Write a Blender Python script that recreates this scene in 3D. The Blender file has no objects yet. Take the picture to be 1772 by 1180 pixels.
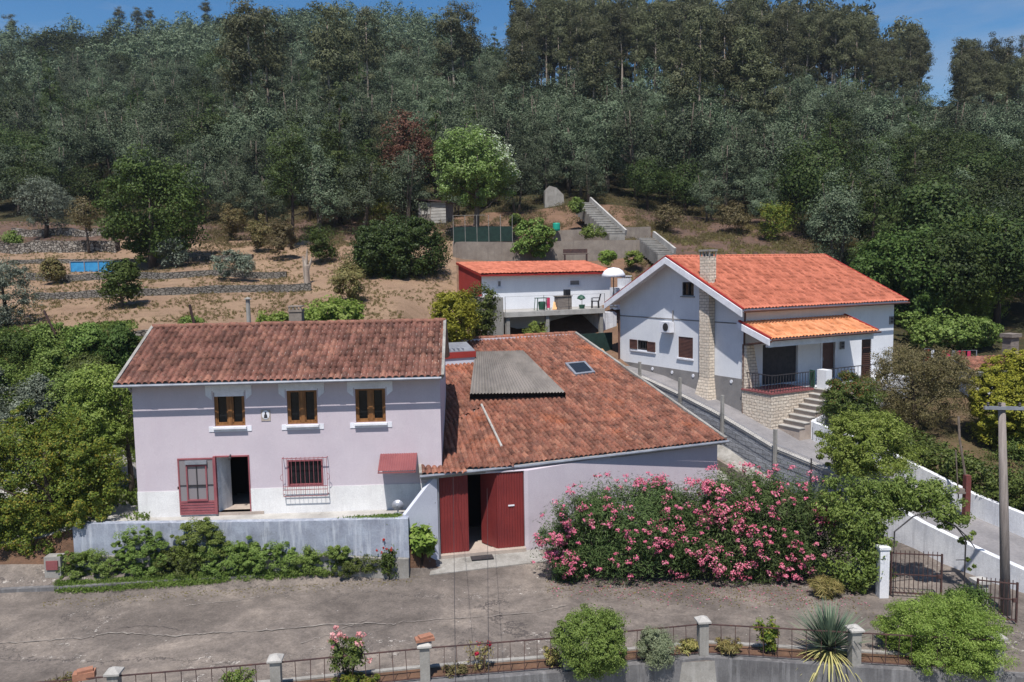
import bpy, math, random
import numpy as np
from mathutils import Matrix, Vector
C = bpy.context.scene.collection
sc = bpy.context.scene
PI = math.pi
random.seed(7)
# ------------------------------------------------------------------ camera
FPX, PITCH, ROLL, CH = 1378.0, 0.088, 0.018, 10.9
fw = np.array([0, math.cos(PITCH), -math.sin(PITCH)]); up = np.array([0, math.sin(PITCH), math.cos(PITCH)]); rt = np.array([1.0, 0, 0])
cr, sr = math.cos(ROLL), math.sin(ROLL)
cam = bpy.data.objects.new('camera', bpy.data.cameras.new('camera')); C.objects.link(cam)
cx_ = cr*rt - sr*up; cy_ = sr*rt + cr*up
m = Matrix.Identity(4)
for i in range(3):
    m[i][0] = cx_[i]; m[i][1] = cy_[i]; m[i][2] = -fw[i]
m[2][3] = CH
cam.matrix_world = m
cam.data.sensor_width = 36; cam.data.lens = 36*FPX/1772.0
cam.data.clip_start = 0.3; cam.data.clip_end = 3000
sc.camera = cam
# ------------------------------------------------------------------ sky, sun, exposure
L = Vector((0.17, 1.045, -2.1)).normalized()      # direction the light travels
sun_el = math.asin(-L.z); sun_az = math.atan2(-L.x, -L.y)
w = bpy.data.worlds.new('World'); sc.world = w; w.use_nodes = True
nt = w.node_tree; nt.nodes.clear()
def wn(t, **k):
    n = nt.nodes.new(t)
    for a, b in k.items(): setattr(n, a, b)
    return n
wo = wn('ShaderNodeOutputWorld'); bg = wn('ShaderNodeBackground'); bg.inputs['Strength'].default_value = 0.052
sk = wn('ShaderNodeTexSky', sky_type='NISHITA', sun_disc=False)
sk.sun_elevation = sun_el; sk.sun_rotation = sun_az % (2*PI); sk.altitude = 300; sk.dust_density = 0.6; sk.ozone_density = 2.2
tc = wn('ShaderNodeTexCoord'); mp = wn('ShaderNodeMapping'); mp.inputs['Scale'].default_value = (1.2, 1.2, 6)
nz = wn('ShaderNodeTexNoise'); nz.inputs['Scale'].default_value = 2.6; nz.inputs['Detail'].default_value = 7; nz.inputs['Roughness'].default_value = 0.62
rp = wn('ShaderNodeValToRGB'); rp.color_ramp.elements[0].position = 0.47; rp.color_ramp.elements[1].position = 0.85
rp.color_ramp.elements[1].color = (0.6, 0.6, 0.6, 1)
hs = wn('ShaderNodeHueSaturation'); hs.inputs['Saturation'].default_value = 1.34; hs.inputs['Value'].default_value = 1.8
mx = wn('ShaderNodeMixRGB'); mx.inputs['Color2'].default_value = (7.0, 7.6, 8.8, 1)
k = nt.links.new
k(tc.outputs['Generated'], mp.inputs['Vector']); k(mp.outputs[0], nz.inputs['Vector']); k(nz.outputs['Fac'], rp.inputs[0])
k(rp.outputs[0], mx.inputs['Fac']); k(sk.outputs[0], hs.inputs['Color']); k(hs.outputs[0], mx.inputs['Color1']); k(mx.outputs[0], bg.inputs['Color']); k(bg.outputs[0], wo.inputs[0])
sd = bpy.data.lights.new('sun', 'SUN'); sd.energy = 5.0; sd.angle = math.radians(0.53); sd.color = (1.0, 0.965, 0.92)
so = bpy.data.objects.new('sun', sd); C.objects.link(so)
so.rotation_mode = 'QUATERNION'; so.rotation_quaternion = L.to_track_quat('-Z', 'Y')
sc.view_settings.view_transform = 'Standard'; sc.view_settings.look = 'None'; sc.view_settings.gamma = 1
sc.view_settings.exposure = 0.3
sc.cycles.max_bounces = 5; sc.cycles.diffuse_bounces = 2; sc.cycles.glossy_bounces = 2; sc.cycles.transmission_bounces = 3; sc.cycles.transparent_max_bounces = 6
sc.cycles.use_denoising = True
# ------------------------------------------------------------------ survey helpers: a sight line met with a level, a depth or a wall
def ray(px, py):
    a = (px-886)/FPX; b = (py-590)/FPX
    u = a*cr - b*sr; v = a*sr + b*cr
    return fw + u*rt - v*up
def onz(px, py, z):
    d = ray(px, py); t = (z-CH)/d[2]; return d*t + np.array([0, 0, CH])
def onY(px, py, Y):
    d = ray(px, py); t = Y/d[1]; return d*t + np.array([0, 0, CH])
def onplane(px, py, P, n):
    d = ray(px, py); q = np.array(P, float) - np.array([0, 0, CH]); n = np.array(n, float)
    return d*((q@n)/(d@n)) + np.array([0, 0, CH])
def XP(px, Y): return onY(px, 470, Y)[0]
class Fr:
    def __init__(s, x, y, yaw): s.x, s.y, s.a = x, y, yaw; s.c, s.s = math.cos(yaw), math.sin(yaw)
    def P(s, u, v, z=0.0): return (s.x + u*s.c - v*s.s, s.y + u*s.s + v*s.c, z)
    def hit(s, px, py, v=0.0):
        q = onplane(px, py, s.P(0, v, 0), (-s.s, s.c, 0))
        return (q[0]-s.x)*s.c + (q[1]-s.y)*s.s, q[2]
W0 = Fr(0, 0, 0)
# ------------------------------------------------------------------ mesh builder
class MB:
    def __init__(s): s.v = []; s.f = []; s.uv = None
    def add(s, vs, fs):
        n = len(s.v); s.v.extend([tuple(p) for p in vs]); s.f.extend([tuple(i+n for i in f) for f in fs]); return s
    def box(s, F, u0, u1, v0, v1, z0, z1):
        q = [F.P(u, v, z) for z in (z0, z1) for (u, v) in ((u0, v0), (u1, v0), (u1, v1), (u0, v1))]
        return s.add(q, [(0,3,2,1),(4,5,6,7),(0,1,5,4),(1,2,6,5),(2,3,7,6),(3,0,4,7)])
    def prism(s, F, poly, v0, v1):                       # polygon in (u,z) swept along v
        n = len(poly); q = [F.P(u, v0, z) for u, z in poly] + [F.P(u, v1, z) for u, z in poly]
        return s.add(q, [tuple(range(n)), tuple(range(2*n-1, n-1, -1))] + [(i+n, (i+1) % n+n, (i+1) % n, i) for i in range(n)])
    def slab(s, poly, z0, z1):                           # plan polygon swept up; z may be a list per corner
        n = len(poly); a = z0 if isinstance(z0, (list, tuple)) else [z0]*n; b = z1 if isinstance(z1, (list, tuple)) else [z1]*n
        q = [(p[0], p[1], a[i]) for i, p in enumerate(poly)] + [(p[0], p[1], b[i]) for i, p in enumerate(poly)]
        return s.add(q, [tuple(range(n-1, -1, -1)), tuple(range(n, 2*n))] + [(i, (i+1) % n, (i+1) % n+n, i+n) for i in range(n)])
    def tube(s, pts, r, n=8, cap=True):
        pts = [Vector(p) for p in pts]; rs = r if isinstance(r, (list, tuple)) else [r]*len(pts); rings = []
        for i, p in enumerate(pts):
            d = (pts[min(i+1, len(pts)-1)] - pts[max(i-1, 0)]).normalized()
            a = d.orthogonal().normalized() if abs(d.z) > 0.99 else d.cross(Vector((0, 0, 1))).normalized()
            b = d.cross(a)
            rings.append([p + (a*math.cos(2*PI*j/n) + b*math.sin(2*PI*j/n))*rs[i] for j in range(n)])
        q = [x for g in rings for x in g]; f = []
        for i in range(len(pts)-1):
            for j in range(n): f.append((i*n+j, i*n+(j+1) % n, (i+1)*n+(j+1) % n, (i+1)*n+j))
        if cap: f += [tuple(range(n-1, -1, -1)), tuple((len(pts)-1)*n+j for j in range(n))]
        return s.add(q, f)
    def beam(s, p0, p1, w, h):                           # square bar between two points
        p0, p1 = Vector(p0), Vector(p1); d = (p1-p0).normalized()
        a = d.cross(Vector((0, 0, 1))); a = Vector((1, 0, 0)) if a.length < 1e-3 else a.normalized(); b = a.cross(d)
        q = [p + a*(i*w/2) + b*(j*h/2) for p in (p0, p1) for i, j in ((-1,-1),(1,-1),(1,1),(-1,1))]
        return s.add(q, [(0,3,2,1),(4,5,6,7),(0,1,5,4),(1,2,6,5),(2,3,7,6),(3,0,4,7)])
    def lathe(s, c, prof, n=16):
        q = [(c[0]+r*math.cos(2*PI*j/n), c[1]+r*math.sin(2*PI*j/n), c[2]+z) for r, z in prof for j in range(n)]; f = []
        for i in range(len(prof)-1):
            for j in range(n): f.append((i*n+j, i*n+(j+1) % n, (i+1)*n+(j+1) % n, (i+1)*n+j))
        return s.add(q, f + [tuple(range(n-1, -1, -1)), tuple((len(prof)-1)*n+j for j in range(n))])
    def build(s, name, mat, parent=None, smooth=False, origin=None, recalc=True):
        me = bpy.data.meshes.new(name)
        o0 = np.array(parent.location) if parent is not None and parent.type == 'EMPTY' else np.array(parent['org']) if parent is not None else np.array(origin if origin is not None else (0, 0, 0))
        me.from_pydata([tuple(np.array(p)-o0) for p in s.v], [], s.f)
        if recalc:
            import bmesh
            bm = bmesh.new(); bm.from_mesh(me); bmesh.ops.recalc_face_normals(bm, faces=bm.faces); bm.to_mesh(me); bm.free()
        me.materials.append(mat)
        if smooth: me.polygons.foreach_set('use_smooth', [True]*len(me.polygons))
        o = bpy.data.objects.new(name, me); C.objects.link(o)
        o['org'] = list(map(float, o0))
        if parent is not None: o.parent = parent
        elif origin is not None: o.location = origin
        return o
def wallgrid(mb, F, u0, u1, v0, v1, z0, z1, holes):
    us = sorted({u0, u1} | {a for h in holes for a in h[:2] if u0 < a < u1}); zs = sorted({z0, z1} | {a for h in holes for a in h[2:] if z0 < a < z1})
    for i in range(len(us)-1):
        for j in range(len(zs)-1):
            cu, cz = (us[i]+us[i+1])/2, (zs[j]+zs[j+1])/2
            if any(h[0] < cu < h[1] and h[2] < cz < h[3] for h in holes): continue
            mb.box(F, us[i], us[i+1], v0, v1, zs[j], zs[j+1])
def tag(o, label=None, cat=None, group=None, kind=None):
    if label: o['label'] = label
    if cat: o['category'] = cat
    if group: o['group'] = group
    if kind: o['kind'] = kind
    return o
def empty(name, loc, label, cat, group=None):
    o = bpy.data.objects.new(name, None); C.objects.link(o); o.location = tuple(float(a) for a in loc); o.empty_display_size = 0.3
    return tag(o, label, cat, group)
def kids(o): return [x for x in bpy.data.objects if x.parent == o]
def copy_tree(o, kd, parent=None):
    c = o.copy(); C.objects.link(c)
    if parent is not None: c.parent = parent
    for ch in kd.get(o.name, []): copy_tree(ch, kd, c)
    return c
# ------------------------------------------------------------------ materials
def lin(c):
    return tuple(((x/255)/12.92 if x/255 <= 0.04045 else ((x/255+0.055)/1.055)**2.4) for x in c) + (1,)
def newmat(name):
    mt = bpy.data.materials.new(name); mt.use_nodes = True; n = mt.node_tree; n.nodes.clear()
    out = n.nodes.new('ShaderNodeOutputMaterial'); b = n.nodes.new('ShaderNodeBsdfPrincipled'); n.links.new(b.outputs[0], out.inputs[0])
    return mt, n, b, out
def tex(n, kind, vec, **k):
    t = n.nodes.new(kind)
    for a, b in k.items():
        if a in t.inputs: t.inputs[a].default_value = b
        else: setattr(t, a, b)
    if vec is not None: n.links.new(vec, t.inputs['Vector'])
    return t
def ramp(n, src, stops):
    r = n.nodes.new('ShaderNodeValToRGB'); e = r.color_ramp.elements
    while len(e) < len(stops): e.new(0.5)
    for i, (p, c) in enumerate(stops): e[i].position = p; e[i].color = c
    n.links.new(src, r.inputs[0]); return r.outputs[0]
def mixc(n, fac, a, b, mode='MIX'):
    x = n.nodes.new('ShaderNodeMixRGB'); x.blend_type = mode
    for s, v in (('Fac', fac), ('Color1', a), ('Color2', b)):
        if hasattr(v, 'links'): n.links.new(v, x.inputs[s])
        else: x.inputs[s].default_value = v
    return x.outputs[0]
def mth(n, op, a, b=0.0):
    x = n.nodes.new('ShaderNodeMath'); x.operation = op
    for i, v in enumerate((a, b)):
        if hasattr(v, 'links'): n.links.new(v, x.inputs[i])
        else: x.inputs[i].default_value = v
    return x.outputs[0]
def objvec(n, scale=(1, 1, 1)):
    t = n.nodes.new('ShaderNodeTexCoord'); p = n.nodes.new('ShaderNodeMapping'); p.inputs['Scale'].default_value = scale
    n.links.new(t.outputs['Object'], p.inputs['Vector']); return p.outputs[0]
def addbump(n, b, src, strength, dist=0.02):
    u = n.nodes.new('ShaderNodeBump'); u.inputs['Strength'].default_value = strength; u.inputs['Distance'].default_value = dist
    n.links.new(src, u.inputs['Height']); n.links.new(u.outputs[0], b.inputs['Normal'])
G0, G1 = (0, 0, 0, 1), (1, 1, 1, 1)
def noisy(name, base, second=None, scale=1.5, rough=0.85, bump=0.3, fine=30, dirt=None, dirt_scale=0.6, dirt_pos=(0.55, 0.75), stretch=(1, 1, 1), bdist=0.01, streak=None, spec=0.3, metal=0.0):
    mt, n, b, out = newmat(name); v = objvec(n, stretch)
    base = lin(base); second = lin(second) if second else tuple(c*0.8 for c in base[:3])+(1,)
    t1 = tex(n, 'ShaderNodeTexNoise', v, Scale=scale, Detail=6.0, Roughness=0.65)
    t2 = tex(n, 'ShaderNodeTexNoise', v, Scale=fine, Detail=4.0, Roughness=0.7)
    c = mixc(n, ramp(n, t1.outputs['Fac'], [(0.38, G0), (0.64, G1)]), base, second)
    c = mixc(n, 0.35, c, ramp(n, t2.outputs['Fac'], [(0.3, (0.55, 0.55, 0.55, 1)), (0.7, (1.25, 1.25, 1.25, 1))]), 'MULTIPLY')
    if dirt:
        t3 = tex(n, 'ShaderNodeTexNoise', v, Scale=dirt_scale, Detail=8.0, Roughness=0.75)
        c = mixc(n, ramp(n, t3.outputs['Fac'], [(dirt_pos[0], G0), (dirt_pos[1], (0.8, 0.8, 0.8, 1))]), c, lin(dirt))
    if streak:
        v2 = objvec(n, (2.6, 2.6, 0.22)); t4 = tex(n, 'ShaderNodeTexNoise', v2, Scale=2.0, Detail=6.0, Roughness=0.7)
        c = mixc(n, ramp(n, t4.outputs['Fac'], [(0.5, G0), (0.8, (0.75, 0.75, 0.75, 1))]), c, lin(streak))
    n.links.new(c, b.inputs['Base Color']); b.inputs['Roughness'].default_value = rough; b.inputs['Specular IOR Level'].default_value = spec; b.inputs['Metallic'].default_value = metal
    addbump(n, b, t2.outputs['Fac'], bump, bdist)
    return mt
def leafmat(name, cols, rough=0.55, trans=0.3, spec=0.25, vlo=0.85, vr=0.3):
    mt, n, b, out = newmat(name)
    g = n.nodes.new('ShaderNodeNewGeometry'); oi = n.nodes.new('ShaderNodeObjectInfo')
    k_ = len(cols); st = [(i/(k_-1) if k_ > 1 else 0, lin(c)) for i, c in enumerate(cols)]
    v = objvec(n); t = tex(n, 'ShaderNodeTexNoise', v, Scale=1.1, Detail=3.0)
    f = mth(n, 'ADD', mth(n, 'MULTIPLY', g.outputs['Random Per Island'], 0.6), mth(n, 'MULTIPLY', t.outputs['Fac'], 0.5))
    c = ramp(n, f, st)
    h = n.nodes.new('ShaderNodeHueSaturation'); n.links.new(c, h.inputs['Color'])
    n.links.new(mth(n, 'ADD', 0.485, mth(n, 'MULTIPLY', oi.outputs['Random'], 0.03)), h.inputs['Hue'])
    n.links.new(mth(n, 'ADD', vlo, mth(n, 'MULTIPLY', oi.outputs['Random'], vr)), h.inputs['Value'])
    n.links.new(h.outputs[0], b.inputs['Base Color']); b.inputs['Roughness'].default_value = rough; b.inputs['Specular IOR Level'].default_value = spec
    tr = n.nodes.new('ShaderNodeBsdfTranslucent'); n.links.new(h.outputs[0], tr.inputs['Color'])
    ms = n.nodes.new('ShaderNodeMixShader'); ms.inputs[0].default_value = trans
    n.links.new(b.outputs[0], ms.inputs[1]); n.links.new(tr.outputs[0], ms.inputs[2]); n.links.new(ms.outputs[0], out.inputs[0])
    return mt
def tilemat(name, cols, lichen=None, lich=(0.6, 0.72), orange=None, rough=0.85, patch=0.5, pc=0.7, opos=(0.6, 0.75), dark=None):
    mt, n, b, out = newmat(name)
    t = n.nodes.new('ShaderNodeTexCoord'); uv = t.outputs['UV']; ov = t.outputs['Object']
    fl = n.nodes.new('ShaderNodeVectorMath'); fl.operation = 'FLOOR'; n.links.new(uv, fl.inputs[0])
    wnz = n.nodes.new('ShaderNodeTexWhiteNoise'); wnz.noise_dimensions = '2D'; n.links.new(fl.outputs[0], wnz.inputs['Vector'])
    c = ramp(n, wnz.outputs['Value'], [(i/(len(cols)-1), lin(x)) for i, x in enumerate(cols)])
    t1 = tex(n, 'ShaderNodeTexNoise', ov, Scale=patch, Detail=5.0, Roughness=0.6)
    c = mixc(n, pc, c, ramp(n, t1.outputs['Fac'], [(0.3, (0.62, 0.62, 0.62, 1)), (0.7, (1.25, 1.2, 1.15, 1))]), 'MULTIPLY')
    if orange:
        t4 = tex(n, 'ShaderNodeTexNoise', ov, Scale=0.45, Detail=4.0, Roughness=0.6)
        c = mixc(n, ramp(n, t4.outputs['Fac'], [(opos[0], G0), (opos[1], (0.75, 0.75, 0.75, 1))]), c, lin(orange))
    t2 = tex(n, 'ShaderNodeTexNoise', ov, Scale=9.0, Detail=6.0, Roughness=0.75)
    if dark: c = mixc(n, ramp(n, t2.outputs['Fac'], [(0.36, (0.8, 0.8, 0.8, 1)), (0.5, G0)]), c, lin(dark))
    if lichen:
        t3 = tex(n, 'ShaderNodeTexNoise', ov, Scale=16.0, Detail=5.0, Roughness=0.7)
        c = mixc(n, ramp(n, t3.outputs['Fac'], [(lich[0], G0), (lich[1], (0.85, 0.85, 0.85, 1))]), c, lin(lichen))
    n.links.new(c, b.inputs['Base Color']); b.inputs['Roughness'].default_value = rough; b.inputs['Specular IOR Level'].default_value = 0.25
    addbump(n, b, t2.outputs['Fac'], 0.4, 0.02)
    return mt
def rubble(name, cols, mortar, scale=3.0, z=1.3, bump=1.0, dist=0.06):
    mt, n, b, out = newmat(name); v = objvec(n, (1, 1, z))
    t1 = tex(n, 'ShaderNodeTexVoronoi', v, Scale=scale); t1.feature = 'F1'
    t2 = tex(n, 'ShaderNodeTexVoronoi', v, Scale=scale); t2.feature = 'DISTANCE_TO_EDGE'
    c = ramp(n, t1.outputs['Color'], [(i/(len(cols)-1), lin(x)) for i, x in enumerate(cols)])
    t3 = tex(n, 'ShaderNodeTexNoise', v, Scale=18.0, Detail=5.0)
    c = mixc(n, 0.5, c, ramp(n, t3.outputs['Fac'], [(0.3, (0.5, 0.5, 0.5, 1)), (0.7, (1.3, 1.3, 1.3, 1))]), 'MULTIPLY')
    e = ramp(n, t2.outputs['Distance'], [(0.02, G0), (0.12, G1)])
    c = mixc(n, e, lin(mortar), c); n.links.new(c, b.inputs['Base Color']); b.inputs['Roughness'].default_value = 0.95
    addbump(n, b, e, bump, dist); return mt
M = {}
M['lilac'] = noisy('lilac_plaster', (196, 185, 191), (188, 177, 184), 0.7, 0.9, 0.15, 40, dirt=(160, 148, 154), dirt_scale=0.5, dirt_pos=(0.6, 0.9), streak=(186, 172, 180), bdist=0.004)
M['lilac_side'] = noisy('lilac_pale_plaster', (196, 198, 208), (182, 184, 196), 0.7, 0.9, 0.15, 40, dirt=(176, 172, 178), dirt_scale=0.5, dirt_pos=(0.6, 0.9), bdist=0.004)
M['plinth_white'] = noisy('flaking_white_plinth', (222, 220, 218), (208, 206, 205), 1.2, 0.9, 0.3, 25, dirt=(160, 156, 156), dirt_scale=0.9, dirt_pos=(0.58, 0.8), streak=(196, 192, 190), bdist=0.006)
M['white'] = noisy('white_plaster', (222, 223, 226), (213, 214, 218), 0.8, 0.85, 0.12, 40, streak=(205, 206, 212), bdist=0.004)
M['white_dirty'] = noisy('weathered_white_wall', (222, 222, 224), (196, 197, 202), 1.0, 0.9, 0.3, 20, dirt=(140, 140, 142), dirt_scale=0.8, dirt_pos=(0.56, 0.78), streak=(150, 150, 155), bdist=0.01)
M['trim'] = noisy('white_trim', (228, 228, 234), None, 2, 0.7, 0.1, 40)
M['bluewash'] = noisy('blue_grey_limewash', (154, 160, 172), (128, 132, 144), 1.3, 0.95, 0.5, 18, dirt=(92, 92, 92), dirt_scale=1.2, dirt_pos=(0.56, 0.74), streak=(205, 208, 214), bdist=0.015)
M['concrete'] = noisy('old_concrete', (150, 146, 140), (124, 120, 114), 1.1, 0.95, 0.5, 22, dirt=(78, 76, 72), dirt_scale=1.0, dirt_pos=(0.55, 0.75), streak=(170, 167, 162), bdist=0.012)
M['concrete_light'] = noisy('pale_concrete', (176, 172, 166), (152, 148, 143), 1.3, 0.95, 0.4, 22, dirt=(108, 105, 100), dirt_scale=1.1, bdist=0.01)
M['concrete_dark'] = noisy('grey_stained_retaining_concrete', (112, 110, 110), (86, 84, 85), 0.9, 0.95, 0.5, 22, dirt=(56, 55, 54), dirt_scale=0.8, streak=(150, 148, 148), bdist=0.012)
M['terrace_conc'] = noisy('brown_board_marked_concrete', (140, 130, 120), (118, 108, 100), 1.0, 0.95, 0.4, 22, dirt=(84, 78, 72), streak=(100, 92, 86), bdist=0.012)
M['plinth_grey'] = noisy('grey_cement_plinth', (136, 132, 130), (120, 117, 116), 1.2, 0.95, 0.3, 30, dirt=(98, 95, 94))
M['asbestos'] = noisy('weathered_fibre_cement', (130, 123, 117), (110, 104, 99), 1.2, 0.95, 0.5, 24, dirt=(84, 79, 73), dirt_scale=1.8, dirt_pos=(0.52, 0.75), stretch=(1, 0.35, 1))
M['wood'] = noisy('varnished_brown_wood', (142, 98, 58), (112, 74, 42), 3, 0.5, 0.2, 30, stretch=(4, 4, 0.6))
M['brownshut'] = noisy('brown_shutter', (96, 66, 58), (80, 56, 50), 3, 0.6, 0.1, 30)
M['redmetal'] = noisy('oxide_red_corrugated_sheet', (124, 50, 48), (110, 44, 44), 0.9, 0.5, 0.15, 22, dirt=(88, 34, 34), dirt_scale=1.0, dirt_pos=(0.6, 0.9))
M['redroofsheet'] = noisy('dull_red_awning_sheet', (138, 82, 82), (124, 72, 74), 1.2, 0.55, 0.1, 22)
M['pinkmetal'] = noisy('faded_red_painted_metal', (148, 86, 90), (130, 72, 78), 2.0, 0.55, 0.15, 22)
M['darkred'] = noisy('dark_red_wall', (150, 52, 46), (132, 44, 40), 0.8, 0.85, 0.2, 22)
M['rust'] = noisy('rusted_iron', (84, 62, 58), (62, 48, 48), 5, 0.7, 0.3, 40, dirt=(120, 76, 52), dirt_scale=4)
M['brickdull'] = noisy('dull_brick_shard', (158, 112, 90), (140, 98, 80), 6, 0.9, 0.3, 30)
M['iron'] = noisy('dark_iron', (62, 58, 60), (48, 46, 48), 5, 0.6, 0.2, 40)
M['galv'] = noisy('grey_zinc', (160, 162, 168), (136, 138, 146), 2, 0.45, 0.1, 30, metal=0.4)
M['barkgrey'] = noisy('grey_bark', (112, 100, 90), (84, 74, 66), 3, 0.95, 0.8, 24, stretch=(3, 3, 0.6), bdist=0.03)
M['barkdark'] = noisy('dark_bark', (74, 62, 54), (54, 45, 40), 3, 0.95, 0.8, 24, stretch=(3, 3, 0.6), bdist=0.03)
M['barkeuc'] = noisy('pale_eucalyptus_bark', (168, 156, 144), (128, 112, 100), 2, 0.9, 0.5, 24, stretch=(3, 3, 0.4), bdist=0.03)
M['polewood'] = noisy('grey_pole_timber', (142, 132, 126), (116, 107, 102), 3, 0.9, 0.5, 30, stretch=(6, 6, 0.4))
M['red_rusty'] = noisy('rust_red_post', (108, 66, 60), (104, 54, 50), 3, 0.8, 0.3, 30)
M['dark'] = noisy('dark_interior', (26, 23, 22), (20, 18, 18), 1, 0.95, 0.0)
M['black'] = noisy('black_plastic', (36, 37, 42), None, 1, 0.5, 0.0)
M['green_plastic'] = noisy('green_plastic', (46, 84, 66), None, 1, 0.5, 0.0)
M['teal'] = noisy('teal_plastic', (36, 158, 134), None, 1, 0.5, 0.0)
M['pink'] = noisy('pink_cloth', (200, 60, 96), None, 1, 0.8, 0.0)
M['cream'] = noisy('cream_flat_tiles', (176, 162, 150), (158, 144, 134), 2, 0.6, 0.1, 20)
M['tarp'] = noisy('orange_cream_tarp', (226, 178, 128), (206, 152, 100), 3, 0.6, 0.4, 12, bdist=0.03)
M['pool_blue'] = noisy('blue_pool_vinyl', (66, 148, 196), (52, 126, 176), 3, 0.4, 0.1, 20)
M['brick'] = noisy('orange_hollow_brick', (196, 112, 76), (166, 90, 62), 6, 0.9, 0.3, 30)
M['cut_wood'] = noisy('weathered_grey_timber', (134, 124, 116), (104, 96, 90), 3, 0.9, 0.5, 30, stretch=(1, 1, 5))
M['net'] = noisy('dark_green_shade_net', (34, 56, 50), (26, 44, 40), 3, 0.9, 0.1, 30)
M['soil'] = noisy('garden_soil', (112, 84, 66), (86, 66, 52), 1.3, 1.0, 1.0, 12, dirt=(70, 72, 40), dirt_scale=0.9, bdist=0.05)
M['redsoil'] = noisy('red_brick_rubble', (168, 92, 68), (140, 78, 60), 4, 1.0, 1.0, 12, bdist=0.05)
def glassmat():
    mt, n, b, out = newmat('dark_window_glass'); b.inputs['Base Color'].default_value = (0.012, 0.013, 0.015, 1); b.inputs['Roughness'].default_value = 0.06
    return mt
M['glass'] = glassmat()
def greyglass():
    mt, n, b, out = newmat('grey_screen_glass'); b.inputs['Base Color'].default_value = lin((128, 122, 124)); b.inputs['Roughness'].default_value = 0.35; return mt
M['greyglass'] = greyglass()
def stoneface():
    mt, n, b, out = newmat('cream_split_stone_cladding')
    t = n.nodes.new('ShaderNodeTexCoord'); v = t.outputs['UV']
    br = n.nodes.new('ShaderNodeTexBrick'); n.links.new(v, br.inputs['Vector'])
    br.inputs['Scale'].default_value = 1.0; br.inputs['Brick Width'].default_value = 0.34; br.inputs['Row Height'].default_value = 0.15; br.inputs['Mortar Size'].default_value = 0.012
    br.inputs['Color1'].default_value = lin((222, 208, 190)); br.inputs['Color2'].default_value = lin((206, 190, 172)); br.inputs['Mortar'].default_value = lin((150, 138, 126))
    t2 = tex(n, 'ShaderNodeTexNoise', objvec(n), Scale=9.0, Detail=6.0, Roughness=0.7)
    c = mixc(n, 0.5, br.outputs['Color'], ramp(n, t2.outputs['Fac'], [(0.3, (0.6, 0.6, 0.6, 1)), (0.7, (1.25, 1.25, 1.25, 1))]), 'MULTIPLY')
    n.links.new(c, b.inputs['Base Color']); b.inputs['Roughness'].default_value = 0.9
    h = mth(n, 'ADD', mth(n, 'MULTIPLY', br.outputs['Fac'], -1.2), t2.outputs['Fac']); addbump(n, b, h, 1.0, 0.05); return mt
M['stoneface'] = stoneface()
M['drystone'] = rubble('dry_stone', [(120, 112, 102), (156, 148, 138), (98, 90, 82), (136, 124, 110)], (46, 40, 34), 3.2, 1.6)
M['fieldwall'] = rubble('grey_lichened_stone_wall', [(104, 100, 94), (128, 122, 114), (88, 84, 80)], (58, 54, 48), 4.0, 1.8, 0.8, 0.05)
def blockmat():
    mt, n, b, out = newmat('grey_concrete_block'); t = n.nodes.new('ShaderNodeTexCoord')
    br = n.nodes.new('ShaderNodeTexBrick'); n.links.new(t.outputs['UV'], br.inputs['Vector'])
    br.inputs['Scale'].default_value = 1.0; br.inputs['Brick Width'].default_value = 0.42; br.inputs['Row Height'].default_value = 0.2; br.inputs['Mortar Size'].default_value = 0.012
    br.inputs['Color1'].default_value = lin((158, 160, 165)); br.inputs['Color2'].default_value = lin((138, 140, 146)); br.inputs['Mortar'].default_value = lin((92, 92, 94))
    t2 = tex(n, 'ShaderNodeTexNoise', objvec(n), Scale=5.0, Detail=6.0, Roughness=0.7)
    c = mixc(n, 0.6, br.outputs['Color'], ramp(n, t2.outputs['Fac'], [(0.3, (0.55, 0.55, 0.55, 1)), (0.7, (1.25, 1.25, 1.25, 1))]), 'MULTIPLY')
    n.links.new(c, b.inputs['Base Color']); b.inputs['Roughness'].default_value = 0.95; addbump(n, b, t2.outputs['Fac'], 0.4, 0.02); return mt
M['block'] = blockmat()
def groundmat(name, a, b_, c_=None, tuft=None, sc_=0.5, fine=8.0, bump=1.0, bd=0.08):
    mt, n, b, out = newmat(name); v = objvec(n)
    t1 = tex(n, 'ShaderNodeTexNoise', v, Scale=sc_, Detail=8.0, Roughness=0.7); t2 = tex(n, 'ShaderNodeTexNoise', v, Scale=fine, Detail=6.0, Roughness=0.8)
    c = mixc(n, ramp(n, t1.outputs['Fac'], [(0.38, G0), (0.62, G1)]), lin(a), lin(b_))
    c = mixc(n, 0.6, c, ramp(n, t2.outputs['Fac'], [(0.32, (0.5, 0.5, 0.5, 1)), (0.68, (1.35, 1.35, 1.35, 1))]), 'MULTIPLY')
    if c_:
        t3 = tex(n, 'ShaderNodeTexNoise', v, Scale=sc_*2.7, Detail=6.0, Roughness=0.75); c = mixc(n, ramp(n, t3.outputs['Fac'], [(0.54, G0), (0.68, (0.85, 0.85, 0.85, 1))]), c, lin(c_))
    n.links.new(c, b.inputs['Base Color']); b.inputs['Roughness'].default_value = 1.0; b.inputs['Specular IOR Level'].default_value = 0.1; addbump(n, b, t2.outputs['Fac'], bump, bd); return mt
M['field'] = groundmat('mown_dry_grass', (138, 113, 94), (152, 127, 104), (104, 88, 66), fine=10.0, sc_=0.35)
M['forestfloor'] = groundmat('forest_floor', (70, 62, 46), (54, 56, 36), (96, 78, 58))
M['brush'] = groundmat('cut_brush_slope', (104, 84, 74), (86, 70, 62), (116, 90, 72), fine=5.0)
M['slopeground'] = groundmat('weedy_slope', (96, 86, 56), (70, 82, 40), (134, 104, 78), fine=6.0)
M['garden'] = groundmat('garden_earth', (104, 86, 68), (80, 76, 50), (122, 96, 74), fine=6.0)
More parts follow.
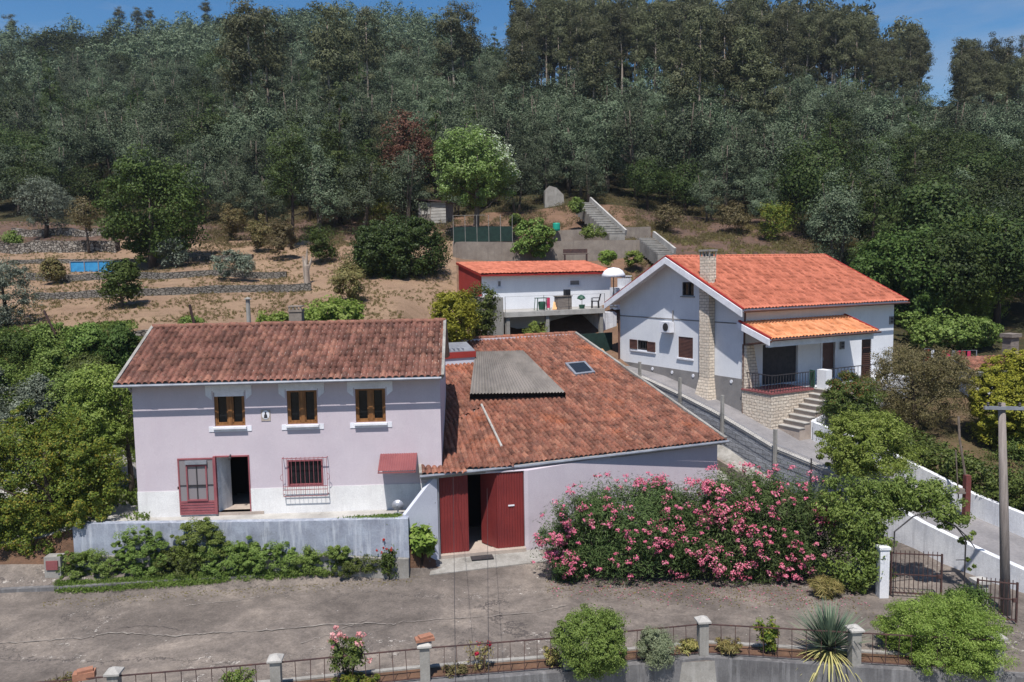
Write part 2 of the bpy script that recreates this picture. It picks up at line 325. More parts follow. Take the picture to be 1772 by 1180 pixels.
M['bank'] = groundmat('bare_earth_bank', (124, 98, 80), (104, 82, 68), (96, 80, 56), fine=4.0)
def drivemat():
    mt, n, b, out = newmat('stained_driveway_concrete'); v = objvec(n)
    t1 = tex(n, 'ShaderNodeTexNoise', v, Scale=0.28, Detail=9.0, Roughness=0.68, Distortion=0.6); t2 = tex(n, 'ShaderNodeTexNoise', v, Scale=14.0, Detail=7.0, Roughness=0.8); t5 = tex(n, 'ShaderNodeTexNoise', v, Scale=1.7, Detail=7.0, Roughness=0.75)
    c = ramp(n, t1.outputs['Fac'], [(0.34, lin((88, 80, 74))), (0.5, lin((108, 99, 92))), (0.66, lin((134, 123, 113)))])
    c = mixc(n, 0.75, c, ramp(n, t5.outputs['Fac'], [(0.34, (0.62, 0.61, 0.6, 1)), (0.66, (1.24, 1.23, 1.22, 1))]), 'MULTIPLY')
    c = mixc(n, 0.7, c, ramp(n, t2.outputs['Fac'], [(0.34, (0.5, 0.5, 0.5, 1)), (0.66, (1.35, 1.35, 1.35, 1))]), 'MULTIPLY')
    # long cracks filled with pale mortar, and scattered chips
    dv = n.nodes.new('ShaderNodeVectorMath'); dv.operation = 'ADD'; t3 = tex(n, 'ShaderNodeTexNoise', v, Scale=0.9, Detail=6.0, Roughness=0.7)
    sc2 = n.nodes.new('ShaderNodeVectorMath'); sc2.operation = 'SCALE'; sc2.inputs['Scale'].default_value = 1.6; n.links.new(t3.outputs['Color'], sc2.inputs[0]); n.links.new(v, dv.inputs[0]); n.links.new(sc2.outputs[0], dv.inputs[1])
    ms = n.nodes.new('ShaderNodeMapping'); ms.inputs['Scale'].default_value = (0.07, 0.25, 1); n.links.new(dv.outputs[0], ms.inputs[0])
    vo = tex(n, 'ShaderNodeTexVoronoi', ms.outputs[0], Scale=1.0); vo.feature = 'DISTANCE_TO_EDGE'
    cf = ramp(n, vo.outputs['Distance'], [(0.003, G1), (0.009, G0)])
    wide = ramp(n, vo.outputs['Distance'], [(0.0, G1), (0.05, G0)])
    spl = ramp(n, tex(n, 'ShaderNodeTexNoise', v, Scale=5.0, Detail=8.0, Roughness=0.85).outputs['Fac'], [(0.55, G0), (0.6, G1)])
    msk = ramp(n, tex(n, 'ShaderNodeTexNoise', v, Scale=0.35, Detail=4.0).outputs['Fac'], [(0.47, G0), (0.54, G1)])
    c = mixc(n, mth(n, 'MULTIPLY', cf, 0.85), c, lin((58, 52, 50)))
    c = mixc(n, mth(n, 'MULTIPLY', mth(n, 'MULTIPLY', wide, spl), mth(n, 'MULTIPLY', msk, 0.9)), c, lin((206, 198, 188)))
    chips = ramp(n, tex(n, 'ShaderNodeTexVoronoi', v, Scale=2.4).outputs['Distance'], [(0.035, G1), (0.07, G0)])
    c = mixc(n, mth(n, 'MULTIPLY', chips, 0.55), c, lin((196, 190, 182)))
    n.links.new(c, b.inputs['Base Color']); b.inputs['Roughness'].default_value = 0.9; addbump(n, b, t2.outputs['Fac'], 0.5, 0.02); return mt
M['drive'] = drivemat()
M['roadc'] = noisy('grey_cobbled_ramp', (134, 130, 130), (116, 113, 114), 0.8, 0.95, 0.5, 9, dirt=(112, 108, 108), stretch=(1, 1, 1), bdist=0.02)
M['tile_old'] = tilemat('aged_brown_clay_tiles', [(114, 77, 67), (134, 91, 79), (101, 70, 62), (148, 103, 87)], lichen=(150, 136, 120), lich=(0.58, 0.7), dark=(58, 42, 38), orange=(160, 92, 68), opos=(0.7, 0.9), pc=0.45)
M['tile_barn'] = tilemat('lichened_red_clay_tiles', [(128, 82, 68), (146, 94, 76), (111, 74, 63), (158, 108, 88)], lichen=(156, 140, 122), lich=(0.57, 0.7), dark=(66, 46, 40), orange=(186, 106, 68), opos=(0.54, 0.74), pc=0.5)
M['tile_new'] = tilemat('bright_red_tiles', [(180, 104, 80), (186, 110, 86), (171, 98, 76)], patch=0.3, rough=0.7, pc=0.15)
M['tile_orange'] = tilemat('bright_orange_tiles', [(204, 132, 88), (212, 142, 100), (194, 122, 78)], patch=0.3, rough=0.6, pc=0.2)
M['rededge'] = noisy('dark_red_verge', (150, 44, 38), None, 3, 0.7, 0.1, 30)
LF = {
 'wattle': leafmat('wattle_foliage', [(44, 55, 38), (67, 79, 58), (92, 102, 80), (126, 132, 110)], vlo=.6, vr=.85, trans=0.15, rough=0.75, spec=0.1),
 'broad': leafmat('broadleaf_foliage', [(34, 44, 22), (54, 66, 32), (78, 86, 46)], vlo=.6, vr=.8, trans=0.25, spec=0.15),
 'broadn': leafmat('leafy_tree_foliage', [(42, 58, 26), (68, 86, 38), (96, 110, 56)], trans=0.25, spec=0.15),
 'pine': leafmat('pine_needles', [(36, 50, 24), (66, 82, 36), (92, 104, 52)], trans=0.15),
 'euc': leafmat('eucalyptus_foliage', [(56, 60, 42), (82, 84, 58), (110, 110, 80)], vlo=.65, vr=.7, trans=0.2, spec=0.15),
 'reddish': leafmat('dry_reddish_foliage', [(74, 48, 40), (104, 66, 52), (92, 76, 52)], trans=0.2),
 'pale': leafmat('pale_tip_foliage', [(76, 100, 40), (112, 134, 62), (156, 168, 120)], trans=0.3),
 'paletip': leafmat('silvery_leaf_undersides', [(150, 162, 128), (190, 198, 172), (206, 210, 190)], trans=0.3),
 'dark': leafmat('dark_evergreen_leaves', [(28, 38, 16), (50, 62, 24), (76, 86, 36)], trans=0.2),
 'lemon': leafmat('citrus_leaves', [(84, 106, 42), (122, 142, 60), (164, 176, 98)], trans=0.4),
 'yellow': leafmat('yellow_green_leaves', [(92, 92, 24), (132, 130, 40), (168, 162, 66)], trans=0.35),
 'vine': leafmat('autumn_tinged_leaves', [(54, 72, 26), (86, 104, 38), (118, 128, 50), (156, 126, 46)], trans=0.35),
 'fern': leafmat('bright_shrub_leaves', [(68, 88, 38), (104, 124, 56), (140, 154, 82)], trans=0.3),
 'olive': leafmat('olive_leaves', [(64, 72, 56), (98, 106, 88), (140, 146, 130)], trans=0.15),
 'dry': leafmat('dry_grassy_shrub', [(94, 84, 52), (124, 110, 70), (92, 100, 50)], trans=0.2),
 'brown': leafmat('brownish_shrub_leaves', [(66, 62, 38), (98, 88, 56), (116, 100, 76)], trans=0.2),
 'redtip': leafmat('red_tipped_leaves', [(60, 70, 32), (98, 66, 38), (140, 46, 44)], trans=0.3),
 'cypress': leafmat('golden_cypress', [(92, 98, 26), (128, 128, 40), (162, 154, 58)], trans=0.2),
 'ole': leafmat('oleander_leaves', [(42, 58, 32), (74, 94, 52), (112, 126, 80)], trans=0.3, spec=0.1, rough=0.7),
 'pinkfl': leafmat('pink_blossom', [(172, 64, 98), (196, 98, 130), (216, 150, 168)], trans=0.3),
 'redfl': leafmat('red_blossom', [(150, 20, 36), (184, 30, 46)], trans=0.3),
 'palefl': leafmat('pale_pink_roses', [(222, 130, 120), (236, 190, 180), (206, 84, 92)], trans=0.3),
 'yucca': leafmat('yucca_blades', [(70, 92, 74), (108, 128, 106), (146, 156, 124)], trans=0.1),
 'yuccadry': leafmat('dry_yucca_blades', [(140, 136, 84), (180, 168, 112)], trans=0.1),
 'lav': leafmat('grey_green_lavender', [(84, 98, 66), (122, 134, 100), (150, 158, 128)], trans=0.2),
 'grass': leafmat('dry_tufts', [(120, 112, 58), (150, 136, 84), (96, 108, 44)], trans=0.2),
 'hedge': leafmat('hedge_leaves', [(46, 60, 26), (78, 92, 40), (112, 122, 60)], trans=0.25),
}
# ================================================================== terrain
def zp(px, py, Y): return float(onY(px, py, Y)[2])
def fenceY(px): return float(np.interp(px, [-900, 150, 445, 716, 975, 1220, 1495, 1752, 2600], [17.4, 19.2, 19.75, 20.4, 20.9, 21.55, 20.85, 20.25, 18.5]))
YK = [50, 60, 70, 80, 100, 125, 155, 190, 230]
# per column: kerb Y, then (Y,z) of five near stations, then picture heights of the ground at the depths YK
COL = {
 -900: (25.0, [(27.6,.8),(28.4,1.3),(31,2.2),(36,5.0),(41,8.2)], [515, 470, 425, 390, 330, 270, 202, 155, 110]),
 -200: (26.0, [(27.6,.8),(28.4,1.3),(31,2.2),(36,5.0),(41,8.2)], [515, 470, 425, 390, 330, 270, 202, 150, 105]),
 0:    (26.3, [(27.6,.8),(28.4,1.3),(31,2.2),(36,5.0),(41,8.3)], [512, 470, 425, 388, 322, 262, 197, 142, 98]),
 125:  (26.45,[(27.95,.6),(28.2,2.0),(31,2.2),(36,5.2),(40,8.2)], [510, 468, 422, 388, 320, 258, 192, 135, 90]),
 235:  (26.7, [(27.9,.6),(28.12,2.04),(31,2.06),(37.3,2.3),(39.3,8.3)], [508, 464, 418, 385, 315, 250, 181, 125, 80]),
 500:  (27.25,[(27.85,.5),(28.1,2.04),(31,2.06),(37.3,2.3),(39.3,8.2)], [505, 462, 418, 385, 310, 240, 168, 100, 55]),
 690:  (27.75, [(27.85,.3),(28.05,2.06),(31,2.06),(37.3,2.3),(40.5,7.8)], [500, 440, 402, 375, 310, 240, 169, 106, 60]),
 740:  (28.1, [(28.4,.1),(29.2,.1),(31,.1),(37.3,.2),(43,6.6)], [512, 446, 400, 372, 310, 240, 169, 106, 60]),
 800:  (28.1, [(28.4,.0),(29.2,.0),(31,.1),(37.3,.2),(43,6.5)], [530, 452, 400, 372, 310, 245, 172, 109, 67]),
 900:  (28.1, [(28.4,.0),(29.2,.0),(31,.1),(37.3,.2),(45.4,5.0)], [590,452,402,362,308,240,172,150,150]),
 1000: (28.1, [(28.4,.0),(29.2,.0),(31,.1),(37.3,.2),(45.8,4.6)], [596,456,402,352,305,232,165,150,160]),
 1150: (28.0, [(28.4,.0),(29.2,.0),(31,.1),(37.3,.6),(46,4.7)], [585,452,405,372,308,235,163,155,170]),
 1250: (27.5, [(28.4,.0),(29.2,.1),(33,.3),(37.3,2.2),(43,3.9)], [590,455,408,375,310,238,163,160,180]),
 1350: (26.8, [(28.4,.0),(30,.1),(33,.6),(37,2.2),(42,3.5)], [590,470,415,382,315,242,165,165,185]),
 1480: (26.0, [(27.4,.0),(29,.1),(32,.5),(37,2.3),(42,3.6)], [585,505,440,395,322,248,175,175,190]),
 1600: (25.6, [(26.6,.0),(28,.1),(31,.9),(36,2.3),(42,3.7)], [580,520,462,412,335,262,200,185,192]),
 1772: (25.2, [(26.2,.0),(27.6,.1),(31,.9),(36,2.3),(42,3.7)], [590,530,472,422,352,278,215,188,180]),
 2700: (22.5, [(24.2,.0),(26,.1),(30,.9),(36,2.3),(42,3.7)], [600,540,480,430,360,285,220,190,180]),
}
PXS = sorted(COL); KN = []
for px in PXS:
    ky, near, far = COL[px]; F_ = fenceY(px)
    kn = [(5.0, -2.3), (F_-.13, -2.3), (F_-.1, -.05), (ky, 0.0)] + near + [(Y, zp(px, py, Y)) for Y, py in zip(YK, far)]
    lz = kn[-1][1]; kn += [(300, lz-14), (520, lz-70)]
    KN.append(kn)
KN = np.array(KN, float)                                    # columns, knots, (Y,z)
TS = np.array([XP(px, 30.0)/30.0 for px in PXS])
def knots_at(t):
    t = float(np.clip(t, TS[0], TS[-1])); j = min(max(int(np.searchsorted(TS, t))-1, 0), len(TS)-2); a = (t-TS[j])/(TS[j+1]-TS[j])
    return KN[j]*(1-a) + KN[j+1]*a
def rough(x, y):
    if y < 40: return 0.0
    a = min((y-40)/40, 1.0)
    return a*(0.35*math.sin(x*.31+y*.17)*math.sin(y*.23-x*.11) + .18*math.sin(x*.9+1.3)*math.sin(y*.7+.4)) + (0.9*a*math.sin(x*.06+.5)*math.sin(y*.05) if y > 90 else 0)
def G(x, y):
    kn = knots_at(x/y); return float(np.interp(y, kn[:, 0], kn[:, 1])) + rough(x, y)
def ground_sheet(name, k0, k1, mat, subs, pxr=(-900, 2700), step=14, kind='structure', dz=0.0):
    tl = np.linspace(XP(pxr[0], 30)/30, XP(pxr[1], 30)/30, max(3, int((pxr[1]-pxr[0])/step)))
    rows = []
    for t in tl:
        kn = knots_at(t); r = []
        for q in range(k0, k1):
            n = subs[q-k0]
            for i in range(n + (1 if q == k1-1 else 0)):
                a = i/n; y = kn[q][0]*(1-a)+kn[q+1][0]*a; z = kn[q][1]*(1-a)+kn[q+1][1]*a; x = t*y
                r.append((x, y, z + rough(x, y) + dz))
        rows.append(r)
    nr = len(rows[0]); vs = [p for r in rows for p in r]
    fs = [(i*nr+j, (i+1)*nr+j, (i+1)*nr+j+1, i*nr+j+1) for i in range(len(rows)-1) for j in range(nr-1)]
    b = MB().add(vs, fs); o = b.build(name, mat, smooth=True); o['kind'] = kind
    return o
ground_sheet('lower_road', 0, 2, M['concrete'], [3, 1])
ground_sheet('driveway', 2, 4, M['drive'], [8, 3])
ground_sheet('planting_bed', 4, 5, M['soil'], [3], (-900, 745))
ground_sheet('yard_paving', 4, 6, M['drive'], [3, 3], (745, 2700))
ground_sheet('house_ledge', 5, 7, M['concrete_light'], [3, 6], (-900, 745))
ground_sheet('weedy_slope', 7, 8, M['slopeground'], [10], (-900, 745))
ground_sheet('side_yard', 6, 8, M['concrete'], [4, 8], (745, 1352))
ground_sheet('garden_ground', 6, 8, M['garden'], [4, 8], (1352, 2700))
ground_sheet('dry_field', 8, 11, M['field'], [8, 12, 12], (-900, 790))
ground_sheet('earth_bank', 8, 12, M['bank'], [6, 8, 8, 8], (790, 1100))
ground_sheet('brush_slope', 8, 12, M['brush'], [6, 8, 8, 8], (1100, 1420))
ground_sheet('wooded_slope', 8, 12, M['forestfloor'], [6, 8, 8, 8], (1420, 2700))
ground_sheet('forest_edge_ground', 11, 12, M['brush'], [8], (-900, 790))
ground_sheet('forested_hill', 12, 19, M['forestfloor'], [8, 10, 10, 8, 6, 4, 3], step=22)
def boxuv(o):
    me = o.data; uvl = me.uv_layers.new(name='UVMap'); org = o['org'] if 'org' in o else (0, 0, 0)
    for p in me.polygons:
        n = p.normal
        if abs(n.z) > 0.9: t = Vector((1, 0, 0)); b2 = Vector((0, 1, 0))
        else: t = Vector((-n.y, n.x, 0)).normalized(); b2 = Vector((0, 0, 1))
        for li in p.loop_indices:
            q = me.vertices[me.loops[li].vertex_index].co + Vector(org); uvl.data[li].uv = (q.dot(t), q.dot(b2))
    return o
# kerb of the planting bed
b = MB(); ks = [(-60, 1036), (0, 1035), (150, 1028), (300, 1018), (450, 1010), (580, 1001), (690, 990), (745, 984)]
kp = [onz(x, y, 0.0) for x, y in ks]
for p, q in zip(kp[:-1], kp[1:]):
    p, q = p[:2], q[:2]; d = (q-p)/np.linalg.norm(q-p); n = np.array([-d[1], d[0]])
    b.slab([p, q, q+n*.2, p+n*.2], -.05, .3)
tag(b.build('kerb', M['concrete_dark']), kind='structure')
# ================================================================== roof tiles as geometry
def tile_roof(name, mat, P0, ux, vx, ulen, vlen, parent, inside=None, pu=.22, pv=.38, amp=.034, step=.03, ns=8, u0=0.0, v0=0.0, jit=.008, uvoff=(0, 0)):
    P0 = np.array(P0, float); ux = np.array(ux, float); ux /= np.linalg.norm(ux); vx = np.array(vx, float); vx /= np.linalg.norm(vx); nn = np.cross(ux, vx); nn = nn if nn[2] > 0 else -nn
    nc = int(round(ulen/pu)); nrow = int(math.ceil(vlen/pv)); rng = np.random.RandomState(len(name)+nc)
    us = np.arange(nc*ns+1)/ns*pu + u0; ph = np.arange(nc*ns+1)/ns
    prof = amp*(np.abs(np.sin(ph*PI))**0.75)*2 - amp
    V = []; U = []
    jt = rng.uniform(-jit, jit, (nrow, nc)); idx = np.minimum((ph).astype(int), nc-1)
    for r in range(nrow):
        for e in (0, 1):
            v = v0 + min((r+e)*pv, vlen); h = prof + (step if e == 0 else 0) + jt[r][idx]*(1 if e == 0 else .4)
            dv = rng.uniform(-.02, .02, nc)[idx]*(1 if e == 0 else 0)
            V.append(P0 + us[:, None]*ux + (v+dv)[:, None]*vx + h[:, None]*nn)
            U.append(np.stack([ph+uvoff[0], np.full_like(ph, r+uvoff[1]+(0.01 if e == 0 else .99))], 1))
    V = np.array(V); U = np.array(U); nl, nu = V.shape[:2]
    i, j = np.meshgrid(np.arange(nl-1), np.arange(nu-1), indexing='ij'); i = i.ravel(); j = j.ravel()
    if inside is not None:
        cu = u0 + (j+.5)/ns*pu; cv = v0 + (i//2 + np.where(i % 2 == 0, .5, 1.0))*pv
        ok = np.array([inside(a, c) for a, c in zip(cu, cv)]); i = i[ok]; j = j[ok]
    F = np.stack([i*nu+j, i*nu+j+1, (i+1)*nu+j+1, (i+1)*nu+j], 1)
    o = npmesh(name, V.reshape(-1, 3), F, mat, parent, uv=U.reshape(-1, 2)); return o
def npmesh(name, V, F, mat, parent=None, uv=None, smooth=False, origin=None):
    o0 = np.array(parent['org']) if (parent is not None and 'org' in parent) else (np.array(parent.location) if parent is not None else np.array(origin if origin is not None else (0, 0, 0)))
    V = (np.asarray(V, float) - o0).astype(np.float32); F = np.asarray(F, np.int32); k_ = F.shape[1]
    me = bpy.data.meshes.new(name); me.vertices.add(len(V)); me.vertices.foreach_set('co', V.ravel())
    me.loops.add(F.size); me.loops.foreach_set('vertex_index', F.ravel()); me.polygons.add(len(F))
    me.polygons.foreach_set('loop_start', np.arange(0, F.size, k_, dtype=np.int32))
    if uv is not None:
        l = me.uv_layers.new(name='UVMap'); l.data.foreach_set('uv', np.asarray(uv, np.float32)[F.ravel()].ravel())
    me.update(calc_edges=True); me.validate()
    if smooth: me.polygons.foreach_set('use_smooth', [True]*len(me.polygons))
    me.materials.append(mat)
    o = bpy.data.objects.new(name, me); C.objects.link(o); o['org'] = list(map(float, o0))
    if parent is not None: o.parent = parent
    elif origin is not None: o.location = origin
    return o
def ridge_caps(name, mat, p, q, parent, r=.13, L=.42):
    p, q = Vector(p), Vector(q); d = (q-p); n = max(1, int(d.length/L)); d /= n; b = MB(); rr = random.Random(3)
    for i in range(n):
        a = p + d*i; c = p + d*(i+1.08); o_ = Vector((0, 0, rr.uniform(-.01, .015)))
        b.tube([a+o_, c+o_], [r*1.08, r*.9], 10)
    return b.build(name, mat, parent, smooth=True)
def gutter(mb, pts, r=.07):
    mb.tube(pts, r, 8)
# ================================================================== LILAC HOUSE (left)
HF = Fr(-13.9, 28.79, .049); HW, HB = 11.2, 6.34; HZ, HE, HR = 2.06, 7.02, 8.76
house = empty('lilac_house', HF.P(0, 0, HZ), 'two storey lilac house with brown clay tile roof, brown windows and open pink metal door', 'house')
# openings on the front, read off by sight lines
def rect(F, x0, y0, x1, y1, v=0):
    a = F.hit(x0, y0, v); c = F.hit(x1, y1, v); return [min(a[0], c[0]), max(a[0], c[0]), min(a[1], c[1]), max(a[1], c[1])]
w1 = rect(HF, 369, 677, 425, 736); w2 = rect(HF, 495.5, 676, 550, 733); w3 = rect(HF, 614, 672, 668, 730)
for q in (w1, w2, w3): q[2] = w2[2]; q[3] = w2[3]
dr = rect(HF, 372, 791, 434, 893); dr[2] = HZ+.1; gw = rect(HF, 497, 796, 560, 839)
wall = MB(); wallgrid(wall, HF, 0, HW, 0, .28, HZ-.6, HE, [w1, w2, w3, dr, gw])
wallgrid(wall, HF, 0, .28, .281, HB, HZ-.6, HE, []); wallgrid(wall, HF, HW-.28, HW, .281, HB, HZ-.6, HE, []); wallgrid(wall, HF, .28, HW-.28, HB-.28, HB, HZ-.6, HE, [])
for u in (0, HW-.28): wall.prism(Fr(*HF.P(u, 0)[:2], HF.a+PI/2), [(0.0, HE), (HB, HE), (HB/2, HR-.14)], -.28, 0)
wall.build('wall', M['lilac'], house)
pz = 3.02
b = MB(); wallgrid(b, HF, -.015, HW+.0, -.018, -.001, HZ-.6, pz, [dr, [gw[0], gw[1], gw[2], gw[3]]]); b.box(HF, -.018, -.001, -.018, HB, HZ-.6, pz)
tag(b.build('plinth', M['plinth_white'], house), 'flaking white painted plinth band')
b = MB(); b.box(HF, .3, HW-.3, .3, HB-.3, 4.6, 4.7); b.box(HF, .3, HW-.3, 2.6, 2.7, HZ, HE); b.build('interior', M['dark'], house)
b = MB(); b.box(HF, dr[0]+.02, dr[1]+.5, -.05, 2.5, HZ-.02, HZ+.1); tag(b.build('doorstep', M['cream'], house), 'pale stone doorstep')
# windows
for i, q in enumerate((w1, w2, w3)):
    u0, u1, z0, z1 = q; fr = MB(); t = .07
    for a in ((u0, u0+t, z0, z1), (u1-t, u1, z0, z1), (u0+t, u1-t, z0, z0+t), (u0+t, u1-t, z1-t, z1)): fr.box(HF, a[0], a[1], .06, .14, a[2], a[3])
    um = (u0+u1)/2; fr.box(HF, um-.075, um+.075, .05, .13, z0+t, z1-t)
    for s in (u0+t, um+.075): fr.box(HF, s, s+.05, .08, .12, z0+t, z1-t)
    for s in (um-.125, u1-t-.05): fr.box(HF, s, s+.05, .08, .12, z0+t, z1-t)
    fr.box(HF, u0+t, um-.075, .08, .12, z0+t, z0+t+.06); fr.box(HF, um+.075, u1-t, .08, .12, z0+t, z0+t+.06)
    wo_ = fr.build('window', M['wood'], house)
    MB().box(HF, u0+t, u1-t, .15, .16, z0+t, z1-t).build('pane', M['glass'], wo_)
    s = MB(); s.box(HF, u0-.05, u1+.05, -.14, .05, z0-.09, z0-.02); s.box(HF, u0-.22, u1+.22, -.022, -.001, z0-.2, z0-.09); s.box(HF, u0-.22, u0-.06, -.022, -.001, z0-.09, z0-.0); s.box(HF, u1+.06, u1+.22, -.022, -.001, z0-.09, z0-.0); s.build('sill', M['trim'], wo_)
    l = MB(); l.box(HF, u0-.28, u1+.28, -.03, -.001, z1+.06, z1+.27); l.box(HF, u0-.02, u1+.02, -.028, -.001, z1-.0, z1+.06)
    for a, c in ((u0-.28, u0-.06), (u1+.06, u1+.28)): l.box(HF, a, c, -.028, -.001, z1-.1, z1+.06)
    l.prism(HF, [(u0-.28, z1-.1), (u0-.06, z1-.28), (u0-.06, z1-.1)], -.028, -.001); l.prism(HF, [(u1+.06, z1-.28), (u1+.28, z1-.1), (u1+.06, z1-.1)], -.028, -.001)
    l.build('lintel', M['trim'], wo_)
    if i == 0: tag(wo_, 'brown window with its roller shutter box pulled slightly down'); MB().box(HF, u0+.02, u1-.02, .02, .055, z1-.16, z1-.005).build('roller_shutter', M['trim'], wo_)
# front door leaf folded open against the wall at left, inner leaf inside
d0 = rect(HF, 307, 796, 368, 893, -.06); du0, du1 = d0[0], dr[0]-.02; dz0, dz1 = HZ+.06, dr[3]
fr = MB(); t = .055
for a in ((du0, du0+t, dz0, dz1), (du1-t, du1, dz0, dz1), (du0+t, du1-t, dz0, dz0+t), (du0+t, du1-t, dz1-t, dz1), (du0+t, du1-t, dz0+.46, dz0+.52)): fr.box(HF, a[0], a[1], -.09, -.04, a[2], a[3])
for kk in range(4): fr.box(HF, du0+t, du1-t, -.085, -.05, dz0+t+.01+kk*.1, dz0+t+.085+kk*.1)
cu0, cu1 = du0+.3, du1-.27
for a in ((cu0, cu0+.05, dz0+.52, dz1-.25), (cu1-.05, cu1, dz0+.52, dz1-.25), (cu0+.05, cu1-.05, dz1-.3, dz1-.25), (cu0+.05, cu1-.05, dz0+.52, dz0+.58)): fr.box(HF, a[0], a[1], -.12, -.05, a[2], a[3])
dl = fr.build('door', M['pinkmetal'], house); tag(dl, 'faded pink metal door leaf with glass, folded open against the wall')
MB().box(HF, du0+t, du1-t, -.07, -.06, dz0+.52, dz1-t).build('pane', M['greyglass'], dl)
b = MB(); um = (cu0+cu1)/2; b.box(HF, um-.015, um+.015, -.105, -.075, dz0+.58, dz1-.3); b.box(HF, cu0+.05, cu1-.05, -.105, -.075, (dz0+dz1)/2-.0, (dz0+dz1)/2+.03); b.box(HF, du0+t, du1-t, -.1, -.072, (dz0+dz1)/2+.05, (dz0+dz1)/2+.065); b.build('glazing_bar', M['iron'], dl)
MB().box(HF, cu0-.01, cu1+.02, -.16, -.092, dz1-.22, dz1-.08).build('roller_blind', M['galv'], dl)
MB().box(HF, du0-.03, du0+.0, -.12, -.08, dz0+.98, dz0+1.08).build('handle', M['rust'], dl)
DF = Fr(*HF.P(dr[0]+.05, .02)[:2], HF.a+math.radians(72))
b = MB(); b.box(DF, .0, .82, 0, .05, dz0, dz1-.03); tag(b.build('inner_door', M['white_dirty'], house), 'pale inner door swung inwards')
b = MB(); b.box(HF, dr[0]-.05, dr[0]+.04, -.13, .1, dz0, dr[3]+.05); b.box(HF, dr[1], dr[1]+.045, -.03, .1, dz0, dr[3]+.05); b.box(HF, dr[0]+.04, dr[1], -.05, .1, dr[3], dr[3]+.05); b.build('door_frame', M['pinkmetal'], house)
# barred window
b = MB(); u0, u1, z0, z1 = gw; t = .06
for a in ((u0, u0+t, z0, z1), (u1-t, u1, z0, z1), (u0+t, u1-t, z0, z0+t), (u0+t, u1-t, z1-t, z1)): b.box(HF, a[0], a[1], -.02, .08, a[2], a[3])
gwo = b.build('window', M['pinkmetal'], house); tag(gwo, 'small dark window behind a bulging wrought iron grille')
MB().box(HF, u0+t, u1-t, .07, .08, z0+t, z1-t).build('pane', M['glass'], gwo)
b = MB(); g0, g1, h0, h1 = u0-.14, u1+.18, z0-.34, z1+.1
for z in (h1, z0+.02, z0-.1, h0): b.beam(HF.P(g0, -.2, z), HF.P(g1, -.2, z), .022, .022)
for i in range(11):
    u = g0+(g1-g0)*i/10; b.tube([HF.P(u, -.03, h1), HF.P(u, -.2, h1), HF.P(u, -.2, z0+.1), HF.P(u, -.24, h0+.08), HF.P(u, -.2, h0)], .009, 5)
for u in (g0, g1): b.beam(HF.P(u, -.2, h1), HF.P(u, 0, h1), .02, .02); b.beam(HF.P(u, -.2, h0+.04), HF.P(u, 0, h0+.04), .02, .02); b.tube([HF.P(u+(.09*math.cos(a) if u > g0 else -.09*math.cos(a)), -.2, (h0+h1)/2+.12*math.sin(a)) for a in np.linspace(-1.6, 1.6, 9)], .009, 5)
b.build('grille', M['pinkmetal'], gwo)
# plaque and lamp
pu, pzz = HF.hit(460, 718.5); b = MB(); b.box(HF, pu-.17, pu+.17, -.02, -.001, pzz-.21, pzz+.21)
pq = b.build('plaque', M['cream'], house)
b = MB(); b.prism(HF, [(pu+.135*math.cos(a), pzz+.02+.165*math.sin(a)) for a in np.linspace(0, 2*PI, 24)[:-1]], -.03, -.021); ov = b.build('oval_medallion', M['trim'], pq)
b = MB(); b.prism(HF, [(pu+.03*math.cos(a), pzz+.1+.035*math.sin(a)) for a in np.linspace(0, 2*PI, 12)[:-1]], -.037, -.031); b.prism(HF, [(pu-.07, pzz-.1), (pu+.07, pzz-.1), (pu+.05, pzz+.02), (pu+.02, pzz+.062), (pu-.02, pzz+.062), (pu-.05, pzz+.02)], -.037, -.031); b.build('relief', M['iron'], pq)
lu, lz = HF.hit(399.5, 788); b = MB(); b.tube([HF.P(lu, 0, lz+.02), HF.P(lu, -.1, lz+.05), HF.P(lu, -.16, lz)], .015, 6); b.lathe(HF.P(lu, -.16, lz-.11), [(.05, 0), (.06, .05), (.03, .11)], 8); b.build('wall_lamp', M['iron'], house)
# roof
RO, RL, RR_ = .45, .353, HW+.14
sl = (HR-HE)/(HB/2+.35)
Pz = lambda v: HE + .08 + sl*(v+RO) if v < HB/2 else HE + .08 + sl*(HB-v+RO)
rdk = MB()
rdk.prism(Fr(*HF.P(-RL, 0)[:2], HF.a+PI/2), [(-RO, Pz(-RO)-.1), (-RO, Pz(-RO)-.03), (HB/2, Pz(HB/2-.001)-.03), (HB+RO, Pz(HB+RO)-.03), (HB+RO, Pz(HB+RO)-.1), (HB/2, Pz(HB/2-.001)-.12)], -(RR_+RL), 0)
roof = rdk.build('roof', M['concrete_light'], house)
n_ = math.hypot(HB/2+RO, sl*(HB/2+RO))
vv = Vector(HF.P(0, 1, sl)) - Vector(HF.P(0, 0, 0)); uu = Vector(HF.P(1, 0, 0)) - Vector(HF.P(0, 0, 0))
tile_roof('front_tiles', M['tile_old'], HF.P(-RL, -RO-.04, Pz(-RO)+.0), uu, vv, RR_+RL, n_+.03, roof, pu=.235, pv=.4, amp=.055)
vb = Vector(HF.P(0, -1, sl)) - Vector(HF.P(0, 0, 0))
tile_roof('back_tiles', M['tile_old'], HF.P(-RL, HB+RO+.04, Pz(HB+RO)), uu, vb, RR_+RL, n_+.03, roof, pu=.235, pv=.4, amp=.055)
ridge_caps('ridge', M['tile_old'], HF.P(-RL, HB/2, Pz(HB/2-.001)+.02), HF.P(RR_, HB/2, Pz(HB/2-.001)+.02), roof, .12)
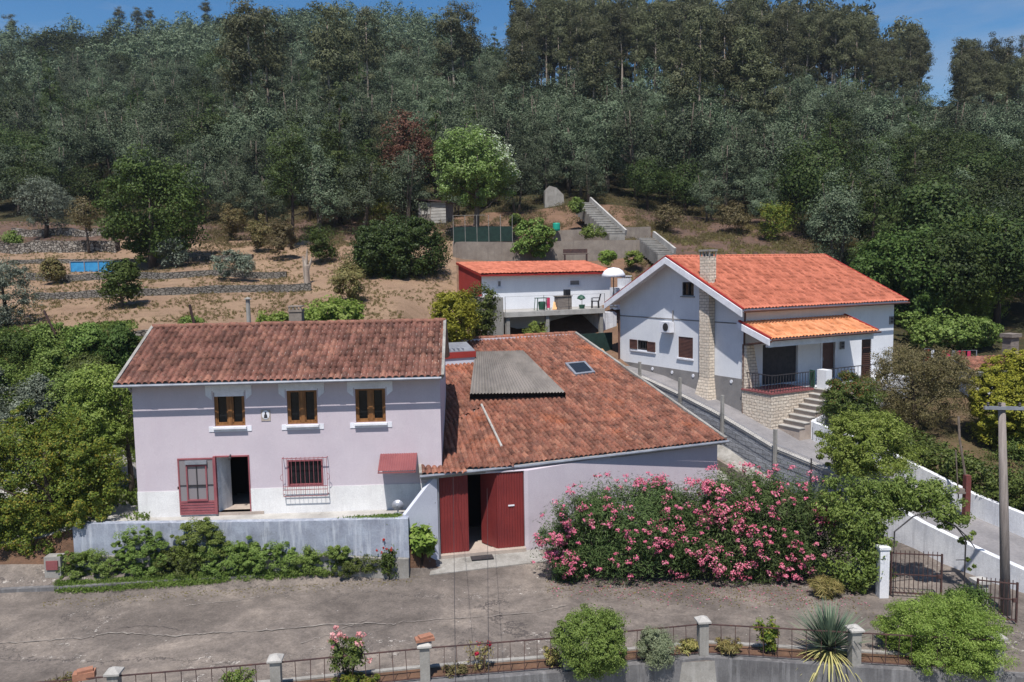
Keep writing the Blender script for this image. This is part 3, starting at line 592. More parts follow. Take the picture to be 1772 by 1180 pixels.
for u in (-RL, RR_): b = MB(); b.beam(HF.P(u, -RO-.05, Pz(-RO)+.02), HF.P(u, HB/2, Pz(HB/2-.001)+.03), .11, .13); b.beam(HF.P(u, HB+RO, Pz(-RO)+.02), HF.P(u, HB/2+.001, Pz(HB/2-.001)+.03), .11, .13); b.build('verge', M['concrete'], roof)
b = MB(); gutter(b, [HF.P(-RL-.05, -RO-.1, Pz(-RO)-.07), HF.P(RR_-.05, -RO-.1, Pz(-RO)-.05)], .055); b.tube([HF.P(.0, -.3, Pz(-RO)-.1), HF.P(0.0, -.06, Pz(-RO)-.35)], .04, 6); b.build('gutter', M['galv'], house)
# chimney and stove pipe behind the ridge
cp = HF.hit(513, 545, HB/2+.7); b = MB(); zt = HF.hit(513, 535, HB/2+.7)[1]
b.box(HF, cp[0]-.26, cp[0]+.26, HB/2+.45, HB/2+.95, HR-.6, zt-.1); b.box(HF, cp[0]-.29, cp[0]+.29, HB/2+.42, HB/2+.98, zt-.1, zt-.02)
for i in range(4): b.box(HF, cp[0]-.26+i*.15, cp[0]-.19+i*.15, HB/2+.45, HB/2+.52, zt-.02, zt+.1)
b.box(HF, cp[0]-.28, cp[0]+.28, HB/2+.43, HB/2+.97, zt+.1, zt+.15); tag(b.build('chimney', M['terrace_conc'], roof), 'squat brown cement chimney with slotted cap')
cp = HF.hit(430, 545, HB/2+.5); zt = HF.hit(430, 518, HB/2+.5)[1]; b = MB(); b.tube([HF.P(cp[0], HB/2+.5, HR-.4), HF.P(cp[0], HB/2+.5, zt)], .085, 10); b.lathe(HF.P(cp[0], HB/2+.5, zt), [(.15, .0), (.15, .03), (.02, .1)], 12); tag(b.build('stove_pipe', M['concrete'], roof), 'thin grey stove pipe with flat cap')
# red sheet awning over the side entrance
aw0 = HF.hit(658, 787); aw1 = HF.hit(722, 783); b = MB(); zt = (aw0[1]+aw1[1])/2
nw = 16
for i in range(nw):
    ua = aw0[0]+(aw1[0]-aw0[0])*i/nw; ub = aw0[0]+(aw1[0]-aw0[0])*(i+.5)/nw; uc = aw0[0]+(aw1[0]-aw0[0])*(i+1)/nw
    b.add([HF.P(ua, 0, zt), HF.P(ub, 0, zt+.03), HF.P(uc, 0, zt), HF.P(ua, -.95, zt-.42), HF.P(ub, -.95, zt-.39), HF.P(uc, -.95, zt-.42)], [(0, 3, 4, 1), (1, 4, 5, 2)])
b.beam(HF.P(aw0[0], -.95, zt-.47), HF.P(aw1[0], -.95, zt-.47), .03, .05)
for u in (aw0[0]+.03, aw1[0]-.03): b.beam(HF.P(u, -.9, zt-.44), HF.P(u, 0, zt-.02), .03, .03)
tag(b.build('awning', M['redroofsheet'], house, recalc=False), 'small dull red corrugated awning over the side entrance')
# ================================================================== BARN
A0 = np.array([-3.42, 28.7, 3.5]); B0 = np.array([9.14, 33.8, 3.5]); by = math.atan2(B0[1]-A0[1], B0[0]-A0[0])
RFr = Fr(A0[0], A0[1], by); s_ = .2876
rn = np.array([s_*math.sin(by), -s_*math.cos(by), 1.0]); rn /= np.linalg.norm(rn)
RP = lambda px, py: onplane(px, py, A0, rn)
def RUV(p): return ((p[0]-A0[0])*RFr.c + (p[1]-A0[1])*RFr.s, -(p[0]-A0[0])*RFr.s + (p[1]-A0[1])*RFr.c)
K0 = RP(911, 803); Rr = RP(995, 577); Rl = RP(779, 589); Q2 = RP(722, 745)
zr = lambda x, y: 3.5 + s_*(-(x-A0[0])*RFr.s + (y-A0[1])*RFr.c)
barn = empty('barn', (-3.0, 29.2, 0), 'large low barn with broad lichened red tile roof and open red corrugated doors', 'barn')
WA = np.array([-3.0, 29.2]); ya = math.radians(12); AF = Fr(WA[0], WA[1], ya)
ku = (K0[0]-WA[0])*math.cos(ya)+(K0[1]-WA[1])*math.sin(ya); WK = np.array(AF.P(ku, 0)[:2]); WB = np.array([8.85, 34.1]); kb = math.atan2(WB[1]-WK[1], WB[0]-WK[0]); KF = Fr(WK[0], WK[1], kb); kl = float(np.linalg.norm(WB-WK))
WR = np.array([Rr[0]-.25, Rr[1]+.05]); WL = np.array([Rl[0], Rl[1]])
zt_ = lambda x, y: zr(x, y)-.14
dl_ = AF.hit(761, 900)[0]; dr_ = AF.hit(908, 900)[0]; dz_ = .3; dtop = zt_(*AF.P(1.6, 0)[:2])-.1
b = MB()
b.box(AF, 0, dl_, 0, .3, -.1, dtop); b.box(AF, dr_, ku, .0, .3, -.1, dtop); b.slab([AF.P(0, 0)[:2], AF.P(ku, 0)[:2], AF.P(ku, .3)[:2], AF.P(0, .3)[:2]], dtop, [zt_(*AF.P(u, v)[:2]) for u, v in ((0, 0), (ku, 0), (ku, .3), (0, .3))])
fw_ = b.build('front_wall', M['lilac'], barn)
b = MB(); b.slab([KF.P(0.0, 0)[:2], KF.P(kl, 0)[:2], KF.P(kl, .3)[:2], KF.P(.07, .3)[:2]], -.4, [zt_(*KF.P(u, v)[:2]) for u, v in ((0, 0), (kl, 0), (kl, .3), (0, .3))])
d = (WR-WB)/np.linalg.norm(WR-WB); nl_ = np.array([-d[1], d[0]]); p1 = WB+d*.3
b.slab([p1, WR, WR+nl_*.3, p1+nl_*.3], -.4, [zt_(*p1), zt_(*WR), zt_(*(WR+nl_*.3)), zt_(*(p1+nl_*.3))])
d2 = (WL-WR)/np.linalg.norm(WL-WR); n2 = np.array([-d2[1], d2[0]]); b.slab([WR, WL, WL+n2*.3, WR+n2*.3], 0, [zt_(*WR)+.1]*4)
b.build('wall', M['lilac'], barn)
# pale corner with sloping buttress on the left
bk = HF.hit(693, 893)[0]; BB = np.array(HF.P(bk, -.02)[:2])
b = MB(); tpz = zt_(WA[0], WA[1])
c0 = np.array(AF.P(-.0, -.02)[:2]); back = onz(697, 896, 2.06)[:2]
dd = (back-c0)/np.linalg.norm(back-c0); nn_ = np.array([dd[1], -dd[0]])*.16
if nn_[0] < 0: nn_ = -nn_
b.add([(c0[0], c0[1], -.1), (back[0], back[1], -.1), (back[0], back[1], 2.2), (c0[0], c0[1], tpz-.02)] + [(c0[0]+nn_[0], c0[1]+nn_[1], -.1), (back[0]+nn_[0], back[1]+nn_[1], -.1), (back[0]+nn_[0], back[1]+nn_[1], 2.2), (c0[0]+nn_[0], c0[1]+nn_[1], tpz-.02)], [(0,1,2,3),(4,7,6,5),(0,4,5,1),(1,5,6,2),(2,6,7,3),(3,7,4,0)])
tag(b.build('buttress', M['lilac_side'], barn), 'pale sloping side wall')
b = MB(); b.box(AF, .0, dl_-.002, -.012, -.001, -.1, dtop); b.build('corner_pier', M['lilac_side'], barn)
# doors : corrugated leaves
def corr(mb, F, u0, u1, v, z0, z1, p=.085, a=.018):
    n = max(2, int((u1-u0)/p)); vs = []; fs = []
    for i in range(n):
        for q, e in ((0, 0), (.18, a), (.5, a), (.68, 0)):
            u = u0+(i+q)*(u1-u0)/n; vs += [F.P(u, v-e, z0), F.P(u, v-e, z1)]
    vs += [F.P(u1, v, z0), F.P(u1, v, z1)]
    fs = [(2*i, 2*i+2, 2*i+3, 2*i+1) for i in range(len(vs)//2-1)]
    mb.add(vs, fs); mb.box(F, u0, u1, v+.004, v+.04, z0, z1)
um = AF.hit(811, 900)[0]
b = MB(); corr(b, AF, dl_+.02, um, .05, dz_, dtop-.02, .1); tag(b.build('door', M['redmetal'], barn, recalc=False), 'closed left red corrugated door leaf')
rx = AF.hit(861, 900)[0]
b = MB(); corr(b, AF, rx, dr_-.02, .05, dz_, dtop-.02, .1); rd = b.build('door', M['redmetal'], barn, recalc=False); tag(rd, 'right red corrugated door with a letter slot')
su, sz = AF.hit(885, 875); MB().box(AF, su-.12, su+.12, .005, .03, sz-.02, sz+.03).build('letter_slot', M['trim'], rd)
IF = Fr(*AF.P(rx, .08)[:2], ya+math.radians(118)); b = MB(); corr(b, IF, 0, .95, 0, dz_, dtop-.02, .085); tag(b.build('door', M['redmetal'], barn, recalc=False), 'folding red corrugated leaf swung inwards')
b = MB(); b.box(AF, dl_-.002, dr_+.002, -.18, .3, -.05, dz_-.01); b.box(AF, um, rx, .3, 3.5, 0.0, dz_-.04); tag(b.build('door_sill', M['cream'], barn), 'orange edged concrete sill')
b = MB(); q = [AF.P(-.1, -.185)[:2], AF.P(-.4, -1.25)[:2], AF.P(ku+.55, -1.0)[:2], AF.P(ku+.3, -.05)[:2]]; b.slab(q, -.1, [.17, .03, .03, .17]); tag(b.build('ramp', M['concrete'], None, origin=(-1, 28.6, 0)), kind='structure')
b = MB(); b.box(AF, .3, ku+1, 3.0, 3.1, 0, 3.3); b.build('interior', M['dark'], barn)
# roof deck + tiles
poly = [A0, K0, B0, Rr, Rl, RP(766, 640), RP(768, 741), Q2]
poly2 = [(p[0], p[1]) for p in poly]
b = MB(); b.slab(poly2, [zr(*p)-.13 for p in poly2], [zr(*p)-.045 for p in poly2]); broof = b.build('roof', M['concrete_light'], barn)
def inpoly(pts, x, y):
    c = False; n = len(pts)
    for i in range(n):
        (x1, y1), (x2, y2) = pts[i], pts[i-1]
        if (y1 > y) != (y2 > y) and x < (x2-x1)*(y-y1)/(y2-y1)+x1: c = not c
    return c
S0 = RP(833, 704); S1 = RP(880, 806); S0b = RP(815, 640)
SP = RP(905, 800)
# right field: tiles square to the long eave; left field: turned to the short eave
kf = math.sqrt(1+s_*s_)
seamL = [Q2, A0, RP(884, 806), S0, RP(768, 741)]
seam_uv = [RUV(p) for p in seamL]; full_uv = [RUV(p) for p in (A0-np.array([0, .0, 0]), K0, B0, Rr, Rl, RP(766, 640), RP(768, 741), Q2)]
fullx = [RUV(A0), (RUV(K0)[0], RUV(K0)[1]-.05), (RUV(B0)[0]+.02, -.06), (RUV(Rr)[0]+.02, RUV(Rr)[1]+.05), RUV(Rl), RUV(RP(766, 640)), RUV(RP(768, 741)), RUV(Q2)]
def in_right(u, v): v2 = v/kf; return inpoly(fullx, u, v2) and not inpoly(seam_uv, u, v2)
uu = np.array([RFr.c, RFr.s, 0]); vv = np.array([-RFr.s, RFr.c, s_])
def RPt(u, v, dz=0): x, y = RFr.P(u, v)[:2]; return (x, y, zr(x, y)+dz)
lmax = RUV(Rr)[1]*kf; umin = min(p[0] for p in full_uv)-.3
kd = RUV(K0)[1]
npu = .215; n0 = int(math.floor(umin/npu))
tile_roof('main_tiles', M['tile_barn'], RPt(0, -.75, .0), uu, vv, 13.9-n0*npu, lmax+.78, broof, inside=lambda u, v: in_right(u, v-.75*kf), pu=npu, pv=.38, amp=.05, u0=n0*npu, jit=.012)
# left field
LFr = Fr(A0[0], A0[1], ya); dvx = math.cos(ya-by)*0+1
gx = -s_*math.sin(by-0)*1.0; 
def slope_dir(F):
    dx, dy = -F.s, F.c; return np.array([dx, dy, s_*(-dx*RFr.s+dy*RFr.c)])
def slope_u(F):
    dx, dy = F.c, F.s; return np.array([dx, dy, s_*(-dx*RFr.s+dy*RFr.c)])
luv = [((p[0]-A0[0])*LFr.c+(p[1]-A0[1])*LFr.s, -(p[0]-A0[0])*LFr.s+(p[1]-A0[1])*LFr.c) for p in seamL]
ex = [luv[0], (luv[1][0], luv[1][1]-.06), (luv[2][0]+.12, luv[2][1]-.06), (luv[3][0]+.15, luv[3][1]+.05), (luv[4][0], luv[4][1]+.1)]
tile_roof('side_tiles', M['tile_barn'], (A0[0], A0[1], A0[2]+.02), slope_u(LFr), slope_dir(LFr), 7.0, 6.0, broof, inside=lambda u, v: inpoly(ex, u, v/kf), pu=.22, pv=.38, amp=.05, u0=-.66, jit=.012)
ridge_caps('ridge', M['tile_barn'], (Rl[0], Rl[1], zr(*Rl[:2])+.03), (Rr[0], Rr[1], zr(*Rr[:2])+.03), broof, .12)
b = MB(); b.beam((B0[0], B0[1], 3.5+.02), (Rr[0], Rr[1], zr(*Rr[:2])+.04), .14, .16); b.build('verge', M['concrete'], broof); b = MB(); b.beam((A0[0]-.02, A0[1], 3.52), (Q2[0]-.02, Q2[1], zr(*Q2[:2])+.02), .1, .12); b.build('verge', M['concrete'], broof)
b = MB(); zk_ = zr(K0[0], K0[1]); b.beam((A0[0], A0[1]+.05, 3.37), (K0[0], K0[1]+.05, zk_-.1), .03, .16); b.beam((K0[0], K0[1]+.05, zk_-.1), (B0[0], B0[1]+.05, 3.37), .03, .16); b.build('fascia_light_stop', M['concrete'], broof); b = MB(); gutter(b, [(A0[0]-.05, A0[1]-.07, 3.44), (K0[0], K0[1]-.07, zr(K0[0], K0[1])-.05), (B0[0]+.1, B0[1]-.06, 3.42)], .06); b.build('gutter', M['galv'], barn)  # eave board added to block light passing between gutter and roof deck
b = MB(); b.tube([AF.P(.12, -.25, 3.35), AF.P(.12, -.06, 3.0), AF.P(.12, -.06, 0.05)], .045, 8); b.build('drainpipe', M['galv'], barn)
p_ = RP(833, 703); q_ = RP(868, 776); b = MB(); b.tube([p_+rn*.09, q_+rn*.09], .05, 6); tag(b.build('seam_pipe', M['concrete_light'], broof), 'pale pipe lying along the roof seam')
# fibre cement cover raised above the tiles
cv = [RP(812, 692), RP(838, 704), RP(984, 694), RP(960, 672), RP(905, 612), RP(822, 614)]
up_ = [.5, .5, .42, .35, .1, .1]
b = MB(); ca = cv[5]+rn*.16; cb = cv[4]+rn*.16; cc = RP(978, 690)+rn*.3; cd = RP(812, 695)+rn*.36; nn2 = 30
vs = []
for i in range(nn2*2+1):
    t_ = i/(nn2*2); hh = .06 if i % 2 else 0.0; top = ca*(1-t_)+cb*t_; bot = cd*(1-t_)+cc*t_
    nsg = 6
    for j in range(nsg+1): vs.append(top*(1-j/nsg)+bot*(j/nsg)+rn*hh)
fs = [(i*7+j, i*7+j+1, (i+1)*7+j+1, (i+1)*7+j) for i in range(nn2*2) for j in range(6)]
b.add(vs, fs); cvr = b.build('cover_sheet', M['asbestos'], broof, recalc=False); tag(cvr, 'raised grey corrugated fibre cement sheet over an opening')
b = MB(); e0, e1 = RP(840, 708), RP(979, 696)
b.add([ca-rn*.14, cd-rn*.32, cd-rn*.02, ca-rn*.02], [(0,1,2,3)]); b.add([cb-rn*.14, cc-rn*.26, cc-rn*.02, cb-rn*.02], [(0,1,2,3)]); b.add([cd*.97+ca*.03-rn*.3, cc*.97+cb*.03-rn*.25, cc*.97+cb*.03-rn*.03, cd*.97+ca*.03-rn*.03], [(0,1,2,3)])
b.build('cover_gap_shade', M['dark'], cvr, recalc=False)  # near-black sheets paint the shade in the gap under the cover
# extra loose sheets and the skylight
sk_ = [RP(980, 632)+rn*.12, RP(1011, 629)+rn*.12, RP(1027, 646)+rn*.12, RP(996, 650)+rn*.12]
b = MB(); c_ = sum(sk_)/4
outr = [p+(p-c_)*.12 for p in sk_]
b.add([p-rn*.16 for p in outr]+[p for p in outr]+[p+(c_-p)*.12 for p in sk_], [(0,1,5,4),(1,2,6,5),(2,3,7,6),(3,0,4,7),(4,5,9,8),(5,6,10,9),(6,7,11,10),(7,4,8,11)])
sky_ = b.build('skylight', M['galv'], broof); MB().add([p+(c_-p)*.12-rn*.01 for p in sk_], [(0,1,2,3)]).build('pane', M['glass'], sky_)
# red edged lean-to strip where barn meets house
LFm = Fr(*RP(768, 632)[:2], by-.2)
p0 = RP(768, 632); p1_ = RP(822, 628)
TF = Fr(p0[0], p0[1], math.atan2(p1_[1]-p0[1], p1_[0]-p0[0])); tl = float(np.hypot(*(p1_-p0)[:2])); zb_ = zr(*p0[:2])
b = MB(); b.box(TF, 0, tl, 0, .5, zb_-.5, zb_+.32); b.build('parapet', M['lilac_side'], barn)
b = MB(); b.box(TF, -.03, tl+.04, -.06, .6, zb_+.32, zb_+.62); b.build('parapet_fascia', M['darkred'], barn)
b = MB(); b.prism(Fr(TF.x, TF.y, TF.a+PI/2), [(-.02, zb_+.62), (1.2, zb_+.9), (1.2, zb_+1.0), (-.02, zb_+.66)], -tl, 0)
for i in range(5): b.box(TF, .08+i*.24, .14+i*.24, .04, .5, zb_+.7, zb_+.8)
b.build('parapet_sheet', M['galv'], barn)
# two coach lamps / hooks beside the door
for (hx, hy) in ((751, 866), (751, 889)):
    u, z = AF.hit(hx, hy); b = MB(); b.tube([AF.P(u, -.02, z+.1), AF.P(u, -.16, z+.12), AF.P(u, -.17, z+.02)], .012, 6); b.lathe(AF.P(u, -.17, z-.12), [(.04, 0), (.055, .1), (.02, .15)], 8); b.build('wall_lamp', M['iron'], barn)
b = MB(); p = onz(834, 966, .12); b.box(Fr(p[0], p[1], ya), -.42, .42, -.22, .22, .15, .175); tag(b.build('doormat', M['iron'], None, origin=(float(p[0]), float(p[1]), .15)), 'dark doormat on the concrete in front of the red barn doors', 'doormat')
def gp(px, py, y0=22.0, y1=300.0):
    """where the sight line meets the ground"""
    d = ray(px, py); Y = y0; prev = None
    while Y < y1:
        t = Y/d[1]; z = CH + d[2]*t; g = G(d[0]*t, Y)
        if z <= g:
            if prev is None: break
            Ya, Yb = prev, Y
            for _ in range(12):
                Ym = (Ya+Yb)/2; t = Ym/d[1]
                if CH+d[2]*t <= G(d[0]*t, Ym): Yb = Ym
                else: Ya = Ym
            Y = Yb; break
        prev = Y; Y += 0.25
    t = Y/d[1]; return Vector((d[0]*t, Y, G(d[0]*t, Y)))
def ppm(P): return FPX/(P[1]*math.cos(PITCH)+(CH-P[2])*math.sin(PITCH))      # pixels per metre there
def wall_line(name, mat, pts, th, tops, bottoms, label, cat, group=None, uvs=False, cap=None, kind=None):
    b = MB()
    for i in range(len(pts)-1):
        p, q = np.array(pts[i][:2], float), np.array(pts[i+1][:2], float); d = (q-p)/np.linalg.norm(q-p); n = np.array([-d[1], d[0]])*th
        b.slab([p, q, q+n, p+n], [bottoms[i], bottoms[i+1]]*1+[bottoms[i+1], bottoms[i]], [tops[i], tops[i+1], tops[i+1], tops[i]])
    og = (float(pts[0][0]), float(pts[0][1]), float(bottoms[0])); o = b.build(name, mat, None, origin=og)
    tag(o, label, cat, group, kind)
    if uvs: boxuv(o)
    return o
# ================================================================== WHITE HOUSE (right)
WF = Fr(11.38, 38.91, .498); WW, WD = 11.3, 10.17; ZP = 5.37; ZE, ZR = 8.9, 11.5; wsl = (ZR-ZE)/(WD/2+.5)
GF = Fr(WF.x, WF.y, WF.a+PI/2)                      # gable frame: u runs back along the gable, outside is +v
PV = [(12, 5.3), (10, 5.2), (6, 4.9), (2.7, 4.3), (0, 3.72), (-1.9, 3.2), (-3.5, 2.75), (-5.8, 2.45), (-7, 2.25), (-10.8, 1.25), (-13, .9), (-15, .6), (-19, .1), (-24, -.4)]
pz_ = lambda v: float(np.interp(v, [a[0] for a in PV][::-1], [a[1] for a in PV][::-1]))
wh = empty('white_house', WF.P(0, 0, 3.7), 'white house with bright red tile roof, stone chimney and orange roofed porch on the right', 'house')
zw = lambda v: (ZE + wsl*(v+.5) if v < WD/2 else ZE + wsl*(WD-v+.5))
def grect(x0, y0, x1, y1): return rect(GF, x0, y0, x1, y1)
ga = grect(1180.5, 488, 1200.5, 512); gs = grect(1174, 582, 1199, 621); gt = grect(1104, 588, 1121, 606)
b = MB(); wallgrid(b, GF, 0, WD, -.28, 0, 3.0, zw(0)-.13, [gs, gt])
apx = [(0, zw(0)-.13), (WD, zw(0)-.13), (WD/2, zw(WD/2-.001)-.13)]
# gable triangle with the attic window cut by strips
for (za, zb2) in ((zw(0)-.13, ga[2]), (ga[2], ga[3]), (ga[3], ZR)):
    def lims(z):
        e = (z-(ZE-.13))/wsl-.5; return max(0, e), min(WD, WD-e)
    l0, l1 = lims(za); m0, m1 = lims(min(zb2, zw(WD/2-.001)-.13)); zt2 = min(zb2, zw(WD/2-.001)-.13)
    if (za, zb2) == (ga[2], ga[3]):
        b.prism(GF, [(l0, za), (ga[0], za), (ga[0], zt2), (m0, zt2)], -.28, 0); b.prism(GF, [(ga[1], za), (l1, za), (m1, zt2), (ga[1], zt2)], -.28, 0)
    else: b.prism(GF, [(l0, za), (l1, za), (m1+.001, zt2), (m0, zt2)], -.28, 0)
dk = rect(WF, 1320, 597, 1380, 676); dk[2] = 4.95; fdr = rect(WF, 1423, 589, 1444, 640); fdr[2] = 4.95; fdr[3] = dk[3]
wallgrid(b, WF, .28, WW, 0, .28, 3.0, zw(0)-.13, [dk, fdr])
wallgrid(b, WF, WW-.28, WW, .281, WD, 3.0, zw(0)-.13, []); wallgrid(b, WF, .28, WW-.28, WD-.28, WD, 3.0, zw(0)-.13, [])
b.prism(Fr(*WF.P(WW, 0)[:2], WF.a+PI/2), apx, 0, .28)
b.build('wall', M['white'], wh)
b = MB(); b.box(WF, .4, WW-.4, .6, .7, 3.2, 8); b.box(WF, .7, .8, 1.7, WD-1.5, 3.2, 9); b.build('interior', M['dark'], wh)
b = MB(); b.box(GF, -.02, WD+.01, .001, .03, 2.6, ZP); b.box(WF, -.03, 0.7, -.03, -.001, 2.6, ZP); b.build('plinth', M['plinth_grey'], wh)
b = MB(); b.box(GF, 0, WD, .001, .02, 8.07, 8.13); b.build('string_course', M['plinth_grey'], wh)
# roof
def wroof(z0, z1): return [(-.55, zw(-.55)+z0), (-.55, zw(-.55)+z1), (WD/2, zw(WD/2-.001)+z1), (WD+.55, zw(WD+.55)+z1), (WD+.55, zw(WD+.55)+z0), (WD/2, zw(WD/2-.001)+z0)]
UL, UR = -.62, WW+.4
b = MB(); b.prism(Fr(*WF.P(UL, 0)[:2], WF.a+PI/2), wroof(-.14, -.04), -(UR-UL), 0); wr = b.build('roof', M['trim'], wh)
U_ = np.array([WF.c, WF.s, 0]); Vf = np.array([-WF.s, WF.c, wsl]); Vb = np.array([WF.s, -WF.c, wsl]); ln = math.hypot(WD/2+.55, wsl*(WD/2+.55))
tile_roof('front_tiles', M['tile_new'], WF.P(UL, -.6, zw(-.55)-.01), U_, Vf, UR-UL, ln+.04, wr, pu=.225, pv=.37, amp=.034, step=.035, jit=.002)
tile_roof('back_tiles', M['tile_new'], WF.P(UL, WD+.6, zw(-.55)-.01), U_, Vb, UR-UL, ln+.04, wr, pu=.225, pv=.37, amp=.034, step=.035, jit=.002)
ridge_caps('ridge', M['tile_new'], WF.P(UL, WD/2, zw(WD/2-.001)+.0), WF.P(UR, WD/2, zw(WD/2-.001)), wr, .1)
b = MB()
for (va, vb2) in ((-.58, WD/2), (WD+.58, WD/2)):
    za, zb2 = zw(va), zw(WD/2-.001)
    lo = [(va, za-.36), (vb2, zb2-.36), (vb2, zb2-.02), (va, za-.02)]
    b.prism(Fr(*WF.P(UL-.07, 0)[:2], WF.a+PI/2), lo, -.0, .07)
b.build('barge_board', M['trim'], wr)
for u in (UL-.02, UR):
    b = MB()
    for va in (-.6, WD+.6): b.beam(WF.P(u, va, zw(va)+.03), WF.P(u, WD/2, zw(WD/2-.001)+.05), .13, .06)
    b.build('verge', M['rededge'], wr)
b = MB(); gutter(b, [WF.P(UL, -.66, zw(-.6)-.1), WF.P(UR, -.66, zw(-.6)-.1)], .05); b.tube([WF.P(-.05, -.12, zw(-.6)-.2), WF.P(-.08, -.1, 7.4), WF.P(-.08, -.1, 3.7)], .05, 8); b.build('drainpipe', M['brownshut'], wh); b = MB(); b.tube([WF.P(-.25, WD+.5, 8.5), WF.P(-.1, WD-.02, 8.2), WF.P(-.1, WD-.02, 5.2)], .05, 8); b.build('drainpipe', M['brownshut'], wh)
# stone chimney on the gable
c0_ = GF.hit(1229, 560)[0]; b = MB()
b.prism(GF, [(c0_-.36, 5.2), (c0_+.36, 5.2), (c0_+.36, 10.299), (c0_-.36, 10.299)], .03, .42)
b.add([GF.P(c0_+a, v, z) for z, a_, vv_ in ((3.4, .62, .75), (5.2, .36, .42)) for a, v in ((-a_, .0), (a_, .0), (a_, vv_), (-a_, vv_))], [(0,1,5,4),(1,2,6,5),(2,3,7,6),(3,0,4,7),(4,5,6,7),(0,3,2,1)])
ch = b.build('chimney', M['stoneface'], wh); boxuv(ch); tag(ch, 'cream split stone chimney flaring at its foot')
b = MB(); b.box(GF, c0_-.33, c0_+.33, -.08, .42, 10.3, 11.45); ch2 = b.build('chimney_stack', M['stoneface'], wh); boxuv(ch2)
b = MB(); b.box(GF, c0_-.38, c0_+.38, -.13, .46, 11.7, 11.8)
for i in range(4): b.box(GF, c0_-.36+.22*i, c0_-.3+.22*i, .34, .415, 11.45, 11.7); b.box(GF, c0_-.36+.22*i, c0_-.3+.22*i, -.07, -.02, 11.45, 11.7)
b.box(GF, c0_-.2, c0_+.2, .03, .3, 11.45, 11.6); b.build('chimney_cap', M['concrete'], ch2)
# gable windows
b = MB(); u0, u1, z0, z1 = ga; t = .06
for a in ((u0, u0+t, z0, z1), (u1-t, u1, z0, z1), (u0+t, u1-t, z0, z0+t), (u0+t, u1-t, z1-t, z1), ((u0+u1)/2-.03, (u0+u1)/2+.03, z0+t, z1-t)): b.box(GF, a[0], a[1], -.12, -.05, a[2], a[3])
o = b.build('window', M['iron'], wh); MB().box(GF, u0+t, u1-t, -.14, -.125, z0+t, z1-t).build('pane', M['glass'], o); MB().box(GF, u0-.1, u1+.1, .001, .06, z0-.08, z0-.02).build('sill', M['plinth_grey'], o)
def shutter(parent, F, u0, u1, z0, z1, v, label=None, dirn=1):
    b = MB(); t = .04
    for a in ((u0, u0+t, z0, z1), (u1-t, u1, z0, z1), (u0+t, u1-t, z0, z0+t), (u0+t, u1-t, z1-t, z1)): b.box(F, a[0], a[1], v, v+.04*dirn, a[2], a[3])
    n = max(3, int((z1-z0-2*t)/.075))
    for i in range(n):
        z = z0+t+(z1-z0-2*t)*i/n; b.add([F.P(u0+t, v+.03*dirn, z), F.P(u1-t, v+.03*dirn, z), F.P(u1-t, v, z+.07), F.P(u0+t, v, z+.07)], [(0,1,2,3)])
    b.box(F, u0+t, u1-t, v-.012*dirn, v-.002*dirn, z0, z1)
    return tag(b.build('shutter', M['brownshut'], parent, recalc=False), label)
shutter(wh, GF, gs[0], gs[1], gs[2], gs[3], -.05, 'closed brown louvred roller shutter')
MB().box(GF, gs[0]-.08, gs[1]+.08, .001, .08, gs[2]-.1, gs[2]-.02).build('sill', M['trim'], wh)
b = MB(); u0, u1, z0, z1 = gt; t = .05
for a in ((u0, u0+t, z0, z1), (u1-t, u1, z0, z1), (u0+t, u1-t, z0, z0+t), (u0+t, u1-t, z1-t, z1)): b.box(GF, a[0], a[1], -.1, .01, a[2], a[3])
for i in range(1, 4): b.box(GF, u0+(u1-u0)*i/4-.01, u0+(u1-u0)*i/4+.01, -.02, .0, z0+t, z1-t)
o = b.build('window', M['iron'], wh); tag(o, 'low wide window with open shutters on each side'); MB().box(GF, u0+t, u1-t, -.12, -.105, z0+t, z1-t).build('pane', M['glass'], o)
MB().box(GF, u0-.75, u1+.65, .001, .07, z0-.14, z0-.07).build('sill', M['trim'], o)
sh1 = grect(1091, 587, 1104, 605); shutter(o, GF, gt[1]+.02, gt[1]+.72, gt[2], gt[3], .03); shutter(o, GF, gt[0]-.72, gt[0]-.02, gt[2]-.05, gt[3]-.03, .03)
# air conditioning unit and its pipe
au, az = GF.hit(1159, 565); b = MB(); b.box(GF, au-.42, au+.42, .06, .38, az-.3, az+.28); ac = b.build('air_conditioner', M['trim'], wh); b = MB(); b.prism(GF, [(au-.1+.22*math.cos(a), az+.22*math.sin(a)) for a in np.linspace(0, 2*PI, 20)[:-1]], .381, .4); b.build('fan_grille', M['iron'], ac)
b = MB(); b.tube([GF.P(au-.3, .04, az+.9), GF.P(au-.3, .04, az-.1)], .035, 6); b.beam(GF.P(au-.3, .0, az-.31), GF.P(au-.3, .38, az-.31), .03, .03); b.beam(GF.P(au+.3, .0, az-.31), GF.P(au+.3, .38, az-.31), .03, .03); b.build('pipe', M['plinth_grey'], ac)
for hx, hy in ((1130, 638), (1164, 644), (1200.5, 650), (1266.5, 660)):
    u, z = GF.hit(hx, hy); b = MB(); b.prism(GF, [(u+.09*math.cos(a), z+.09*math.sin(a)) for a in np.linspace(0, 2*PI, 14)[:-1]], .031, .06); b.build('vent', M['trim'], wh)
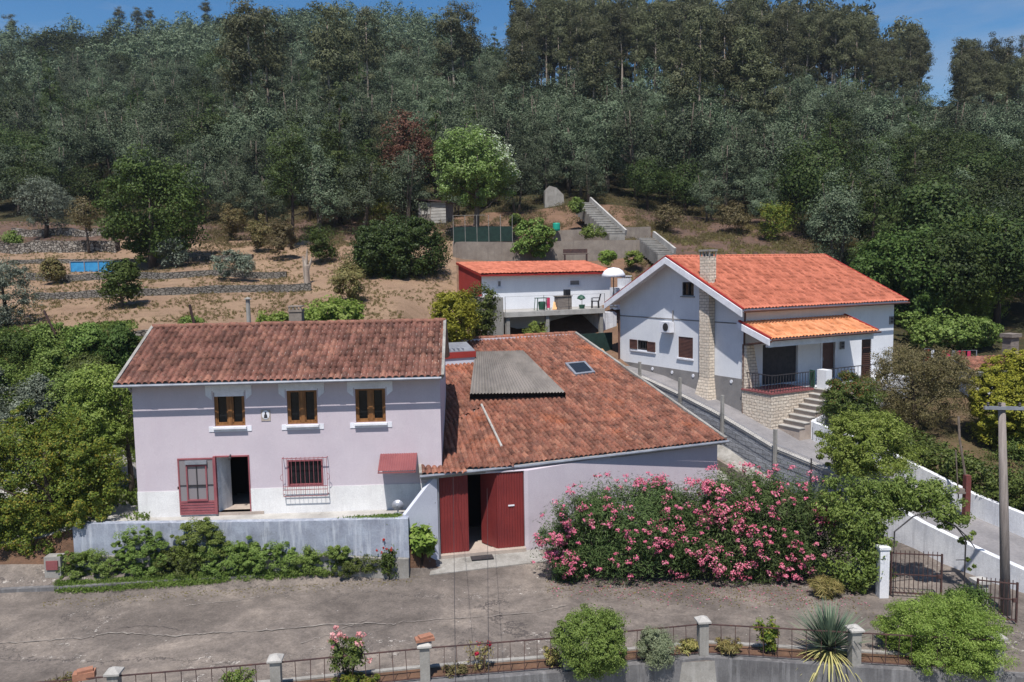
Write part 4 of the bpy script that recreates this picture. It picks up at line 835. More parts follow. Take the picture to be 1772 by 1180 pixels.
# porch
pr0 = WF.hit(1279, 548)[0]; PD = -1.95; e0 = WF.hit(1331, 586, PD-.1); pu0 = e0[0]; e1 = WF.hit(1519, 573, PD-.1); pu1 = e1[0]; pz0 = (e0[1]+e1[1])/2; pzt = WF.hit(1400, 549, -.02)[1]
psl = (pzt-pz0)/(-(PD-.1)); pu0 = -.35
b = MB(); b.prism(Fr(*WF.P(pu0, 0)[:2], WF.a+PI/2), [(PD-.1, pz0-.12), (PD-.1, pz0-.04), (-.003, pzt-.04), (-.003, pzt-.12)], -(pu1-pu0), 0)
pr = b.build('porch_roof', M['trim'], wh)
tile_roof('tiles', M['tile_orange'], WF.P(pu0, PD-.13, pz0), U_, np.array([-WF.s, WF.c, psl]), pu1-pu0, math.hypot(PD, psl*PD)+.1, pr, pu=.225, pv=.4, amp=.035, jit=.003)
for u in (pu0, pu1): b = MB(); b.beam(WF.P(u, PD-.12, pz0+.04), WF.P(u, -.02, pzt+.05), .12, .08); b.build('verge', M['rededge'], pr)
b = MB(); b.prism(Fr(*WF.P(pu0-.07, 0)[:2], WF.a+PI/2), [(PD-.12, pz0-.3), (PD-.12, pz0-.0), (-.0, pzt-.0), (-.0, pzt-.3)], 0, .07); b.box(WF, pu0+.1, pu1-.05, PD+.1, PD+.3, pz0-.42, pz0-.13); b.build('beam', M['trim'], pr)
b = MB(); gutter(b, [WF.P(pu0, PD-.2, pz0-.06), WF.P(pu1+.1, PD-.2, pz0-.06)], .05); b.build('gutter', M['brownshut'], pr)
b = MB(); b.tube([WF.P(-.35, PD-.15, pz0-.12), WF.P(-.15, -.6, pz0-.35), WF.P(-.12, -.08, pz0-.4), WF.P(-.12, -.08, 3.7)], .045, 8); b.build('drainpipe', M['brownshut'], pr)
sb1 = WF.hit(1408, 690, PD)[0]
b = MB(); b.box(WF, -.15, sb1, PD, -.04, 2.6, 4.86); b.prism(WF, [(-.12, 4.86), (.85, 4.86), (.36, pz0-.45), (-.12, pz0-.45)], -.3, -.005); stn = b.build('porch_base', M['stoneface'], wh); boxuv(stn); tag(stn, 'cream split stone porch base and tapering corner buttress')
b = MB(); b.box(WF, -.2, sb1+.03, PD-.05, -.02, 4.86, 4.93); b.build('porch_floor', M['redroofsheet'], wh); b = MB(); b.box(WF, sb1+.03, WW-1.0, PD+.2, -.04, 2.6, 4.9); b.build('porch_base_wall', M['white_dirty'], wh)
b = MB(); b.beam(WF.P(-.1, PD+.03, 5.75), WF.P(sb1, PD+.03, 5.75), .04, .04); b.beam(WF.P(-.1, PD+.03, 5.02), WF.P(sb1, PD+.03, 5.02), .03, .03); b.beam(WF.P(-.1, PD+.03, 5.75), WF.P(-.1, -.3, 5.75), .04, .04); b.beam(WF.P(-.1, PD+.03, 5.02), WF.P(-.1, -.3, 5.02), .03, .03)
n = 15
for i in range(n+1): u = -.1+(sb1+.1)*i/n; b.beam(WF.P(u, PD+.03, 4.93), WF.P(u, PD+.03, 5.75), .022, .022)
for i in range(1, 8): v = PD+.03+(-.3-PD)*i/8; b.beam(WF.P(-.1, v, 4.93), WF.P(-.1, v, 5.75), .022, .022)
b.build('railing', M['iron'], wh)
b = MB(); us_ = sb1+1.2; b.beam(WF.P(us_, PD+.2, 5.75), WF.P(us_+3.5, PD+.2, 5.75), .04, .04)
for i in range(14): b.beam(WF.P(us_+.25*i, PD+.2, 4.9), WF.P(us_+.25*i, PD+.2, 5.75), .02, .02)
b.build('railing', M['iron'], wh)
b = MB(); b.box(WF, fdr[0]-.02, fdr[1]+.02, .08, .13, fdr[2], fdr[3]); o = b.build('door', M['brownshut'], wh); tag(o, 'dark brown front door under the porch'); b = MB(); b.box(WF, fdr[0]+.1, fdr[0]+.14, .03, .08, 5.9, 6.05); b.build('handle', M['galv'], o)
b = MB(); b.box(WF, fdr[0]-.14, fdr[0], -.03, .1, 4.9, fdr[3]+.1); b.box(WF, fdr[1], fdr[1]+.14, -.03, .1, 4.9, fdr[3]+.1); b.build('door_frame', M['trim'], wh)
b = MB(); b.box(WF, dk[0]+.02, dk[1]-.02, .12, .16, 4.95, dk[3]); o = b.build('garage_door', M['iron'], wh)
rs = rect(WF, 1489, 584, 1524, 622, PD+.25); b = MB(); n = 22
b.box(WF, rs[0]+.12, pu1-.1, PD+.22, PD+.26, 4.9, pz0-.15)
for i in range(n): z = 4.95+(pz0-.25-4.95)*i/n; b.box(WF, rs[0]+.12, pu1-.1, PD+.18, PD+.219, z, z+.05)
b.build('slatted_blind', M['brownshut'], wh)
for hx, hy in ((1542, 554), (1457, 597)):
    u, z = WF.hit(hx, hy, -.01); b = MB(); b.box(WF, u-.16, u+.16, -.06, -.001, z-.22, z+.22); o = b.build('wall_box', M['plinth_grey'], wh); b = MB(); b.box(WF, u-.1, u+.1, -.075, -.061, z-.14, z-.02); b.box(WF, u-.1, u+.1, -.075, -.061, z+.03, z+.15); b.build('box_window', M['iron'], o)
# steps up to the porch
b = MB(); ns = 8; zb0 = 3.15; su1 = sb1+.35; su0 = .35
for i in range(ns):
    ua = su0+(su1-su0)*i/ns; z = zb0+(4.9-zb0)*(i+1)/ns; b.box(WF, ua, su1+1.1, PD-1.25, PD-.003, (2.4 if i == 0 else zb0+(4.9-zb0)*i/ns), z)
stp = b.build('steps', M['cream'], wh); tag(stp, 'pale stone steps climbing beside the porch base')
b = MB(); 
for i in range(ns):
    ua = su0+(su1-su0)*i/ns; z = zb0+(4.9-zb0)*(i+1)/ns; b.box(WF, ua-.05, ua+.32, PD-1.28, PD-.004, z+.002, z+.035)
b.build('tread', M['concrete_light'], stp)
b = MB(); b.box(WF, sb1+.15, sb1+.55, PD-.6, PD-.05, 4.9, 5.85); b.build('gate_pier', M['white'], wh)
b = MB(); b.box(WF, sb1+.03, sb1+.07, PD+.0, PD+.3, 4.95, 5.8); b.build('porch_gate', M['green_plastic'], wh)
# ramp path beside the white house
b = MB(); vs_ = [12, 10, 8, 6, 4.3, 2.7, 1.3, 0, -1.9, -3.5, -5.8, -7, -9, -10.8, -13, -15, -19, -24]
LQ = [(-1.5, v) for v in vs_]; RQ = [(0.0 if v > -1.8 else (.35 if v > -3.3 else 1.25), v) for v in vs_]
vv_, ff_ = [], []
for i, v in enumerate(vs_):
    for (u, q) in (LQ[i], RQ[i]): x, y = WF.P(u, q)[:2]; vv_.append((x, y, pz_(v)))
for i, v in enumerate(vs_):
    for (u, q) in (LQ[i], RQ[i]): x, y = WF.P(u, q)[:2]; vv_.append((x, y, pz_(v)-.6))
n = len(vs_)
ff_ = [(2*i, 2*i+1, 2*i+3, 2*i+2) for i in range(n-1)] + [(2*n+2*i, 2*n+2*i+2, 2*n+2*i+3, 2*n+2*i+1) for i in range(n-1)] + [(2*i, 2*i+2, 2*n+2*i+2, 2*n+2*i) for i in range(n-1)] + [(2*i+1, 2*n+2*i+1, 2*n+2*i+3, 2*i+3) for i in range(n-1)]
o = MB().add(vv_, ff_).build('ramp_path', M['roadc']); tag(o, kind='structure')
def wfline(u, vlist): return [WF.P(u, v)[:2] for v in vlist]
vl = [12, 10, 8, 6, 4.3, 2.7, 1.3, 0, -1.9, -3.5, -5.8, -7, -8.2]
pts = wfline(-1.52, vl)
wall_line('block_wall', M['block'], [(WF.P(-1.72, v)[:2]) for v in vl], .2, [pz_(v)+.0 for v in vl], [min(G(*WF.P(-2.2, v)[:2]), pz_(v))-1.2 for v in vl], 'grey concrete block wall holding up the ramp path beside the barn', 'retaining wall', uvs=True)
o = wall_line('wall_coping', M['concrete_light'], [(WF.P(-1.76, v)[:2]) for v in vl], .28, [pz_(v)+.1 for v in vl], [pz_(v)+.003 for v in vl], 'pale concrete coping along the edge of the ramp path', 'coping')
vl2 = [-8.2, -9, -10.8, -13, -15, -19, -24]
wall_line('white_wall', M['white_dirty'], [(WF.P(-1.74, v)[:2]) for v in vl2], .24, [pz_(v)+(.12 if v > -12 else .08) for v in vl2], [-.6]*7, 'white lime-washed wall behind the barred gate, below the ramp path', 'wall')
vl3 = [-3.35, -5, -7, -9, -11, -13, -16, -20, -26]
wall_line('white_wall', M['white_dirty'], [WF.P(3.4, -3.3)[:2], WF.P(1.3, -3.3)[:2]]+[(WF.P(1.26, v)[:2]) for v in vl3], -.22, [4.3, 3.75]+[pz_(v)+.85 for v in vl3], [2.2, 2.2]+[pz_(v)-.8 for v in vl3], 'long white wall along the right side of the ramp below the hedge', 'wall')
# fence posts and chain link along the block wall
cf = empty('chain_link_fence', WF.P(-1.85, 0, pz_(0)), 'sagging chain link fence on thin concrete posts along the block wall', 'fence')
for px, yt, yb in ((1107, 626, 653), (1176.5, 653.6, 702), (1250, 683.7, 739), (1341.7, 742.6, 796)):
    q = [onplane(px, yy, WF.P(-1.85, 0), (WF.c, WF.s, 0)) for yy in (yt, yb)]
    b = MB(); zt3, zb3 = q[0][2], q[1][2]-.35; b.box(Fr(q[0][0], q[0][1], WF.a), -.065, .065, -.065, .065, zb3, zt3); b.build('post', M['concrete'], cf)
q = [onplane(1404, yy, WF.P(-1.85, 0), (WF.c, WF.s, 0)) for yy in (793, 850)]; b = MB(); b.tube([(q[0][0], q[0][1], q[0][2]), (q[0][0], q[0][1], q[1][2]-.3)], .03, 6); b.build('post', M['iron'], cf)
b = MB(); v = 6.0; st_ = .16; vv0 = -8.2; i = 0
while v > vv0:
    for s in (1, -1):
        a = v; c = v-1.1; za = pz_(a)+.35; zc = pz_(c)-.75
        if s == -1: za, zc = pz_(a)-.75, pz_(c)+.35
        b.add([WF.P(-1.84, a, za), WF.P(-1.84, a-.012, za), WF.P(-1.84, c-.012, zc), WF.P(-1.84, c, zc)], [(0,1,2,3)])
    v -= st_
for dz in (.35, -.2, -.75): b.tube([WF.P(-1.84, v, pz_(v)+dz) for v in (6, 2.7, 0, -1.9, -3.5, -5.8, -7, -8.2)], .008, 4)
b.build('wire_mesh', M['galv'], cf, recalc=False)
# low rubble wall beside the barn
vl4 = [1, -1, -3, -4.6, -6.2]; wall_line('low_wall', M['terrace_conc'], [WF.P(-3.1, v)[:2] for v in vl4], .22, [G(*WF.P(-3.1, v)[:2])+.55 for v in vl4], [G(*WF.P(-3.1, v)[:2])-.4 for v in vl4], 'low crumbling brown wall between the barn and the block wall', 'wall')
# ================================================================== OUTBUILDING WITH DECK
OF = Fr(-1.85, 50.2, .45); oz = 8.42; zoe = zp(835, 473, 50.2)
ol = 9.6; od = 3.4; zob = zoe+.75
ob = empty('outbuilding', OF.P(0, 0, oz), 'long white outbuilding with red lean-to roof and dark red side wall', 'outbuilding')
ow1 = rect(OF, 860, 485, 868, 497); ow2 = rect(OF, 985, 484, 1004, 494)
b = MB(); wallgrid(b, OF, 0, ol, 0, .2, oz-3, zoe-.1, [ow1, ow2]); b.box(OF, ol-.2, ol, .2, od, oz-3, zoe-.1); b.box(OF, .2, ol-.2, od-.2, od, oz-3, zob-.2); b.build('wall', M['white'], ob)
b = MB(); b.prism(Fr(OF.x, OF.y, OF.a+PI/2), [(-.02, oz-2.5), (od, oz-2.5), (od, zob-.12), (-.02, zoe-.12)], .001, .16); b.build('side_wall', M['darkred'], ob)
b = MB(); b.prism(Fr(*OF.P(-.25, 0)[:2], OF.a+PI/2), [(-.45, zoe-.19), (-.45, zoe-.06), (od+.2, zob-.0), (od+.2, zob-.13)], -(ol+.4), 0); orf = b.build('roof', M['rededge'], ob)
osl = (zob-zoe)/(od+.45)
tile_roof('tiles', M['tile_new'], OF.P(-.25, -.48, zoe-.02), np.array([OF.c, OF.s, 0]), np.array([-OF.s, OF.c, osl]), ol+.4, (od+.7)*math.hypot(1, osl), orf, pu=.25, pv=.4, amp=.02, jit=.002)
for q, nm in ((ow1, 'window'), (ow2, 'window')):
    u0, u1, z0, z1 = q; b = MB(); t = .06
    for a in ((u0, u0+t, z0, z1), (u1-t, u1, z0, z1), (u0+t, u1-t, z0, z0+t), (u0+t, u1-t, z1-t, z1)): b.box(OF, a[0], a[1], -.03, .05, a[2], a[3])
    b.box(OF, u0-.1, u1+.1, -.06, -.031, z0-.12, z0-.04); o = b.build(nm, M['trim'], ob); MB().box(OF, u0+t, u1-t, .04, .05, z0+t, z1-t).build('pane', M['plinth_grey'], o)
b = MB(); b.box(OF, -.6, ol-1, -.5, -.02, oz-.3, oz+.02); b.build('footing', M['concrete_light'], ob)
DFr = Fr(*onY(875, 543, 47.6)[:2], .45); dw = 7.0; ddp = 4.2
dk_ = empty('terrace_deck', DFr.P(0, 0, 5), 'raised concrete terrace deck with open space underneath in front of the outbuilding', 'terrace')
b = MB(); b.box(DFr, 0, dw, 0, ddp, oz-.3, oz-.0); b.build('slab', M['concrete_light'], dk_)
for u in (.1, 2.8, dw-.3):
    b = MB(); b.box(DFr, u, u+.22, .1, .32, 4.6, oz-.3); b.build('pillar', M['concrete'], dk_)
b = MB(); b.box(DFr, 0, dw+1.5, ddp-.4, ddp-.2, 4.6, oz-.31); b.build('back_wall', M['concrete'], dk_)
b = MB(); b.box(DFr, dw-.05, dw+1.2, .5, ddp-.41, 4.4, oz-.301); b.build('side_room', M['white_dirty'], dk_)
b = MB(); b.box(DFr, dw+.4, dw+1.0, .44, .499, 4.4, 6.6); tag(b.build('door', M['darkred'], dk_), 'dark red door below the deck')
b = MB()
for i in (0, 3, 5, 8): b.tube([DFr.P(i*dw/8, .04, oz), DFr.P(i*dw/8, .04, oz+.95)], .016, 5)
b.tube([DFr.P(0, .04, oz+.93), DFr.P(dw, .04, oz+.93)], .006, 4); b.build('railing', M['iron'], dk_)
# left flank wall of the deck
b = MB(); b.box(DFr, -1.2, -.05, .2, 3.4, 5.2, oz+.9); o = b.build('flank_wall', M['concrete'], None, origin=DFr.P(-.6, .2, 5.2)); tag(o, 'grey cement wall left of the raised terrace behind the barn roof', 'wall')
b = MB(); b.box(DFr, -.8, 6.5, -1.6, -1.45, 5.3, 7.0)
o = b.build('green_netting', M['net'], None, origin=DFr.P(0, -1.6, 5.3)); tag(o, 'dark green netting screen below the terrace deck', 'netting')
# things on the deck
def at_deck(px, py): return np.array(DFr.P(DFr.hit(px, py, .55)[0], .55, oz))
p = at_deck(1030, 529); b = MB(); cF = Fr(p[0], p[1], .45-.7)
for u, v in ((-.22, -.2), (.22, -.2), (-.22, .22), (.22, .22)): b.beam(cF.P(u, v, oz), cF.P(u*.9, v*.9, oz+.44), .04, .04)
b.box(cF, -.24, .24, -.24, .24, oz+.42, oz+.47); b.add([cF.P(.22, -.24, oz+.46), cF.P(.22, .24, oz+.46), cF.P(.34, .2, oz+.92), cF.P(.34, -.2, oz+.92), cF.P(.26, -.24, oz+.46), cF.P(.26, .24, oz+.46), cF.P(.38, .2, oz+.92), cF.P(.38, -.2, oz+.92)], [(0,1,2,3),(4,7,6,5),(0,3,7,4),(1,5,6,2),(3,2,6,7)])
for v in (-.26, .26): b.beam(cF.P(-.2, v, oz+.66), cF.P(.26, v, oz+.66), .05, .03); b.beam(cF.P(-.2, v, oz+.45), cF.P(-.2, v, oz+.66), .04, .04)
tag(b.build('garden_chair', M['black'], None, origin=tuple(p)), 'black plastic garden chair standing on the raised terrace', 'chair')
p = at_deck(1062, 529); uF = Fr(p[0], p[1], .45); um_ = empty('parasol', (p[0], p[1], oz), 'domed white parasol at the right end of the raised terrace', 'parasol')
zt4 = onY(1066, 463, p[1])[2]; b = MB(); b.tube([(p[0], p[1], oz), (p[0], p[1], zt4)], .03, 8); b.lathe((p[0], p[1], oz), [(.28, 0), (.26, .06), (.05, .1)], 14); b.build('pole', M['iron'], um_)
b = MB(); b.lathe((p[0], p[1], zt4-.62), [(.78, 0), (.74, .2), (.6, .42), (.35, .58), (.02, .64)], 16); b.build('canopy', M['trim'], um_, smooth=True)
p = at_deck(976, 531); cF = Fr(p[0], p[1], .45); sz_ = 1.0; b = MB(); b.box(cF, -.55, .45, -.2, .25, oz+.02, oz+.82); b.box(cF, -.6, .5, -.25, .3, oz+.82, oz+.87); cbn = b.build('cabinet', M['cut_wood'], None, origin=tuple(p)); tag(cbn, 'weathered wooden cabinet on the terrace deck with a black box on top', 'cabinet')
b = MB(); b.box(cF, .05, .4, -.15, .15, oz+.875, oz+1.25); b.box(cF, .1, .35, -.17, -.151, oz+.95, oz+1.2); tag(b.build('black_box', M['black'], None, origin=cF.P(.2, 0, oz+.87)), 'small black box standing on the wooden cabinet', 'box')
p = at_deck(938, 533); cF = Fr(p[0], p[1], .45); b = MB()
for u, v in ((-.45, -.2), (.45, -.2), (-.45, .2), (.45, .2)): b.beam(cF.P(u, v, oz), cF.P(u*.85, v*.85, oz+.75), .04, .04)
b.box(cF, -.42, .42, -.22, .22, oz+.75, oz+.79); b.lathe(cF.P(0, 0, oz+.05), [(.2, 0), (.24, .4), (.22, .5)], 12); tag(b.build('table', M['green_plastic'], None, origin=tuple(p)), 'green garden table with a bucket beneath it on the terrace', 'table')
b = MB(); b.box(cF, .22, .42, -.27, -.235, oz+.15, oz+.78); tag(b.build('towel', M['pink'], None, origin=cF.P(.3, -.25, oz+.15)), 'pink cloth hanging from the green terrace table', 'towel')
p = at_deck(958, 533); b = MB(); cF = Fr(p[0], p[1], .45)
for i in range(4): b.beam(cF.P(-.1+.07*i, -.1, oz+.02), cF.P(.12+.07*i, .15, oz+.5-.05*i), .07, .03)
tag(b.build('plank_stack', M['tarp'], None, origin=tuple(p)), 'few orange planks leaning on the wooden cabinet', 'planks')
p = at_deck(1007, 531); b = MB(); cF = Fr(p[0], p[1], .6); b.lathe(cF.P(0, 0, oz), [(.16, 0), (.2, .25), (.19, .26)], 12); b.tube([cF.P(0, 0, oz+.2), cF.P(.03, .02, oz+.55), cF.P(-.1, 0, oz+.8)], .02, 5); b.lathe(cF.P(-.05, 0, oz+.55), [(.05, 0), (.28, .1), (.2, .25), (.05, .33)], 10); tag(b.build('potted_plant', M['lemonp'] if 'lemonp' in M else M['green_plastic'], None, origin=tuple(p)), 'dark potted plant on the terrace beside the chair', 'plant pot')
# barbecue / oven block right
p = at_deck(1074, 527); b = MB(); cF = Fr(p[0], p[1]+.8, .45); b.box(cF, -.2, 1.2, 0, .8, oz-.2, oz+1.25); b.box(cF, .35, 1.05, .1, .7, oz+1.25, oz+1.85)
for i in range(4): b.box(cF, .4+i*.17, .47+i*.17, .12, .2, oz+1.85, oz+1.95)
b.box(cF, .32, 1.08, .07, .73, oz+1.95, oz+2.02); tag(b.build('oven', M['white_dirty'], None, origin=tuple(p)), 'white masonry outdoor oven with chimney behind the parasol', 'oven')
p = onz(1056, 604, 5.3); b = MB(); cF = Fr(WF.P(-1.0, 10.8)[0], WF.P(-1.0, 10.8)[1], .5)
b.lathe(cF.P(0, 0, 5.15), [(.35, 0), (.42, .3), (.34, .7), (.15, .95)], 9); tag(b.build('covered_pile', M['tarp'], None, origin=cF.P(0, 0, 5.15)), 'small pile under a creased orange cream tarp at the corner of the white house', 'tarp')
# ================================================================== upper terraces
def wpts(l, Y): return [onY(px, py, Y if np.isscalar(Y) else Y[i])[:2] for i, (px, py) in enumerate(l)]
def twall(name, mat, l, Ys, th, drop, label, cat='wall', **k):
    P = [onY(px, py, Y) for (px, py), Y in zip(l, Ys)]
    return wall_line(name, mat, P, th, [p[2] for p in P], [p[2]-drop for p in P], label, cat, **k)
twall('retaining_wall', M['terrace_conc'], [(783, 419), (800, 418), (900, 419), (1000, 416), (1100, 415), (1132, 413)], [60.6, 60.0, 60.3, 60.8, 61.3, 61.6], .25, 3.2, 'long brown board-marked concrete retaining wall above the white outbuilding')
twall('retaining_wall', M['terrace_conc'], [(957, 399), (1000, 397), (1060, 394), (1126, 392)], [65.5, 65.8, 66.2, 66.6], .25, 1.6, 'upper short concrete wall beside the teal barrel')
b = MB(); P = [onY(px, 420, 60.4) for px in (785, 887)]; zt5 = onY(785, 373, 60.4)[2]; zb5 = onY(785, 419, 60.4)[2]
nf = empty('net_fence', tuple(P[0]), 'green net fence on thin posts on top of the left retaining wall', 'fence')
for i in range(6):
    p = P[0]*(1-i/5)+P[1]*(i/5); b = MB(); b.tube([(p[0], p[1], zb5-.1), (p[0], p[1], zt5)], .02, 5); b.build('post', M['concrete'], nf)
b = MB(); b.tube([(P[0][0], P[0][1], zt5), (P[1][0]-2, P[1][1], zt5)], .014, 5); b.build('rail', M['concrete'], nf)
zm = onY(785, 393, 60.4)[2]; b = MB(); b.slab([P[0][:2], P[1][:2], P[1][:2]+np.array([0, .03]), P[0][:2]+np.array([0, .03])], zb5, zm); b.build('net', M['net'], nf)
# stairs
def stair(l0, l1, Y0, Y1, wd, n, label, dx=1):
    a = onY(l0[0], l0[1], Y0); c = onY(l1[0], l1[1], Y1); b = MB(); d = c-a; hd = math.hypot(d[0], d[1]); F = Fr(a[0], a[1], math.atan2(d[1], d[0]))
    for i in range(n): b.box(F, hd*i/n, hd*(i+1)/n, -wd/2, wd/2, a[2]+d[2]*i/n-.8, a[2]+d[2]*(i+1)/n)
    o = b.build('stairs', M['concrete'], None, origin=tuple(a)); tag(o, label, 'stairs')
    b = MB(); b.beam(F.P(0, -wd/2-.1, a[2]+.3), F.P(hd, -wd/2-.1, c[2]+.35), .16, .45); s = b.build('stringer', M['concrete_light'], o)
    b = MB()
    for i in range(n): b.box(F, hd*i/n-.03, hd*(i+1)/n, -wd/2, wd/2, a[2]+d[2]*(i+1)/n+.002, a[2]+d[2]*(i+1)/n+.04)
    b.build('tread', M['concrete_light'], o)
    return o
stair((1068, 409), (1008, 352), 64.5, 73.0, 1.3, 14, 'upper flight of concrete stairs climbing left into the trees')
stair((1152, 442), (1116, 413), 57.5, 62.0, 1.2, 10, 'lower flight of concrete stairs at the end of the brown retaining wall')
p = gp(955, 358, 60); b = MB(); F = Fr(p.x, p.y, .1); b.prism(F, [(-.7, -.5+p.z), (1.3, -.5+p.z), (1.2, p.z+1.2), (.5, p.z+1.9), (-.2, p.z+2.1), (-.7, p.z+1.6)], 0, .8); tag(b.build('concrete_block', M['concrete'], None, origin=tuple(p)), 'pale broken concrete wall stub at the foot of the forest', 'wall stub')
P = gp(748, 388, 55); F = Fr(P.x, P.y, -.25); sh = empty('shed', tuple(P), 'weathered grey plank shed beside the pale tipped tree', 'shed'); sc1 = 1/ppm(P)
b = MB(); b.box(F, -1.3, 1.3, 0, 2.2, P.z-1.0, P.z+2.0); b.build('wall', M['cut_wood'], sh)
b = MB()
for i in range(7): b.box(F, -.1, 1.32, -.03, -.001, P.z+.1+i*.27, P.z+.33+i*.27)
for i in range(4): b.box(F, -1.25+i*.28, -1.03+i*.28, -.03, -.001, P.z+.9, P.z+1.9)
b.build('cladding', M['concrete_light'], sh)
b = MB(); b.prism(F, [(-1.5, P.z+2.2), (1.5, P.z+1.9), (1.5, P.z+2.0), (-1.5, P.z+2.32)], -.3, 2.5); b.build('roof', M['rust'], sh)
p = gp(963, 398, 58); b = MB(); pp = onY(963, 397, 65.0); b.lathe((pp[0], pp[1], pp[2]-.1), [(.26, 0), (.3, .1), (.3, .55), (.27, .62), (.2, .63)], 14); tag(b.build('barrel', M['teal'], None, origin=tuple(pp)), 'teal plastic barrel standing above the retaining wall', 'barrel')
pp = onY(997, 446, 58.5); b = MB(); F = Fr(pp[0], pp[1], 0.05)
for i in range(3): b.box(F, -.9, .9, .16*i, .16*i+.13, pp[2]+.25, pp[2]+.3)
for u in (-.8, .8): b.box(F, u-.04, u+.04, 0, .4, pp[2]-.3, pp[2]+.25)
b.box(F, -.9, .9, .48, .52, pp[2]+.35, pp[2]+.65); tag(b.build('bench', M['rust'], None, origin=tuple(pp)), 'dark slatted garden bench before the brown retaining wall', 'bench')
# ================================================================== field terraces and stone walls (left)
def gwall(name, mat, l, hpx, label, group, th=.45, seg=6, extra=.5):
    """l: picture points of the wall foot; hpx: its height in picture units"""
    P = []
    for (x0, y0), (x1, y1) in zip(l[:-1], l[1:]):
        for i in range(seg): P.append(gp(x0+(x1-x0)*i/seg, y0+(y1-y0)*i/seg, 38))
    P.append(gp(l[-1][0], l[-1][1], 38)); P = P if True else P
    rr = random.Random(int(l[0][1])); h = [hpx/ppm(p)*(1+rr.uniform(-.1, .1)) for p in P]
    ys = [p.y for p in P]; 
    for i, p in enumerate(P): ym = sum(ys[max(0, i-4):i+5])/len(ys[max(0, i-4):i+5]); P[i] = Vector((p.x/p.y*ym, ym, G(p.x/p.y*ym, ym)))
    return wall_line(name, mat, P, th, [p.z+a for p, a in zip(P, h)], [p.z-extra for p in P], label, 'stone wall', group)
tg = 'stone terrace walls across the dry field'
gwall('terrace_wall', M['fieldwall'], [(60, 519), (200, 515), (330, 510), (538, 501)], 13, 'lowest grey terrace wall on the dry field, running past the small dark tree', tg)
gwall('terrace_wall', M['fieldwall'], [(45, 487), (150, 486), (300, 482), (495, 478)], 12, 'second grey terrace wall from the bottom, just below the blue pool', tg)
gwall('terrace_wall', M['fieldwall'], [(15, 458), (120, 456), (260, 455), (436, 448)], 8, 'third low terrace wall level with the top of the blue pool', tg)
gwall('terrace_wall', M['drystone'], [(0, 437), (90, 438), (200, 437)], 20, 'rough dry stone terrace wall under the silvery olive tree', tg, th=.7)
gwall('terrace_wall', M['drystone'], [(20, 406), (100, 409), (190, 408)], 13, 'uppermost dry stone terrace wall at the forest edge', tg, th=.7)
# dry stone wall behind the lilac house
P = [onY(px, py, 39.2) for px, py in ((225, 574), (245, 571), (300, 571), (330, 572), (420, 571), (430, 566), (600, 571), (640, 573))]
wall_line('dry_stone_wall', M['drystone'], P, .6, [p[2] for p in P], [p[2]-3.5 for p in P], 'pale dry stone retaining wall just behind the lilac house roof', 'stone wall')
# terrace wall in front of the lilac house
P = [onz(px, py, 2.14) for px, py in ((125, 907), (300, 905), (500, 902), (706, 897))]
wall_line('front_terrace_wall', M['bluewash'], P, .3, [2.14, 2.14, 2.14, 2.12], [.3, .3, .3, -.05], 'blue grey limewashed terrace wall below the lilac house', 'wall')
P2 = [(p[0], p[1]-.18) for p in P]; wall_line('footing_strip', M['concrete'], P2, .17, [.98, .98, .95, .7], [.3, .3, .3, -.05], 'rough grey footing at the bottom of the blue grey terrace wall', 'footing')
p = onz(692, 893, 2.1); dfr = Fr(p[0]+.1, p[1]+.35, .3); b = MB(); b.lathe((p[0]-.12, p[1]+.35, 2.1), [(.14, 0), (.03, .05), (.03, .3)], 10); b.add([(p[0]-.12+.22*math.cos(a)*r, p[1]+.3-.06+.12*r*r, 2.4+.2*math.sin(a)*r) for r in (.05, .55, 1) for a in np.linspace(0, 2*PI, 17)[:-1]], [(i*16+j, i*16+(j+1) % 16, (i+1)*16+(j+1) % 16, (i+1)*16+j) for i in range(2) for j in range(16)]); tag(b.build('satellite_dish', M['galv'], None, origin=tuple(p)), 'small grey satellite dish standing by the side entrance', 'dish')
# white post with red number box, left
p = gp(92, 1000, 22); b = MB(); F = Fr(p.x, p.y, .05); b.box(F, -.28, .28, 0, .4, p.z-.3, p.z+.75); o = b.build('pillar', M['concrete'], None, origin=tuple(p)); tag(o, 'short grey masonry pillar with a faded red box, left end of the planting bed', 'pillar'); MB().box(F, -.2, .2, -.04, -.002, p.z+.3, p.z+.62).build('red_box', M['redroofsheet'], o)
# leaning wooden stakes
for (x0, y0, x1, y1, lb) in ((95, 562, 76, 537, 'leaning brown stake above the shrubs at the left edge of the dry field'), (340, 566, 328, 527, 'leaning brown stake behind the left end of the lilac house roof')):
    p = onY(x0, y0, 39.5); q = onY(x1, y1, 39.3); b = MB(); b.beam(p-np.array([0, 0, .5]), q, .1, .1); tag(b.build('stake', M['rust'], None, origin=tuple(p)), lb, 'stake')
p = gp(154, 470, 40); q = onY(154, 457, p.y)
b = MB(); x0 = onY(122, 460, p.y)[0]; x1 = onY(195, 460, p.y)[0]; zt6 = onY(158, 451, p.y)[2]; zb6 = onY(158, 468, p.y)[2]; pF = Fr(x0, p.y, 0); pl = empty('paddling_pool', (x0, p.y, zb6), 'blue frame swimming pool standing on the dry terrace', 'pool')
b.box(pF, 0, x1-x0, 0, 2.0, zb6-.3, zt6-.05); b.build('liner', M['pool_blue'], pl)
b = MB(); b.box(pF, -.03, x1-x0+.03, -.05, 2.05, zt6-.049, zt6)
for i in range(4): b.box(pF, (x1-x0)*i/3-.03, (x1-x0)*i/3+.03, -.05, -.002, zb6-.3, zt6-.05)
b.build('frame', M['galv'], pl)
